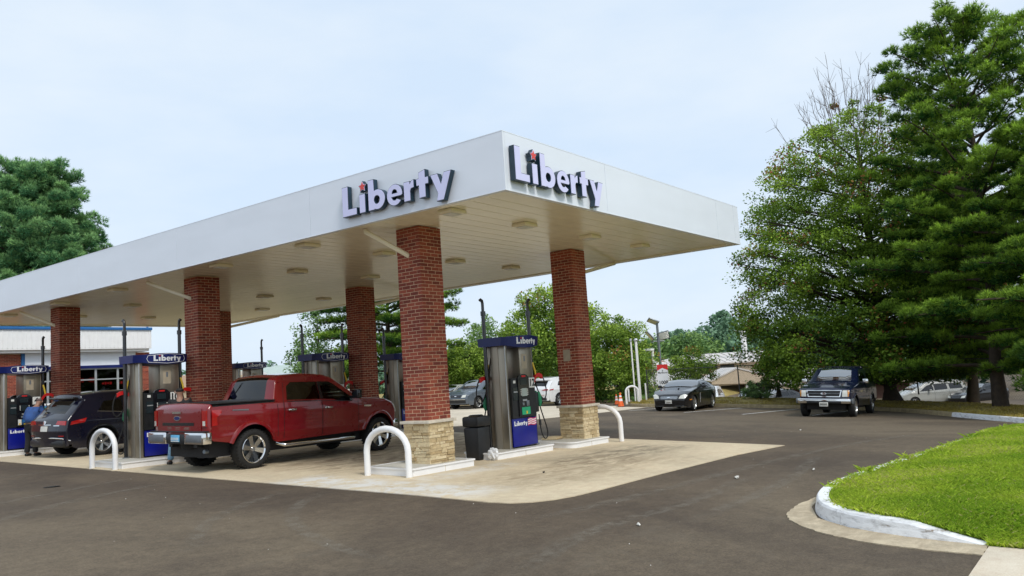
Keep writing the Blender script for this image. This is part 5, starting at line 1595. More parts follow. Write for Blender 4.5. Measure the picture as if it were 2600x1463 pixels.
    c.part('spare_wheel', 'rubber', lambda mb: mb.lathe([(.2, .40), (.36, .40), (.38, .48), (.36, .56), (.2, .56)], 24, 'z', (-.6, 0, .08)))
    for sd in (1, -1): c.part('side_step', 'chrome', lambda mb: (mb.tube([(.72, sd*.80, .47), (.82, sd*.95, .42), (2.85, sd*.95, .41), (2.95, sd*.80, .46)], .042, 10)))
    for yy in (-.93, .93): c.part('bed_rail', 'black', lambda mb: mb.bbox((-.97, yy-.045, 1.385), (.57, yy+.045, 1.412), .008))
    c.patch('fender_badge', [[(3.16, 1.115), (3.40, 1.105), (3.40, 1.145), (3.16, 1.155)]], 'chrome', .010)
    c.part('bonnet_vent', 'black', lambda mb: mb.bbox((3.0, -.62, 1.315), (3.14, .62, 1.325), .004))
    c.face('headlight', [[(.60, .92), (.90, .92), (.90, 1.12), (.62, 1.10)]], 'lens', 1, .0, .03, mirror=True)
    c.face('grille', [rect(-.56, .56, .80, 1.08)], 'chrome', 1, .002, .03)
    c.part('front_bumper', 'chrome', lambda mb: mb.bbox((4.15, -.93, .52), (4.42, .93, .74), .05))
    c.part('steering_wheel', 'black', lambda mb: mb.tube([(2.42+.06*math.cos(t), .40+.19*math.cos(t+PI/2), 1.33+.17*math.sin(t+PI/2)) for t in np.linspace(0, 2*PI, 20)], .016, 6, False))
    c.part('sun_shade', 'screen', lambda mb: mb.bbox((2.30, -.55, 1.27), (2.76, .72, 1.30), .004))
    return c
red_truck()

SUV = dict(W=.94, axles=(0.0, 2.82), R=.37, arch=.44, rim=.245, spokes=(5, 'twin'), tw=.24, track=.82, belt=1.12, cabin=(-.1, 2.3), floor=.6,
    upper=[(-.88, .34, 0), (-.93, .72, .08), (-.90, .98, .05), (-.80, 1.09, .03, 'glass_r'), (-.38, 1.50, .04, 'body'), (-.48, 1.58, .03), (.1, 1.645, .3), (1.0, 1.655, .3), (1.6, 1.57, .3, 'glass_f'), (2.42, 1.10, .05, 'body'), (2.6, 1.06, .1), (3.3, .93, .2), (3.62, .78, .1), (3.68, .60, .05), (3.64, .32, 0)],
    lower=[(3.64, .32), (3.5, .25), (-.7, .26), (-.88, .34)],
    plan=[(-1.0, .90), (-.6, .97), (0, 1.0), (2.8, 1.0), (3.2, .96), (3.5, .88), (3.8, .78)], tumble=[(.2, .95), (.5, 1.0), (.95, 1.0), (1.1, .965), (1.35, .86), (1.6, .74), (1.7, .68)],
    creases=[(.98, .014, .05)], round=.06, bulge=.10, crown=.04, frame=4, seats=(.6, 1.5),
    windows=[[(-.10, 1.22), (.62, 1.16), (.62, 1.50), (.10, 1.46)], [(.70, 1.155), (1.30, 1.13), (1.30, 1.53), (.70, 1.51)], [(1.38, 1.125), (2.20, 1.12), (1.66, 1.46), (1.38, 1.53)]])
def front_kit(c, z0, z1, W, grille='greymetal', plate_z=None, badge=True):
    c.face('headlight', [[(W*.52, z0), (W*.86, z0+.02), (W*.90, z1), (W*.60, z1-.03)]], 'lens', 1, .0, .014, mirror=True)
    c.face('grille', [[(-W*.45, z0), (W*.45, z0), (W*.50, z1-.02), (-W*.50, z1-.02)]], grille, 1, .002, .010)
    if badge: c.face('emblem', [oval((0, (z0+z1)/2), .075, .03)], 'chrome', 1, .014, .008)
def navy_suv():
    c = Car('navy_suv', (.62, 15.75, G(.6, 15.75)), R(6), 'dark navy crossover seen from behind at the pump, beside the man in the blue shirt', 'car', dict(SUV), dict(paint='navypaint', rim='alloy'))
    for ax in (0, 2.82): c.flare(ax, .44, .50, 'blackpaint', .012)
    c.seam([(-.2, .5), (-.05, 1.1), (.02, 1.5)]); c.seam([(.66, .35), (.66, 1.55)]); c.seam([(1.34, .33), (1.34, 1.5)])
    for x in (.78, 1.5):
        for sd in (1, -1):
            y = c.f(x, 1.0); MB().bbox((x-.1, min(sd*y, sd*(y+.035)), .985), (x+.1, max(sd*y, sd*(y+.035)), 1.015), .008).build('door_handle', M['chrome'], c.root, 40)
    c.patch('tail_light', [[(-.86, .97), (-.45, 1.05), (-.52, .93), (-.88, .88)]], 'redlens', .012)
    c.face('tail_light', [[(.50, .90), (.84, .88), (.84, .99), (.56, 1.0)]], 'redlens', -1, .002, .02, mirror=True)
    c.face('emblem', [oval((0, .955), .07, .05)], 'chrome', -1, .004, .012)
    c.face('chrome_strip', [rect(-.30, .30, .885, .905)], 'chrome', -1, .004, .01)
    c.face('licence_plate', [rect(-.16, .16, .72, .86)], 'plate', -1, .006, .008)
    c.face('badge', [rect(-.62, -.40, .86, .885)], 'chrome', -1, .004, .004)
    c.part('rear_bumper', 'black', lambda mb: mb.bbox((-1.04, -.80, .30), (-.82, .80, .50), .06))
    c.part('bumper_chrome', 'chrome', lambda mb: mb.tube([(-.86, -.88, .47), (-1.0, -.72, .53), (-1.045, -.4, .545), (-1.05, 0, .545), (-1.045, .4, .545), (-1.0, .72, .53), (-.86, .88, .47)], .016, 8))
    c.face('reflector', [rect(.60, .78, .585, .61)], 'redlens', -1, .004, .008, mirror=True)
    c.part('spoiler', 'blackpaint', lambda mb: mb.bbox((-.66, -.60, 1.55), (-.30, .60, 1.60), .02))
    for yy in (-.60, .60): c.part('roof_rail', 'chrome', lambda mb: mb.tube([(-.1, yy, 1.70), (.2, yy, 1.735), (1.2, yy, 1.735), (1.5, yy, 1.69)], .014, 8))
    c.part('rear_wiper', 'black', lambda mb: mb.tube([(-.82, 0, 1.13), (-.78, .35, 1.17)], .012, 6))
    c.part('window_trim', 'chrome', lambda mb: [mb.tube([(x, sd*(c.f(x, z)+.006), z) for x, z in ((-.12, 1.20), (.6, 1.145), (1.4, 1.11), (2.2, 1.105))], .009, 6) for sd in (1, -1)])
    c.mirror_pair('wing_mirror', 'navypaint', 2.02, 1.10, (.14, .18, .15))
    front_kit(c, .68, .84, .8)
navy_suv()
def parked_suv(name, loc, head, label, mats, light):
    sp = dict(SUV); sp['spokes'] = (5, 'fan'); sp['axles'] = (0.0, 2.66); sp['R'] = .35; sp['arch'] = .41; sp['rim'] = .225
    sp['upper'] = [(a[0] if a[0] < 2 else a[0]-.14, *a[1:]) for a in SUV['upper']]
    sp['lower'] = [(3.5, .32), (3.36, .25), (-.7, .26), (-.88, .34)]
    c = Car(name, loc, head, label, 'car', sp, mats)
    for ax in sp['axles']: c.flare(ax, .41, .47, 'black', .01)
    front_kit(c, .68, .86, .8, 'blackgloss')
    c.face('lower_bumper', [rect(-.70, .70, .36, .55)], 'black', 1, .002, .012); c.face('chrome_strip', [rect(-.68, .68, .56, .585)], 'chrome', 1, .004, .01)
    c.face('tail_light', [[(.40, .94), (.82, .92), (.84, 1.02), (.62, 1.02)]], 'redlens', -1, .002, .02, mirror=True)
    c.patch('tail_light', [[(-.86, .99), (-.50, 1.03), (-.60, .95), (-.88, .92)]], 'redlens', .012)
    c.face('lower_bumper', [rect(-.72, .72, .34, .50)], 'black', -1, .002, .012); c.face('licence_plate', [rect(-.16, .16, .68, .80)], 'plate', -1, .004, .01)
    c.face('chrome_strip', [rect(-.60, .60, .63, .645)], 'redlens', -1, .004, .01)
    c.seam([(.62, .35), (.62, 1.5)]); c.seam([(1.3, .33), (1.3, 1.5)])
    c.mirror_pair('wing_mirror', mats['paint'], 1.90, 1.10, (.14, .18, .15))
    return c
parked_suv('grey_suv', (29.3, 24.35, G(29.3, 24.3)), PI+R(3), 'slate grey crossover parked facing the lot, left of the pump with the bin', dict(paint='greypaint'), 0)
parked_suv('white_suv', (30.4, 20.85, G(30.4, 20.9)), R(-6), 'white crossover parked nose away, seen between pump 12 and the brick column', dict(paint='whitepaint'), 1)
SEDAN = dict(W=.90, axles=(0.0, 2.75), R=.325, arch=.38, rim=.215, spokes=(5, 'star'), tw=.21, track=.78, belt=.96, cabin=(-.1, 2.3), floor=.5,
    upper=[(-.86, .32, 0), (-.93, .66, .08), (-.86, .93, .08), (-.45, 1.0, .08, 'glass_r'), (.25, 1.34, .12, 'body'), (.8, 1.405, .3), (1.25, 1.37, .2, 'glass_f'), (2.12, .97, .05, 'body'), (2.3, .94, .1), (3.0, .82, .2), (3.42, .68, .12), (3.50, .52, .06), (3.46, .26, 0)],
    lower=[(3.46, .26), (3.3, .19), (-.7, .20), (-.86, .32)],
    plan=[(-1.0, .86), (-.6, .95), (0, 1.0), (2.7, 1.0), (3.1, .95), (3.4, .85), (3.6, .74)], tumble=[(.15, .95), (.45, 1.0), (.85, 1.0), (.97, .96), (1.2, .84), (1.4, .68)],
    creases=[(.80, .012, .05)], round=.05, bulge=.12, crown=.04, frame=3, seats=(.5, 1.3),
    windows=[[(.02, 1.05), (.62, 1.02), (.62, 1.29), (.35, 1.25)], [(.70, 1.015), (1.90, 1.0), (1.36, 1.27), (.70, 1.30)]])
def black_coupe():
    sp = dict(SEDAN); sp['axles'] = (0.0, 2.85); sp['rim'] = .235; sp['spokes'] = (5, 'star')
    sp['upper'] = [(-.84, .30, 0), (-.92, .66, .08), (-.80, .93, .06), (-.42, .99, .08, 'glass_r'), (.45, 1.235, .15, 'body'), (.95, 1.285, .3), (1.42, 1.245, .2, 'glass_f'), (2.28, .95, .05, 'body'), (2.5, .92, .1), (3.15, .80, .2), (3.56, .64, .14), (3.64, .48, .06), (3.60, .22, 0)]
    sp['lower'] = [(3.60, .22), (3.4, .16), (-.7, .18), (-.84, .30)]
    sp['plan'] = [(-1.0, .86), (-.6, .95), (0, 1.0), (2.8, 1.0), (3.2, .95), (3.5, .86), (3.75, .72)]
    sp['windows'] = [[(.20, 1.03), (2.02, .98), (1.55, 1.15), (1.30, 1.20), (.80, 1.205), (.45, 1.15)]]
    h = R(188)
    c = Car('black_coupe', (25.95, 9.22, G(25.95, 9.22)), h, 'black two door coupe parked nose out at the far kerb', 'car', sp, dict(paint='blackpaint', rim='alloy'))
    c.face('headlight', [[(.44, .56), (.70, .55), (.80, .70), (.66, .75), (.50, .68)]], 'lens', 1, .0, .012, mirror=True)
    c.face('grille', [[(-.36, .53), (.36, .53), (.41, .60), (.36, .66), (-.36, .66), (-.41, .60)]], 'greymetal', 1, .002, .010)
    for i in range(3): c.face('grille_bar', [rect(-.36, .36, .555+.035*i, .562+.035*i)], 'chrome', 1, .013, .004)
    c.face('emblem', [oval((0, .60), .07, .028)], 'chrome', 1, .018, .008)
    c.face('lower_intake', [rect(-.62, .62, .25, .40)], 'blackgloss', 1, .002, .006); c.face('licence_plate', [rect(-.15, .15, .34, .49)], 'plate', 1, .012, .01)
    c.face('plate_print', [rect(-.10, .10, .375, .395)], 'brownwall', 1, .024, .002)
    for y0, y1 in ((-.66, -.22), (.22, .66)): c.face('bumper_glint', [rect(y0, y1, .225, .24)], 'greymetal', 1, .004, .006)
    c.patch('indicator', [[(3.16, .48), (3.36, .47), (3.36, .52), (3.18, .53)]], 'amber', .008)
    for i in range(9): c.patch('door_lettering', [rect(2.02-.02*i*0, 2.08, .34+.05*i, .372+.05*i)], 'lettering', .006, (-1, 1))
    c.seam([(.62, .3), (.55, .98)]); c.seam([(2.15, .28), (2.2, .93)])
    c.mirror_pair('wing_mirror', 'blackpaint', 1.88, .98, (.12, .17, .13))
    for yy in (-.30, .15): c.part('wiper', 'black', lambda mb: mb.tube([(2.36, yy, 1.005), (2.22, yy+.42, 1.04)], .010, 6))
    c.part('bonnet_stripe', 'blackgloss', lambda mb: mb.box((2.5, .10, .985), (2.9, .16, .99)))
black_coupe()
def blue_pickup():
    sp = dict(W=.97, axles=(0.0, 3.52), R=.365, arch=.45, rim=.225, spokes=(5, 'star'), tw=.24, track=.83, belt=1.19, cabin=(.9, 2.6), floor=.7,
        upper=[(-1.06, .56, 0), (-1.08, 1.18, .03), (-1.0, 1.70, .08), (-.85, 1.77, .08), (.62, 1.78, .1), (.70, 1.72, .04), (.82, 1.74, .08), (1.4, 1.77, .3), (1.78, 1.70, .14, 'glass_f'), (2.55, 1.23, .05, 'body'), (2.75, 1.17, .1), (3.7, 1.06, .3), (4.08, .98, .08), (4.13, .90, .03), (4.16, .52, 0)],
        lower=[(4.16, .52), (4.05, .42), (.6, .36), (-.6, .42), (-1.06, .56)],
        plan=[(-1.1, .98), (0, 1.0), (3.3, 1.0), (3.8, .98), (4.05, .94), (4.3, .86)], tumble=[(.3, .95), (.6, .99), (.9, 1.0), (1.18, .96), (1.5, .86), (1.75, .78), (1.9, .72)],
        creases=[(1.05, .008, .05)], round=.05, bulge=.09, crown=.035, frame=4, seats=(1.7,), flare_z=.48,
        windows=[[(.95, 1.24), (1.42, 1.23), (1.42, 1.63), (1.0, 1.62)], [(1.50, 1.23), (2.40, 1.22), (1.88, 1.59), (1.50, 1.63)], [(-.85, 1.26), (.45, 1.26), (.45, 1.60), (-.80, 1.60)]])
    h = PI+R(4.6)
    c = Car('blue_pickup_truck', (24.5, 1.85, G(24.5, 1.85)-.01), h, 'dark blue older pickup truck with a black bed cap, parked nose out on the right', 'pickup truck', sp, dict(paint='bluepaint', rim='alloy'))
    for ax in (0, 3.52): c.flare(ax, .45, .52, 'bluepaint', .02)
    c.face('grille_surround', [[(-.56, .74), (.56, .74), (.62, .99), (-.62, .99)], [(-.58, .965), (.58, .965), (.53, .765), (-.53, .765)]], 'chrome', 1, .004, .03)
    c.face('grille', [[(-.53, .765), (.53, .765), (.58, .965), (-.58, .965)]], 'black', 1, .002, .01)
    c.face('grille_bar', [rect(-.55, .55, .855, .87)], 'greymetal', 1, .013, .014)
    c.face('emblem', [oval((0, .863), .10, .038)], 'chrome', 1, .028, .012)
    c.face('headlight', [[(.62, .75), (.80, .75), (.80, .98), (.64, .98)]], 'lens', 1, .0, .022, mirror=True)
    c.face('indicator', [[(.805, .75), (.90, .76), (.90, .97), (.805, .98)]], 'amber', 1, .0, .020, mirror=True)
    c.part('front_bumper', 'chrome', lambda mb: mb.bbox((4.12, -.93, .50), (4.36, .93, .69), .05)); c.part('bumper_insert', 'black', lambda mb: mb.bbox((4.14, -.60, .515), (4.368, .60, .60), .01))
    c.part('bumper_end', 'greymetal', lambda mb: (mb.bbox((3.95, -.985, .50), (4.3, -.935, .69), .02), mb.bbox((3.95, .935, .50), (4.3, .985, .69), .02)))
    c.part('licence_plate', 'plate', lambda mb: mb.bbox((4.37, -.15, .40), (4.38, .15, .55), .003))
    c.part('plate_print', 'ink', lambda mb: [mb.box((4.3805, -.12+.036*i, .44), (4.383, -.10+.036*i, .515)) for i in range(7)])
    c.face('valance', [rect(-.85, .85, .54, .66)], 'black', 1, .0, .02)
    c.patch('side_moulding', [rect(.6, 3.0, .70, .735)], 'greymetal', .010)
    c.seam([(1.46, .45), (1.46, 1.66)]); c.seam([(2.58, .45), (2.58, 1.2)]); c.seam([(.66, .5), (.66, 1.7)])
    c.mirror_pair('wing_mirror', 'chrome', 2.30, 1.22, (.10, .20, .17))
    for yy in (-.45, .10): c.part('wiper', 'black', lambda mb: mb.tube([(2.62, yy, 1.305), (2.50, yy+.46, 1.34)], .012, 6))
    c.part('roof_cap', 'black', lambda mb: mb.bbox((-.98, -.70, 1.86), (.60, .70, 1.885), .01))
    for sd in (1, -1): c.part('window_sticker', 'label', lambda mb: mb.box((1.80, sd*c.f(1.8, 1.55)-.004, 1.50), (1.86, sd*c.f(1.8, 1.55)+.006, 1.56)))
blue_pickup()
VAN = dict(SUV); VAN.update(W=.97, axles=(0.0, 3.03), R=.34, arch=.40, rim=.21, spokes=(5, 'fan'), belt=1.05, cabin=(-.3, 2.6),
    upper=[(-.98, .36, 0), (-1.04, .85, .05), (-1.0, 1.08, .03, 'glass_r'), (-.78, 1.58, .1, 'body'), (-.6, 1.66, .1), (.2, 1.72, .3), (1.4, 1.70, .3), (1.95, 1.58, .2, 'glass_f'), (2.98, 1.08, .05, 'body'), (3.2, 1.0, .1), (3.75, .82, .15), (3.86, .60, .05), (3.82, .30, 0)],
    lower=[(3.82, .30), (3.6, .24), (-.8, .26), (-.98, .36)], plan=[(-1.1, .93), (-.6, 1.0), (3.0, 1.0), (3.5, .93), (3.9, .80)],
    windows=[[(-.72, 1.14), (.30, 1.13), (.30, 1.55), (-.62, 1.54)], [(.46, 1.13), (1.46, 1.10), (1.46, 1.56), (.46, 1.56)], [(1.54, 1.10), (2.62, 1.07), (2.0, 1.46), (1.54, 1.56)]])
def far_car(name, u_loc, head, label, spec, mats, kind):
    c = Car(name, u_loc, head, label, 'van' if 'van' in name else 'car', dict(spec), mats, slope=False)
    if kind == 'van': c.patch('sliding_track', [rect(-.9, .45, 1.03, 1.05)], 'greymetal', .006); c.seam([(.38, .4), (.38, 1.6)]); c.seam([(1.5, .35), (1.5, 1.6)])
    front_kit(c, spec['belt']-.40, spec['belt']-.22, .8, 'blackgloss', badge=False)
    c.face('tail_light', [rect(.62, .80, spec['belt']-.2, spec['belt']+.02)], 'redlens', -1, .002, .02, mirror=True)
    c.mirror_pair('wing_mirror', mats['paint'], 1.9, spec['belt']+.02, (.13, .17, .13))
    return c

# cars down in the lower car park
RT = Vector((0.604, -0.797, 0)); FW2 = Vector((0.797, 0.604, 0))
far_car('white_minivan', (57.6, 3.7, -2.45), math.atan2(.797, -.604)+R(4), 'silver minivan side on, beyond the dry bank under the pines', VAN, dict(paint='silverpaint'), 'van')
far_car('white_sedan', (43.2, 13.1, -1.72), R(180+20), 'white saloon car nose on, low behind the kerb between coupe and blue pickup', SEDAN, dict(paint='whitepaint'), 'car')
far_car('pale_suv', (44.5, 16.6, -1.66), R(180+15), 'pale crossover half hidden behind the black coupe', SUV, dict(paint='whitepaint'), 'car')
far_car('black_sedan', (46.0, 11.6, -1.85), R(180-25), 'black saloon car half hidden behind the blue pickup bonnet', SEDAN, dict(paint='blackpaint'), 'car')
far_car('dark_sedan', (58.5, 1.0, -2.5), R(150), 'dark saloon car in deep shade behind the pines', SEDAN, dict(paint='blackpaint'), 'car')
#far_car('white_van', (50.5, -3.6, -2.4), R(120), 'white van showing at the far right behind the pine trunk', VAN, dict(paint='whitepaint'), 'van')
far_car('pale_sedan', (30.2, 27.5, G(30.2, 27.5)), PI+R(3), 'pale saloon car parked left of the slate grey crossover', SEDAN, dict(paint='silverpaint'), 'car')

# ------------------------------------------------------------------ distant buildings
def church():
    o0 = Vector((56.0, 19.2, -2.0)); ang = math.atan2(RT.y, RT.x)
    root = empty('church_building', o0, ang, 'long low tan building with pale metal roofs and a gabled porch, beyond the far cars', 'building')
    def B(name, mat, boxes):
        mb = MB(); 
        for a, b in boxes: mb.box(a, b)
        return mb.build(name, M[mat], root)
    def roof(name, mat, quads):
        mb = MB()
        for q in quads:
            q = [Vector(p) for p in q]; n = (q[1]-q[0]).cross(q[2]-q[0]).normalized()
            if n.z < 0: q = q[::-1]; n = -n
            m = len(q); V = [tuple(p) for p in q]+[tuple(p-n*.12) for p in q]
            mb.raw(V, [tuple(range(m)), tuple(range(2*m-1, m-1, -1))]+[(i, i+m, (i+1) % m+m, (i+1) % m) for i in range(m)])
        return mb.build(name, M[mat], root)
    # local: x right, y away, z up from the lower car park
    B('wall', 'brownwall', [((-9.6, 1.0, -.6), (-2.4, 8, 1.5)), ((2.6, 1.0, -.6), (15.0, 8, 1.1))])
    B('fascia_board', 'tanwall', [((-10.0, -.05, 1.58), (-2.35, .12, 2.02)), ((-10.0, .13, 1.58), (-9.9, 8.5, 2.02)), ((2.75, -.05, 1.08), (15.6, .12, 1.52))])
    B('soffit', 'roofbrown', [((-9.88, .13, 1.56), (-2.35, 1.0, 1.62)), ((2.75, .13, 1.06), (15.5, 1.0, 1.12))])
    roof('lower_roof', 'roofpale', [[(-10.05, -.15, 2.06), (-2.3, -.15, 2.06), (-2.3, 5.0, 3.15), (-7.0, 5.0, 3.15)], [(-10.05, -.15, 2.06), (-7.0, 5.0, 3.15), (-10.05, 9, 2.06)]])
    roof('right_roof', 'roofpale', [[(2.7, -.2, 1.55), (15.7, -.2, 1.55), (12.4, 5, 2.75), (2.7, 5, 2.75)], [(15.7, -.2, 1.55), (15.7, 9, 1.55), (12.4, 5, 2.75)]])
    B('upper_wall', 'tanwall', [((-7.0, 5.15, 2.2), (6.4, 5.4, 3.62)), ((-7.0, 5.4, 2.2), (-6.8, 15, 3.6))])
    B('upper_window', 'darkvoid', [((-6.2+1.55*i, 5.08, 3.14), (-4.95+1.55*i, 5.145, 3.45)) for i in range(4)][:1])
    for i in range(1, 5): B('upper_window', 'darkvoid', [((-6.2+1.55*i, 5.08, 3.14), (-4.95+1.55*i, 5.145, 3.45))])
    roof('upper_roof', 'roofpale', [[(-7.6, 4.7, 3.66), (6.9, 4.7, 3.66), (5.5, 11.5, 4.62), (-1.9, 11.5, 4.62)], [(-7.6, 4.7, 3.66), (-1.9, 11.5, 4.62), (-7.6, 16, 3.66)]])
    for i in range(22):
        x = -7.0+i*.62
        t = min(1, max(0, (x+7.6)/5.7)); y1 = 4.75+(6.7)*min(1, t)
        if y1-4.75 < .8: continue
        mb = MB(); mb.tube([(x, 4.75, 3.70), (x, y1, 3.70+.96*(y1-4.7)/6.8)], .03, 4); mb.build('roof_seam', M['roofpale'], root)
    B('roof_vent', 'galv', [((-2.6, 6.6, 3.8), (-2.35, 6.85, 4.75))]); B('corner_tower', 'tanwall', [((-8.2, 3.0, 1.9), (-7.05, 4.4, 3.35))]); B('tower_cap', 'roofpale', [((-8.3, 2.9, 3.352), (-6.95, 4.5, 3.46))])
    # porch
    roof('porch_roof', 'roofpale', [[(-3.0, -3.2, 2.28), (-.75, -3.2, 3.22), (-.75, 2.0, 3.22), (-3.0, 2.0, 2.28)], [(-.75, -3.2, 3.22), (3.1, -3.2, 2.05), (3.1, 2, 2.05), (-.75, 2, 3.22)]])
    MB().extrude([[(-2.9, 1.95), (3.0, 1.78), (3.0, 2.02), (-.75, 3.06), (-2.9, 2.2)]], lambda u, v, w: (u, -3.15+w, v), .12, 0).build('gable', M['tanwall'], root)
    B('porch_ceiling', 'tanwall', [((-2.85, -3.0, 1.80), (2.95, 2.0, 1.90))])
    for x in (-2.3, .02, 2.45):
        mb = MB(); mb.box((x-.14, -2.95, -.6), (x+.14, -2.67, 1.795)); mb.build('porch_column', M['tanwall' if x < -1 else 'white'], root)
    B('porch_back', 'darkvoid', [((-1.2, 1.6, -.5), (2.5, 1.7, 1.75))])
    B('wall_panel', 'tanwall', [((-2.3, 1.5, -.5), (-1.25, 1.65, 1.75))])
    for x in (6.2, 9.4):
        B('brick_panel', 'roofbrown', [((x, .9, -.5), (x+1.2, .99, 1.05))])
    for x in (4.2, 11.2):
        mb = MB(); mb.box((x-.16, .2, -.6), (x+.16, .45, 1.05)); mb.build('white_post', M['white'], root)
church()
def hall():
    o0 = Vector((48.6, 73.0, 1.2)); ang = math.atan2(RT.y, RT.x)
    root = empty('arched_hall', o0, ang, 'pale green roofed hall with an arched gable, far off above the red truck', 'building')
    mb = MB(); arc = [(-6.2, 0), (-6.2, 1.9)]+[(-3.6+2.2*math.cos(t), 1.9+1.25*math.sin(t)) for t in np.linspace(PI, 0, 13)]+[(-1.0, 1.9), (-1.0, 0)]
    mb.extrude([arc[::-1]], lambda u, v, w: (u, w, v), 4, 0); mb.build('arched_gable', M['roofpale'], root)
    inn = [(-3.6+1.75*math.cos(t), 1.7+.98*math.sin(t)) for t in np.linspace(PI, 0, 11)]
    MB().extrude([inn[::-1]], lambda u, v, w: (u, -w, v), .01, .06).build('arch_panel', M['tanwall'], root)
    MB().box((-1.0, 1, 0), (8, 8, 2.2)).build('wall', M['roofpale'], root)
    mb = MB(); mb.raw([(-1.4, .6, 2.2), (5.6, .6, 2.2), (4.4, 5, 3.7), (-1.4, 5, 3.7), (-1.4, 9, 2.2), (5.6, 9, 2.2)], [(0, 1, 2, 3), (3, 2, 5, 4), (1, 5, 2)]); mb.raw([(-8.0, 2.5, 1.8), (-.9, 2.5, 1.8), (-.9, 6, 3.6), (-7.5, 6, 3.6)], [(0, 1, 2, 3)])
    mb.build('roof', M['roofgreen'], root)
    MB().box((-1.4, .55, 2.02), (5.6, .68, 2.19)).build('gutter', M['white'], root)
hall()
def tan_house():
    root = empty('tan_roofed_house', (44.5, 87.0, 1.6), math.atan2(RT.y, RT.x), 'house with a brown shingle roof seen between shop corner and pump ten', 'building')
    MB().box((-6, 0, 0), (7, 6, 1.2)).build('wall', M['tanwall'], root)
    mb = MB(); mb.raw([(-6.6, -.5, 1.2), (7.5, -.5, 1.2), (5.5, 3, 2.9), (-4.5, 3, 2.9), (-6.6, 6.5, 1.2), (7.5, 6.5, 1.2)], [(0, 1, 2, 3), (3, 2, 5, 4), (1, 5, 2), (0, 3, 4)]); mb.build('roof', M['roofbrown'], root)
tan_house()

# ------------------------------------------------------------------ posts, signs, fence
def light_pole():
    x, y, z0, zt = 44.4, 20.3, -1.7, 5.02
    root = empty('light_pole', (x, y, z0), label='grey car park light pole with three square lamp heads', cat='light pole')
    MB().tube([(0, 0, 0), (0, 0, zt-z0)], [.13, .09], 12).build('pole', M['greymetal'], root, 40)
    def head(name, M4):
        mb = MB(); mb.bbox((-.42, -.32, -.05), (.42, .32, .05), .02); mb.v = [tuple(M4 @ Vector(p)) for p in mb.v]; o = mb.build(name, M['greymetal'], root, 30)
        mb = MB(); mb.box((-.36, -.27, -.062), (.36, .27, -.052)); mb.v = [tuple(M4 @ Vector(p)) for p in mb.v]; mb.build('lamp_glass', M['lens'], o)
    L_ = zt-z0
    rt3 = Vector((RT.x, RT.y, 0))
    def frame(off, tiltr, tilty, yaw=0.0):
        a = math.atan2(RT.y, RT.x)
        return Matrix.Translation(Vector((0, 0, 0))+rt3*off[0]+Vector((0, 0, off[1]))) @ Matrix.Rotation(a+yaw, 4, 'Z') @ Matrix.Rotation(tilty, 4, 'Y') @ Matrix.Rotation(tiltr, 4, 'X')
    head('lamp_head', frame((-.28, L_+.05), R(-22), R(25)))
    head('lamp_head', frame((.42, L_-1.05), R(-62), R(-12)))
    head('lamp_head', frame((-.62, L_-1.0), R(-8), R(52)))
    MB().tube([tuple(rt3*-.55+Vector((0, 0, L_-1.45))), tuple(rt3*.45+Vector((0, 0, L_-1.45)))], .04, 8).build('cross_arm', M['greymetal'], root, 40)
light_pole()
def plain_pole(name, x, y, z0, z1, r, arm, label, mat='white'):
    root = empty(name, (x, y, z0), label=label, cat='light pole')
    MB().tube([(0, 0, 0), (0, 0, z1-z0)], r, 10).build('pole', M[mat], root, 40)
    if arm: MB().bbox((min(0, RT.x*arm)-.1, min(0, RT.y*arm)-.1, z1-z0-.02), (max(0, RT.x*arm)+.1, max(0, RT.y*arm)+.1, z1-z0+.12), .02).build('lamp_head', M[mat], root, 30)
plain_pole('light_pole', 36.9, 16.95, -1.5, 2.75, .09, -.45, 'thin white light pole directly above the price sign')
plain_pole('light_pole', 62.8, 20.95, -2.2, 4.45, .26, -.7, 'thick pale light pole over the tan building roof')
plain_pole('light_pole', 79.9, 31.6, -2.2, 3.15, .12, .7, 'small far light pole among trees above the tan building')
for x, y, r, lb in ((29.62, 14.42, .04, 'thinner white vent pipe, left of its thick neighbour'), (29.72, 14.16, .07, 'thicker white vent pipe standing on the verge')):
    root = empty('vent_pipe', (x, y, -.12), label=lb, cat='vent pipe', group='vent pipes on the verge')
    MB().tube([(0, 0, 0), (0, 0, 3.3)], r, 10).build('pipe', M['white'], root, 40)
    MB().lathe([(r*1.5, 3.3), (r*1.8, 3.36), (r*1.2, 3.44), (0, 3.46)], 12).build('vent_cap', M['galv'], root, 40)
for k in range(3):
    root = empty('guard_post', (29.5+.22*k, 14.75-.42*k, -.12), label=['leftmost short white guard post beyond the far bollard loop', 'middle short white guard post beyond the far bollard loop', 'rightmost short white guard post beyond the far bollard loop'][k], cat='post', group='short white guard posts')
    MB().tube([(0, 0, 0), (0, 0, .95 if k == 2 else .75)], .045, 10).build('post_tube', M['white'], root, 40)
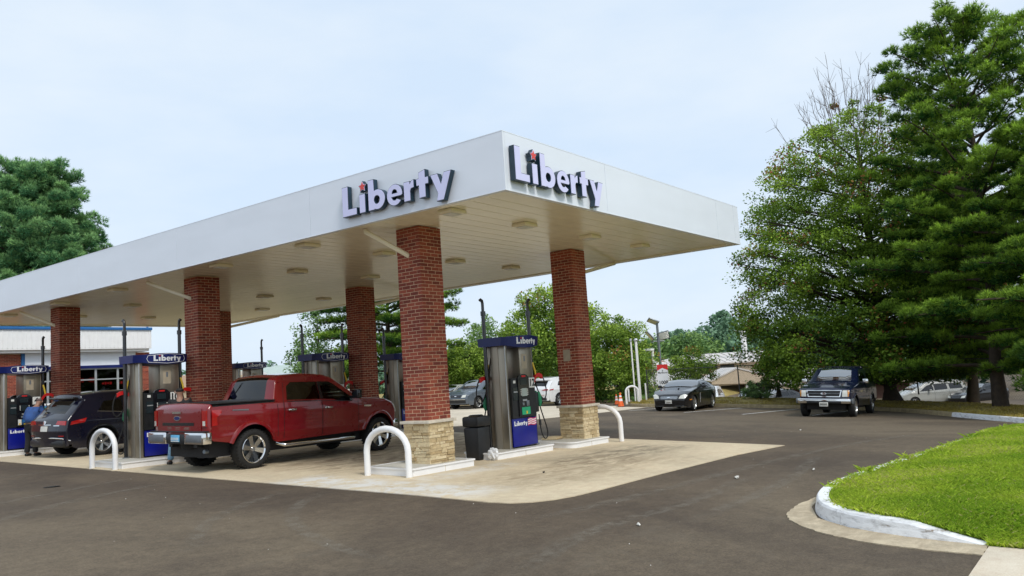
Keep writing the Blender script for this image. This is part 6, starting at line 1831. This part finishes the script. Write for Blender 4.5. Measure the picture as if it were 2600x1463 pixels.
def price_sign():
    x, y = 27.95, 11.78; z0 = -.14; a = math.atan2(RT.y, RT.x)+R(8)
    root = empty('price_sign', (x, y, z0), a, 'red and white cigarette price sign reading 1008 on a post above the coupe', 'sign')
    w, zb, zt = .285, .80, 1.93
    MB().box((-.03, .03, 0), (.03, .09, 1.2)).build('post', M['greymetal'], root)
    bd = MB().box((-w, -.015, zb), (w, .015, zt)).build('board', M['lettering'], root)
    MB().extrude([[(-w, zt-.30), (0, zt-.17), (w, zt-.30), (w, zt), (-w, zt)]], lambda u, v, t: (u, -.016-t, v), 0, .004, back=False).build('red_chevron', M['pack'], bd)
    t = text_mesh('Marlboro', .135, M['ink'], .002); link('brand_print', t, bd, (0, -.019, zt-.42), (PI/2, 0, 0))
    t = text_mesh('1008', .25, M['ink'], .007); link('price_digits', t, bd, (.0, -.019, zb+.20), (PI/2, 0, 0))
    MB().box((-.03, -.0195, zt-.34), (.03, -.016, zt-.29)).build('crest', M['greymetal'], bd)
    MB().box((.08, -.0195, zb+.04), (.19, -.016, zb+.06)).build('fine_print', M['ink'], bd)
price_sign()
def fence():
    P = [(34.0, 14.9), (30.35, 14.0), (28.75, 8.05), (29.9, .2), (25.0, -4.4)]
    root = empty('chain_link_fence', (*P[0], .2), label='black chain link fence along the bank behind the far kerb', cat='fence')
    def L3(p, z): return (p[0]-P[0][0], p[1]-P[0][1], z-.2+.05)
    zb = [-.1, -.1, -.15, -.35, -.5]
    for p, z in zip(P, zb): MB().tube([L3(p, z), L3(p, z+1.62)], .032, 8).build('post', M['wire'], root, 40)
    for i in range(4): MB().tube([L3(P[i], zb[i]+1.58), L3(P[i+1], zb[i+1]+1.58)], .02, 6).build('top_rail', M['wire'], root, 40)
    mb = MB()
    for i in range(4):
        a, b = Vector((*P[i], zb[i])), Vector((*P[i+1], zb[i+1])); n = int((b-a).length/.13)
        for k in range(-12, n):
            for s in (1, -1):
                q = []
                for (kk, h) in ((k, 0.02), (k+12, 1.55)):
                    if s < 0: h = 1.57-h
                    q.append((kk/n, h))
                (t0, h0), (t1, h1) = q
                if t0 < 0: h0 = h0+(h1-h0)*(0-t0)/(t1-t0); t0 = 0
                if t1 > 1: h1 = h0+(h1-h0)*(1-t0)/(t1-t0); t1 = 1
                p0 = a+(b-a)*t0; p1 = a+(b-a)*t1
                mb.tube([L3(p0, p0.z+h0), L3(p1, p1.z+h1)], .0022, 3, False)
    tag(mb.build('wire_mesh', M['wire'], root), kind='stuff')
fence()
def cone(x, y, s, label, z=0.0):
    root = empty('traffic_cone', (x, y, G(x, y)+z), label=label, cat='traffic cone', group='orange traffic cones')
    MB().bbox((-.19*s, -.19*s, 0), (.19*s, .19*s, .04*s), .01).build('base', M['black'], root, 40)
    MB().lathe([(.155*s, .04*s), (.145*s, .07*s), (.103*s, .30*s)], 20).build('cone_body', M['orange'], root, 40)
    MB().lathe([(.103*s, .30*s), (.082*s, .42*s)], 20).build('white_band', M['lettering'], root, 40)
    MB().lathe([(.082*s, .42*s), (.068*s, .50*s)], 20).build('cone_body', M['orange'], root, 40)
    MB().lathe([(.068*s, .50*s), (.055*s, .58*s)], 20).build('white_band', M['lettering'], root, 40)
    MB().lathe([(.055*s, .58*s), (.034*s, .71*s), (.028*s, .72*s), (0, .72*s)], 20).build('cone_tip', M['orange'], root, 40)
cone(27.35, 14.05, 1.06, 'tall orange traffic cone with white bands beside the driveway'); cone(30.6, 16.2, .85, 'small orange traffic cone farther back, left of the tall cone', .0)

# ------------------------------------------------------------------ people
def skin_mesh(name, verts, edges, rad, mat, lv=2):
    me = bpy.data.meshes.new(name); me.from_pydata(verts, edges, []); me.update()
    o = bpy.data.objects.new(name, me); COL.objects.link(o)
    sk = o.modifiers.new('skin', 'SKIN'); sk.use_smooth_shade = True; sb = o.modifiers.new('sub', 'SUBSURF'); sb.levels = lv
    for i, d in enumerate(me.skin_vertices[0].data):
        r = rad[i]; d.radius = r if isinstance(r, tuple) else (r, r); d.use_root = (i == 0)
    bpy.context.view_layer.update()
    out = bpy.data.meshes.new_from_object(o.evaluated_get(bpy.context.evaluated_depsgraph_get()))
    bpy.data.objects.remove(o); out.name = name; out.materials.clear(); out.materials.append(mat)
    out.polygons.foreach_set('use_smooth', [True]*len(out.polygons))
    return out
def person(loc, heading, label, pose, cl, h=1.72):
    """local frame: +x is where the person faces, +y to the person's left"""
    root = empty('person', loc, heading, label, 'person')
    s = h/1.72; J = {k: Vector(v)*s for k, v in pose.items()}
    hip, chest, neck, head = J['hip'], J['chest'], J['neck'], J['head']
    V, E, RR, ix = [], [], [], {}
    def add(k, p, r, par=None):
        ix[k] = len(V); V.append(tuple(p)); RR.append(r if isinstance(r, tuple) else (r*s, r*s))
        if par: E.append((ix[par], ix[k]))
    fat = cl.get('fat', 1.0)
    add('hip', hip, .135*fat); add('belly', hip.lerp(chest, .5), .135*fat, 'hip'); add('chest', chest, .145, 'belly'); add('neck', neck, .058, 'chest'); add('jaw', neck.lerp(head, .55), .068, 'neck'); add('head', head, .092, 'jaw'); add('crown', head+(head-neck)*.42, .075, 'head')
    for sd in ('l', 'r'):
        add('sh'+sd, J['sh'+sd], .062, 'chest'); add('el'+sd, J['el'+sd], .044, 'sh'+sd); add('wr'+sd, J['wr'+sd], .030, 'el'+sd)
        add('pa'+sd, J['ha'+sd], .034, 'wr'+sd)
        add('th'+sd, hip.lerp(J['kn'+sd], .2)+Vector((0, (.09 if sd == 'l' else -.09)*s*.5, 0)), .095, 'hip'); add('kn'+sd, J['kn'+sd], .060, 'th'+sd); add('an'+sd, J['an'+sd], .042, 'kn'+sd)
        add('to'+sd, J['to'+sd], .038, 'an'+sd)
    link('body', skin_mesh('body', V, E, RR, M['skin']), root)
    # fingers: five separate short chains rooted in each palm
    for sd in ('l', 'r'):
        d = (J['ha'+sd]-J['wr'+sd]).normalized(); side = d.cross(Vector((0, 0, 1)))
        side = side.normalized() if side.length > .1 else Vector((0, 1, 0)); dn = d.cross(side).normalized()
        for fi, (o_, ln) in enumerate(((-.030, .062), (-.010, .072), (.010, .068), (.028, .054))):
            b0 = J['ha'+sd]+side*o_*s
            pts = [b0, b0+d*.045*s, b0+d*(.045+ln*.5)*s-dn*.008, b0+d*(.045+ln*.85)*s-dn*.028]
            MB().tube(pts, [.010*s, .010*s, .0085*s, .007*s], 6).build('finger', M['skin'], root, 60)
        b0 = J['ha'+sd]-side*.03*s-d*.02
        MB().tube([b0, b0-side*.03*s+d*.02*s, b0-side*.045*s+d*.055*s], [.012*s, .011*s, .008*s], 6).build('thumb', M['skin'], root, 60)
    # face
    f = Vector((J['face'][0], J['face'][1], J['face'][2])).normalized() if 'face' in J else Vector((1, 0, 0))
    l = Vector((0, 0, 1)).cross(f).normalized(); u = f.cross(l)
    for sd in (1, -1):
        MB().lathe([(0, -.012), (.010, -.006), (.012, 0), (.010, .006), (0, .012)], 8, c=tuple(head+f*.083*s+l*.033*sd*s+u*.012*s)).build('eye', M['ink'], root, 60)
        MB().tube([head+l*sd*.092*s-u*.03*s, head+l*sd*.102*s+u*.0*s, head+l*sd*.094*s+u*.03*s], [.008, .016, .008], 6).build('ear', M['skin'], root, 60)
    MB().tube([head+f*.088*s+u*.01*s, head+f*.112*s-u*.02*s, head+f*.09*s-u*.028*s], [.010, .014, .008], 6).build('nose', M['skin'], root, 60)
    MB().tube([head+f*.085*s+l*.025*s-u*.055*s, head+f*.092*s-u*.056*s, head+f*.085*s-l*.025*s-u*.055*s], .006, 6).build('mouth', M['redlens'], root, 60)
    hv = [tuple(head-f*.012*s-u*.01*s), tuple(head-f*.022*s+u*.035*s), tuple(head-f*.005*s+u*.075*s)]
    link('hair', skin_mesh('hair', hv, [(0, 1), (1, 2)], [.086*s, .098*s, .070*s], M[cl['hair']]), root)
    def garment(name, keys, edges, rads, mat, lv=2):
        vv = [tuple(J[k]) if k in J else tuple(k_) for k, k_ in keys]
        link(name, skin_mesh(name, vv, edges, [r if isinstance(r, tuple) else (r*s, r*s) for r in rads], M[mat], lv), root)
    # shirt
    K = [('hip', None)]; 
    keys = [('x', hip.lerp(chest, -.02)), ('x', hip.lerp(chest, .5)), ('chest', None), ('x', chest.lerp(neck, .62))]; ed = [(0, 1), (1, 2), (2, 3)]; rd = [(.150*fat*s, .165*fat*s), (.155*fat*s, .170*fat*s), (.150*s, .178*s), .085]
    for sd in ('l', 'r'):
        n = len(keys); keys += [('sh'+sd, None), ('x', J['sh'+sd].lerp(J['el'+sd], .55))]; ed += [(2, n), (n, n+1)]; rd += [.083, .070]
        if cl.get('long'):
            keys += [('el'+sd, None), ('x', J['el'+sd].lerp(J['wr'+sd], .85))]; ed += [(n+1, n+2), (n+2, n+3)]; rd += [.062, .048]
    garment('shirt', keys, ed, rd, cl['shirt'])
    # trousers
    keys = [('x', hip.lerp(chest, .12)), ('x', hip-Vector((0, 0, .03)))]; ed = [(0, 1)]; rd = [(.140*fat*s, .150*fat*s), (.135*fat*s, .150*fat*s)]
    for sd in ('l', 'r'):
        n = len(keys); keys += [('x', hip.lerp(J['kn'+sd], .3)+Vector((0, (.05 if sd == 'l' else -.05)*s, 0))), ('kn'+sd, None), ('x', J['kn'+sd].lerp(J['an'+sd], .55)), ('x', J['kn'+sd].lerp(J['an'+sd], .98))]
        ed += [(1, n), (n, n+1), (n+1, n+2), (n+2, n+3)]; rd += [.108, .084, .076, .074]
    garment('trousers', keys, ed, rd, cl['trousers'])
    MB().tube([tuple(hip+Vector((.15*math.cos(t)*fat, .155*math.sin(t)*fat, .05*s))) for t in np.linspace(0, 2*PI, 16)], .016, 6, False).build('belt', M['ink'], root, 60)
    for sd in ('l', 'r'):
        a, t = J['an'+sd], J['to'+sd]; a = Vector((a.x, a.y, .055)); d = Vector((t.x-a.x, t.y-a.y, 0)).normalized()
        link('shoe', skin_mesh('shoe', [tuple(a-d*.05), tuple(a+d*.06-Vector((0, 0, .005))), tuple(a+d*.17-Vector((0, 0, .015)))], [(0, 1), (1, 2)], [(.052, .05), (.052, .052), (.048, .040)], M['ink']), root)
    return root
ST = dict(hip=(0, 0, .93), chest=(.02, 0, 1.30), neck=(.03, 0, 1.48), head=(.05, 0, 1.61), shl=(.02, .19, 1.40), shr=(.02, -.19, 1.40), ell=(0, .25, 1.12), elr=(0, -.25, 1.12), wrl=(.12, .24, .90), wrr=(.12, -.24, .90), hal=(.18, .23, .83), har=(.18, -.23, .83),
    knl=(.03, .12, .50), knr=(.02, -.12, .50), anl=(0, .13, .09), anr=(-.02, -.14, .09), tol=(.16, .15, .04), tor=(.14, -.17, .04), face=(1, 0, -.05))
P1 = dict(ST); P1.update(hip=(-.04, 0, .90), chest=(.10, .0, 1.24), neck=(.20, 0, 1.40), head=(.28, -.01, 1.52), shl=(.12, .20, 1.33), shr=(.12, -.20, 1.33), ell=(.10, .34, 1.07), elr=(.20, -.30, 1.10), wrl=(.30, .26, 1.00), wrr=(.42, -.22, 1.04), hal=(.37, .22, 1.0), har=(.49, -.18, 1.04), knl=(.0, .10, .48), knr=(.03, -.10, .48), anl=(-.05, .11, .09), anr=(.02, -.12, .09), tol=(.11, .13, .04), tor=(.18, -.16, .04), face=(1, 0, -.45))
person((-.17, 17.10, G(-.2, 17.1)), R(24), 'person in blue shirt and dark trousers bending beside the navy car, back turned', P1, dict(shirt='shirtblue', trousers='clothblack', hair='greyhair', long=True, fat=1.18), 1.70)
P2 = dict(ST); P2.update(wrl=(.24, .22, 1.02), wrr=(.26, -.20, 1.05), hal=(.31, .19, 1.03), har=(.33, -.17, 1.06), knl=(.05, .17, .50), knr=(-.02, -.17, .50), anl=(.06, .22, .09), anr=(-.05, -.22, .09), tol=(.22, .26, .04), tor=(.08, -.30, .04))
person((.10, 9.86, G(.1, 9.9)), R(62), 'person in black shirt and blue jeans standing behind the red truck tailgate', P2, dict(shirt='clothblack', trousers='denim', hair='hair'), 1.76)

# ------------------------------------------------------------------ trees
def tubes_mesh(name, segs, mat, n=7):
    mb = MB()
    for pts, r in segs: mb.tube(pts, r, n, False)
    return mb.mesh(name, M[mat], 60)
def leaf_quads(C, size, rng, up=0.35, nrm=None):
    n = len(C); a = rng.normal(size=(n, 3)); a /= np.linalg.norm(a, axis=1)[:, None]
    nn = rng.normal(size=(n, 3)); nn[:, 2] = np.abs(nn[:, 2])+up; 
    nn /= np.linalg.norm(nn, axis=1)[:, None]
    t = np.cross(nn, a); t /= np.linalg.norm(t, axis=1)[:, None]; b = np.cross(nn, t)
    s = size*rng.uniform(.6, 1.25, n)[:, None]
    V = np.stack([C-t*s*.55, C-b*s*.36+t*s*.05, C+t*s*.6-nn*s*.12, C+b*s*.36+t*s*.05], 1)
    return V.reshape(-1, 3), np.arange(n*4).reshape(n, 4)
def broad_tree(name, label, base, top, rfun, trunk_pts, trunk_r, leafmat, nclump, nleaf, size, seed, zlow, axis=None, red=0.0, redtop=None, group=None, cl=(.35, .75), branches=60, twigs=0, flat=.6, cat='tree', sparse=None):
    """rfun(t) crown radius for t in 0..1 between zlow and top; axis(t) -> (x, y) of the crown's middle"""
    rng = np.random.default_rng(seed); bx, by, bz = base
    root = empty(name, base, label=label, cat=cat, group=group)
    ax = axis or (lambda t: (0.0, 0.0))
    ts, rs_ = np.linspace(0, 1, 60), None
    rs_ = np.array([max(.05, rfun(t)) for t in ts]); cdf = np.cumsum(rs_**1.7); cdf /= cdf[-1]
    t = np.interp(rng.random(nclump), cdf, ts); r = np.array([rfun(q) for q in t])
    rad = r*rng.random(nclump)**.42; ph = rng.uniform(0, 2*PI, nclump)
    A = np.array([ax(q) for q in t]); zl = zlow-bz; H = top-zlow
    C = np.stack([A[:, 0]+rad*np.cos(ph), A[:, 1]+rad*np.sin(ph), zl+t*H], 1)
    # droop the outer ends of the low boughs
    C[:, 2] -= .25*(rad/np.maximum(r, .1))**2*(1-t)*min(1, H*.15)
    cr = rng.uniform(cl[0], cl[1], nclump)*np.clip(r/ (r.max()*.55), .55, 1.1)
    per = rng.poisson(nleaf, nclump)
    if sparse is not None: per = (per*np.array([sparse(q) for q in t])).astype(int)
    ci = np.repeat(np.arange(nclump), per)
    d = rng.normal(size=(len(ci), 3)); d /= np.linalg.norm(d, axis=1)[:, None]; d *= (rng.random(len(ci))**.45)[:, None]
    d[:, 2] *= flat
    P = C[ci]+d*cr[ci][:, None]
    V, F = leaf_quads(P, size, rng)
    ct = rng.uniform(0, 1, nclump)
    tone = np.clip(.12+.45*ct[ci]+.30*(d[:, 2]/flat)+.25*(rad/np.maximum(r, .1))[ci]*t[ci]+rng.normal(0, .10, len(ci)), 0, 1)  # light from above put into the colour: clump tops and outer leaves paler
    rd = np.zeros(len(ci))
    if red > 0:
        outer = (rad/np.maximum(r, .1))[ci] > .80
        tip = (rng.random(nclump) < red)[ci] & (np.linalg.norm(d, axis=1) > .35) & outer
        if redtop: tip &= rng.random(len(ci)) < np.interp(t[ci], [0, .5, 1], redtop)
        rd[tip] = rng.uniform(.55, 1, tip.sum())
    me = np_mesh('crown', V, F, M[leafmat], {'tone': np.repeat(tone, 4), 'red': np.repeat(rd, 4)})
    link('crown', me, root)
    segs = []
    tp = [Vector(p) for p in trunk_pts]; nT = len(tp)
    segs.append((tp, [trunk_r*(1.55 if i == 0 else 1.0-.80*i/(nT-1)) for i in range(nT)]))
    link('trunk', tubes_mesh('trunk', segs, 'bark', 10), root)
    zs = [p.z for p in tp]; segs = []
    for i in rng.permutation(nclump)[:branches]:
        e = Vector(C[i]); zz = max(zs[0]+.8, min(zs[-1], e.z-.35*(Vector((e.x, e.y, 0)).length)))
        k = max(j for j in range(nT) if zs[j] <= zz+1e-6); k = min(k, nT-2)
        u = (zz-zs[k])/max(.01, zs[k+1]-zs[k]); s = tp[k].lerp(tp[k+1], max(0, min(1, u)))
        m1 = s.lerp(e, .4)+Vector((0, 0, .12)); m2 = s.lerp(e, .75)+Vector((0, 0, .08))
        l = (e-s).length; r0 = min(trunk_r*.4, .012*l+.012)
        segs.append(([s, m1, m2, e], [r0, r0*.7, r0*.45, r0*.2]))
        for q in range(2):
            w = Vector(rng.normal(0, .35, 3)); segs.append(([m2, m2.lerp(e, .6)+w*.5, e+w], [r0*.4, r0*.28, .004]))
    link('branches', tag_stuff(tubes_mesh('branches', segs, 'bark', 5)), root)['kind'] = 'stuff'
    if twigs:
        segs = []
        for _ in range(twigs):
            q = rng.uniform(.70, .95); c = ax(q); a = rng.uniform(0, 2*PI); rr = rfun(q)*rng.random()**.6*.75
            s = Vector((c[0]+rr*math.cos(a), c[1]+rr*math.sin(a), zl+q*H)); ln = rng.uniform(1.2, 2.9)*(1.1-rr*.12)
            dv = Vector((math.cos(a)*.20*rr/1.2, math.sin(a)*.20*rr/1.2, 1)).normalized()
            pts = [s]
            for k in range(1, 5): pts.append(s+dv*ln*k/4+Vector((rng.normal(0, .05), rng.normal(0, .05), 0)))
            segs.append((pts, [.016, .014, .011, .008, .005]))
            for k in (1, 2, 3):
                for _2 in range(2):
                    w = (dv+Vector(rng.normal(0, .45, 3))).normalized()*ln*.3; segs.append(([pts[k], pts[k]+w*.5, pts[k]+w], [.008, .007, .004]))
        link('bare_twigs', tubes_mesh('bare_twigs', segs, 'twig', 4), root)['kind'] = 'stuff'
    return root
def tag_stuff(me): return me
def pine_tree(name, label, base, top, rfun, trunk_r, seed, zlow, mat='pine', boughs=90, tufts=42, lean=(0, 0), needle=.16, group=None, cr=(.40, .26), rise=.25, gap=0.0):
    rng = np.random.default_rng(seed); root = empty(name, base, label=label, cat='tree', group=group)
    bz = base[2]; Ht = top-bz; zl = zlow-bz
    def axis(z): k = z/Ht; return Vector((lean[0]*k, lean[1]*k, z))
    tp = [axis(Ht*k/9)+Vector((rng.normal(0, .05), rng.normal(0, .05), 0)) for k in range(10)]
    link('trunk', tubes_mesh('trunk', [(tp, [trunk_r*(1.3 if i == 0 else 1-.93*i/9) for i in range(10)])], 'bark', 10), root)
    segs = []; CC = []; CR = []; TT = []
    ga = 2.399963
    for i in range(boughs):
        t = ((i+.5)/boughs)**.85 if gap == 0 else ((i+.5)/boughs)
        z = zl+t*(Ht-zl)*.985; a = i*ga+rng.normal(0, .35); L_ = rfun(t)*rng.uniform(.72, 1.12)
        if L_ < .25: L_ = .25
        s = axis(z); up = rise*(.3+t*1.4)
        pts = []
        for k in range(6):
            u = k/5; pts.append(s+Vector((math.cos(a)*L_*u, math.sin(a)*L_*u, L_*(up*u-.16*(1-t)*u*u)+rng.normal(0, .03))))
        segs.append((pts, [max(.008, .020*L_*(1-.85*k/5)+.006) for k in range(6)]))
        nc = max(2, int(L_*2.6))
        for k in range(nc):
            u = .34+.66*(k+.7)/nc; j = min(4, int(u*5)); p = pts[j].lerp(pts[j+1], u*5-j)
            side = Vector((-math.sin(a), math.cos(a), 0))*rng.normal(0, .16*L_*(.4+u)*.8)
            CC.append(tuple(p+side+Vector((0, 0, rng.normal(.05, .06))))); CR.append(rng.uniform(.75, 1.2)*(cr[0]*(1.1-.35*u))); TT.append(t)
    link('branches', tubes_mesh('branches', segs, 'bark', 5), root)['kind'] = 'stuff'
    CC = np.array(CC); CR = np.array(CR); TT = np.array(TT); nC = len(CC)
    ct = rng.uniform(0, 1, nC); ci = np.repeat(np.arange(nC), rng.poisson(tufts, nC))
    d = rng.normal(size=(len(ci), 3)); d /= np.linalg.norm(d, axis=1)[:, None]; d *= (rng.random(len(ci))**.4)[:, None]
    d[:, 2] *= cr[1]/cr[0]
    P = CC[ci]+d*CR[ci][:, None]
    # each tuft: a spray of thin needles pointing up and outwards
    N = 7; n = len(P); out = d+np.array([0, 0, .55]); out /= np.linalg.norm(out, axis=1)[:, None]
    D = out[:, None, :]+rng.normal(0, .55, (n, N, 3)); D /= np.linalg.norm(D, axis=2)[:, :, None]
    L3 = needle*rng.uniform(.7, 1.25, (n, N, 1)); sd = np.cross(D, rng.normal(size=(n, N, 3))); sd /= np.linalg.norm(sd, axis=2)[:, :, None]
    w = needle*.085
    V = np.stack([P[:, None, :]-sd*w, P[:, None, :]+sd*w, P[:, None, :]+D*L3], 2).reshape(-1, 3)
    F = np.arange(len(V)).reshape(-1, 3)
    tone = np.clip(.02+.48*ct[ci]+.46*(d[:, 2]/(cr[1]/cr[0]))+rng.normal(0, .10, n)+.12*TT[ci], 0, 1)  # needle colour carries the shading: pale clump tops, dark undersides
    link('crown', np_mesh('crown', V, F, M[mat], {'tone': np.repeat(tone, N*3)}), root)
    return root
def prof(*pts): return lambda t: lerp_prof(pts, t)

# the maple by the blue pickup: trunk leans left, bare twigs on top
mb0 = (30.7, 1.5, terrain(30.7, 1.5, 3.2)-.05)
broad_tree('maple_tree', 'tall maple with reddening leaf tips and bare top twigs, right of the canopy', mb0, 14.2,
    prof((0, 4.6), (.1, 5.5), (.3, 5.7), (.6, 5.3), (.75, 4.3), (.89, 2.7), (1, 1.2)),
    [(0, 0, 0), (-.03, .03, .6), (-.1, .1, 2.6), (-.15, .1, 5.5), (-.2, .15, 8.5), (-.25, .2, 11.3), (-.25, .2, 13.1)], .33, 'maple', 980, 175, .118, 11, .55,
    axis=lambda t: (-.35-.35*(1-t), .45+.45*(1-t)), red=.30, redtop=(.12, .30, .75), cl=(.42, .85), branches=170, twigs=85, sparse=lambda t: 1.1-.42*t)
pine_tree('pine_tree', 'tallest pine, at the right edge with ragged crown against the sky', (25.6, -3.5, terrain(25.6, -3.5, 3.0)-.05), 14.5,
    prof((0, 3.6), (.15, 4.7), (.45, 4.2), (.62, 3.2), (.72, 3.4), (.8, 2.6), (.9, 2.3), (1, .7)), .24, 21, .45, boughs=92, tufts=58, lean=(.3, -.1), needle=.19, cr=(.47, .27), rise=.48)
pine_tree('pine_tree', 'broad pine filling the right picture edge in front of the tallest pine', (23.4, -6.9, terrain(23.4, -6.9, 3.5)-.05), 9.6,
    prof((0, 4.2), (.3, 4.8), (.6, 3.9), (.85, 2.2), (1, .6)), .22, 22, .25, boughs=82, tufts=58, needle=.19, cr=(.47, .25), rise=.30)
pine_tree('pine_tree', 'dense pine between the maple and the tallest pine', (32.0, -1.6, terrain(32.0, -1.6, 6)-.05), 10.2,
    prof((0, 4.4), (.3, 4.8), (.6, 3.7), (.85, 2.0), (1, .6)), .24, 23, .3, boughs=84, tufts=58, needle=.19, cr=(.47, .25), rise=.30)
pine_tree('pine_tree', 'bushy pine rising above the canopy at the left picture edge', (13.7, 51.0, .8), 18.0,
    prof((0, 4.2), (.3, 4.5), (.6, 4.0), (.8, 3.1), (.93, 2.0), (1, .7)), .35, 24, 3.0, 'pineblue', boughs=170, tufts=62, needle=.26, cr=(.58, .42), rise=.45)
pine_tree('pine_tree', 'pine with tiered boughs behind the nearest brick column', (29.4, 33.4, .3), 10.6,
    prof((0, 4.6), (.3, 5.2), (.55, 5.0), (.8, 3.8), (1, .8)), .28, 25, 2.2, boughs=60, tufts=52, needle=.22, cr=(.62, .32), rise=.22)
# broadleaf row beyond the parked crossovers
ROUND = prof((0, .7), (.15, .95), (.4, 1.0), (.65, .9), (.85, .6), (1, .2))
def bg_tree(label, x, y, z0, zt, w, zlow, mat, seed, nl=110, nc=110, size=.19, name='broadleaf_tree', red=0.0, cl=None, group='trees beyond the parked cars', br=26):
    h = zt-z0
    broad_tree(name, label, (x, y, z0), zt, lambda t: ROUND(t)*w, [(0, 0, 0), (.05, 0, h*.2), (-.05, .08, h*.45), (.03, 0, h*.75)], max(.10, .03*h), mat, nc, nl, size, seed, zlow, red=red, redtop=(.3, .5, .6), cl=cl or (w*.20, w*.36), branches=br, flat=.75, group=group)
bg_tree('bright green spreading tree right behind pump 12 and its column', 37.0, 24.4, -.2, 8.3, 3.5, .2, 'leaf', 41, 190, 150, .175, red=.08)
bg_tree('shorter bright tree left of the spreading one behind pump 12', 40.3, 29.9, -.2, 7.2, 2.3, .3, 'leaf', 42, 150, 90, .17)
bg_tree('dense green tree with low branches just right of the second brick column', 35.6, 18.9, -.3, 5.2, 2.5, .0, 'leaf', 43, 190, 130, .145, red=.04)
bg_tree('small green tree behind the white vent pipes', 40.5, 20.6, -.5, 3.6, 1.3, -.1, 'leafdull', 44, 120, 90, .16)
bg_tree('thin pale tree seen over the litter bin', 38.3, 33.2, -.2, 6.1, 2.5, .3, 'leafdull', 45, 110, 90, .18)
bg_tree('rounded pale tree left of pump 12 towards the bin', 42.4, 34.2, -.2, 7.1, 2.6, .3, 'leafdull', 46, 110, 90, .18)
bg_tree('low leafy tree directly above the slate grey crossover', 35.9, 31.6, .0, 4.6, 2.6, .0, 'leaf', 47, 160, 100, .16)
bg_tree('leafy tree showing left of the dark brick column under the canopy', 26.6, 37.5, .2, 7.4, 2.3, .8, 'leafdull', 48, 100, 80, .17)
bg_tree('round tree behind the price sign', 68.0, 34.5, -2, 5.4, 3.4, -.5, 'leafdull', 49, 80, 100, .30)
bg_tree('green tree behind the three headed light pole', 70.5, 30.0, -2, 5.0, 3.6, -.4, 'leafdull', 50, 80, 110, .30)
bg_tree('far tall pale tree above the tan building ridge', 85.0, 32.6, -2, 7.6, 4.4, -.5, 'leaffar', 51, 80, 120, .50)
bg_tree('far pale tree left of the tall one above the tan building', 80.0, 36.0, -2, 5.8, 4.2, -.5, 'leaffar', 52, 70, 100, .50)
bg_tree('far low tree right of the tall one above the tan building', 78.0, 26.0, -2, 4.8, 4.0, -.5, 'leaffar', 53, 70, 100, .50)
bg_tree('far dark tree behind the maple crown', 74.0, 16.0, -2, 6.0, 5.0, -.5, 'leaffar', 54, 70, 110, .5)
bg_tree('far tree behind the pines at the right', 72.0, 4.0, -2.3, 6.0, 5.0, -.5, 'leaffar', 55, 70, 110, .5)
bg_tree('small ornamental tree behind the black coupe roof', 33.3, 12.6, -.4, 2.75, 1.35, .5, 'leaf', 56, 90, 60, .12, name='small_tree', red=.05)
bg_tree('young sapling by the fence between coupe and blue pickup', 30.4, 6.7, -.2, 2.1, .9, .6, 'maple', 57, 60, 36, .12, name='sapling', red=.2, group='young plants on the bank')
bg_tree('round green shrub on the bank behind the coupe tail', 29.9, 7.5, -.25, .75, .75, -.2, 'leafdull', 58, 60, 40, .10, name='shrub', group='young plants on the bank', br=8)
# far belts of trees that read as one mass
def woods(name, pts, mat, seed, size=.8):
    rng = np.random.default_rng(seed); Cs = []
    for (x, y, z0, z1, r) in pts:
        n = int(240*r); d = rng.normal(size=(n, 3)); d /= np.linalg.norm(d, axis=1)[:, None]; d *= (rng.random(n)**.35)[:, None]
        Cs.append(np.array([x, y, (z0+z1)/2])+d*np.array([r, r, (z1-z0)/2])*(1+.25*np.sin(d[:, :1]*9)*np.cos(d[:, 1:2]*7+2)))
    P = np.concatenate(Cs); V, F = leaf_quads(P, size, rng); tone = np.clip(rng.normal(.45, .22, len(P))+.1*np.sin(P[:, 0]*.9)*np.cos(P[:, 1]*.7), 0, 1)
    tag(link(name, np_mesh(name, V, F, M[mat], {'tone': np.repeat(tone, 4)})), kind='stuff')
rs = random.Random(9)
far = []
for i in range(46):
    a = R(8+i*1.75); D = rs.uniform(125, 150); z = 5.2+1.6*rs.random()-(1.4 if 30 < i < 40 else 0)-(2.0 if i < 14 else 0)
    far.append((-10+math.cos(a)*D, -7.6+math.sin(a)*D, -3, z, rs.uniform(4.5, 7)))
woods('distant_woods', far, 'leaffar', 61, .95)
mid = []
for (x, y) in ((58, 36), (62, 34), (66, 31.5), (72, 35), (75, 29), (54, 33), (50, 34), (54, 42), (46, 31)): mid.append((x, y, -2, rs.uniform(3.2, 4.8), rs.uniform(2.6, 3.6)))
woods('woodland_edge', mid, 'leafdull', 62, .38)
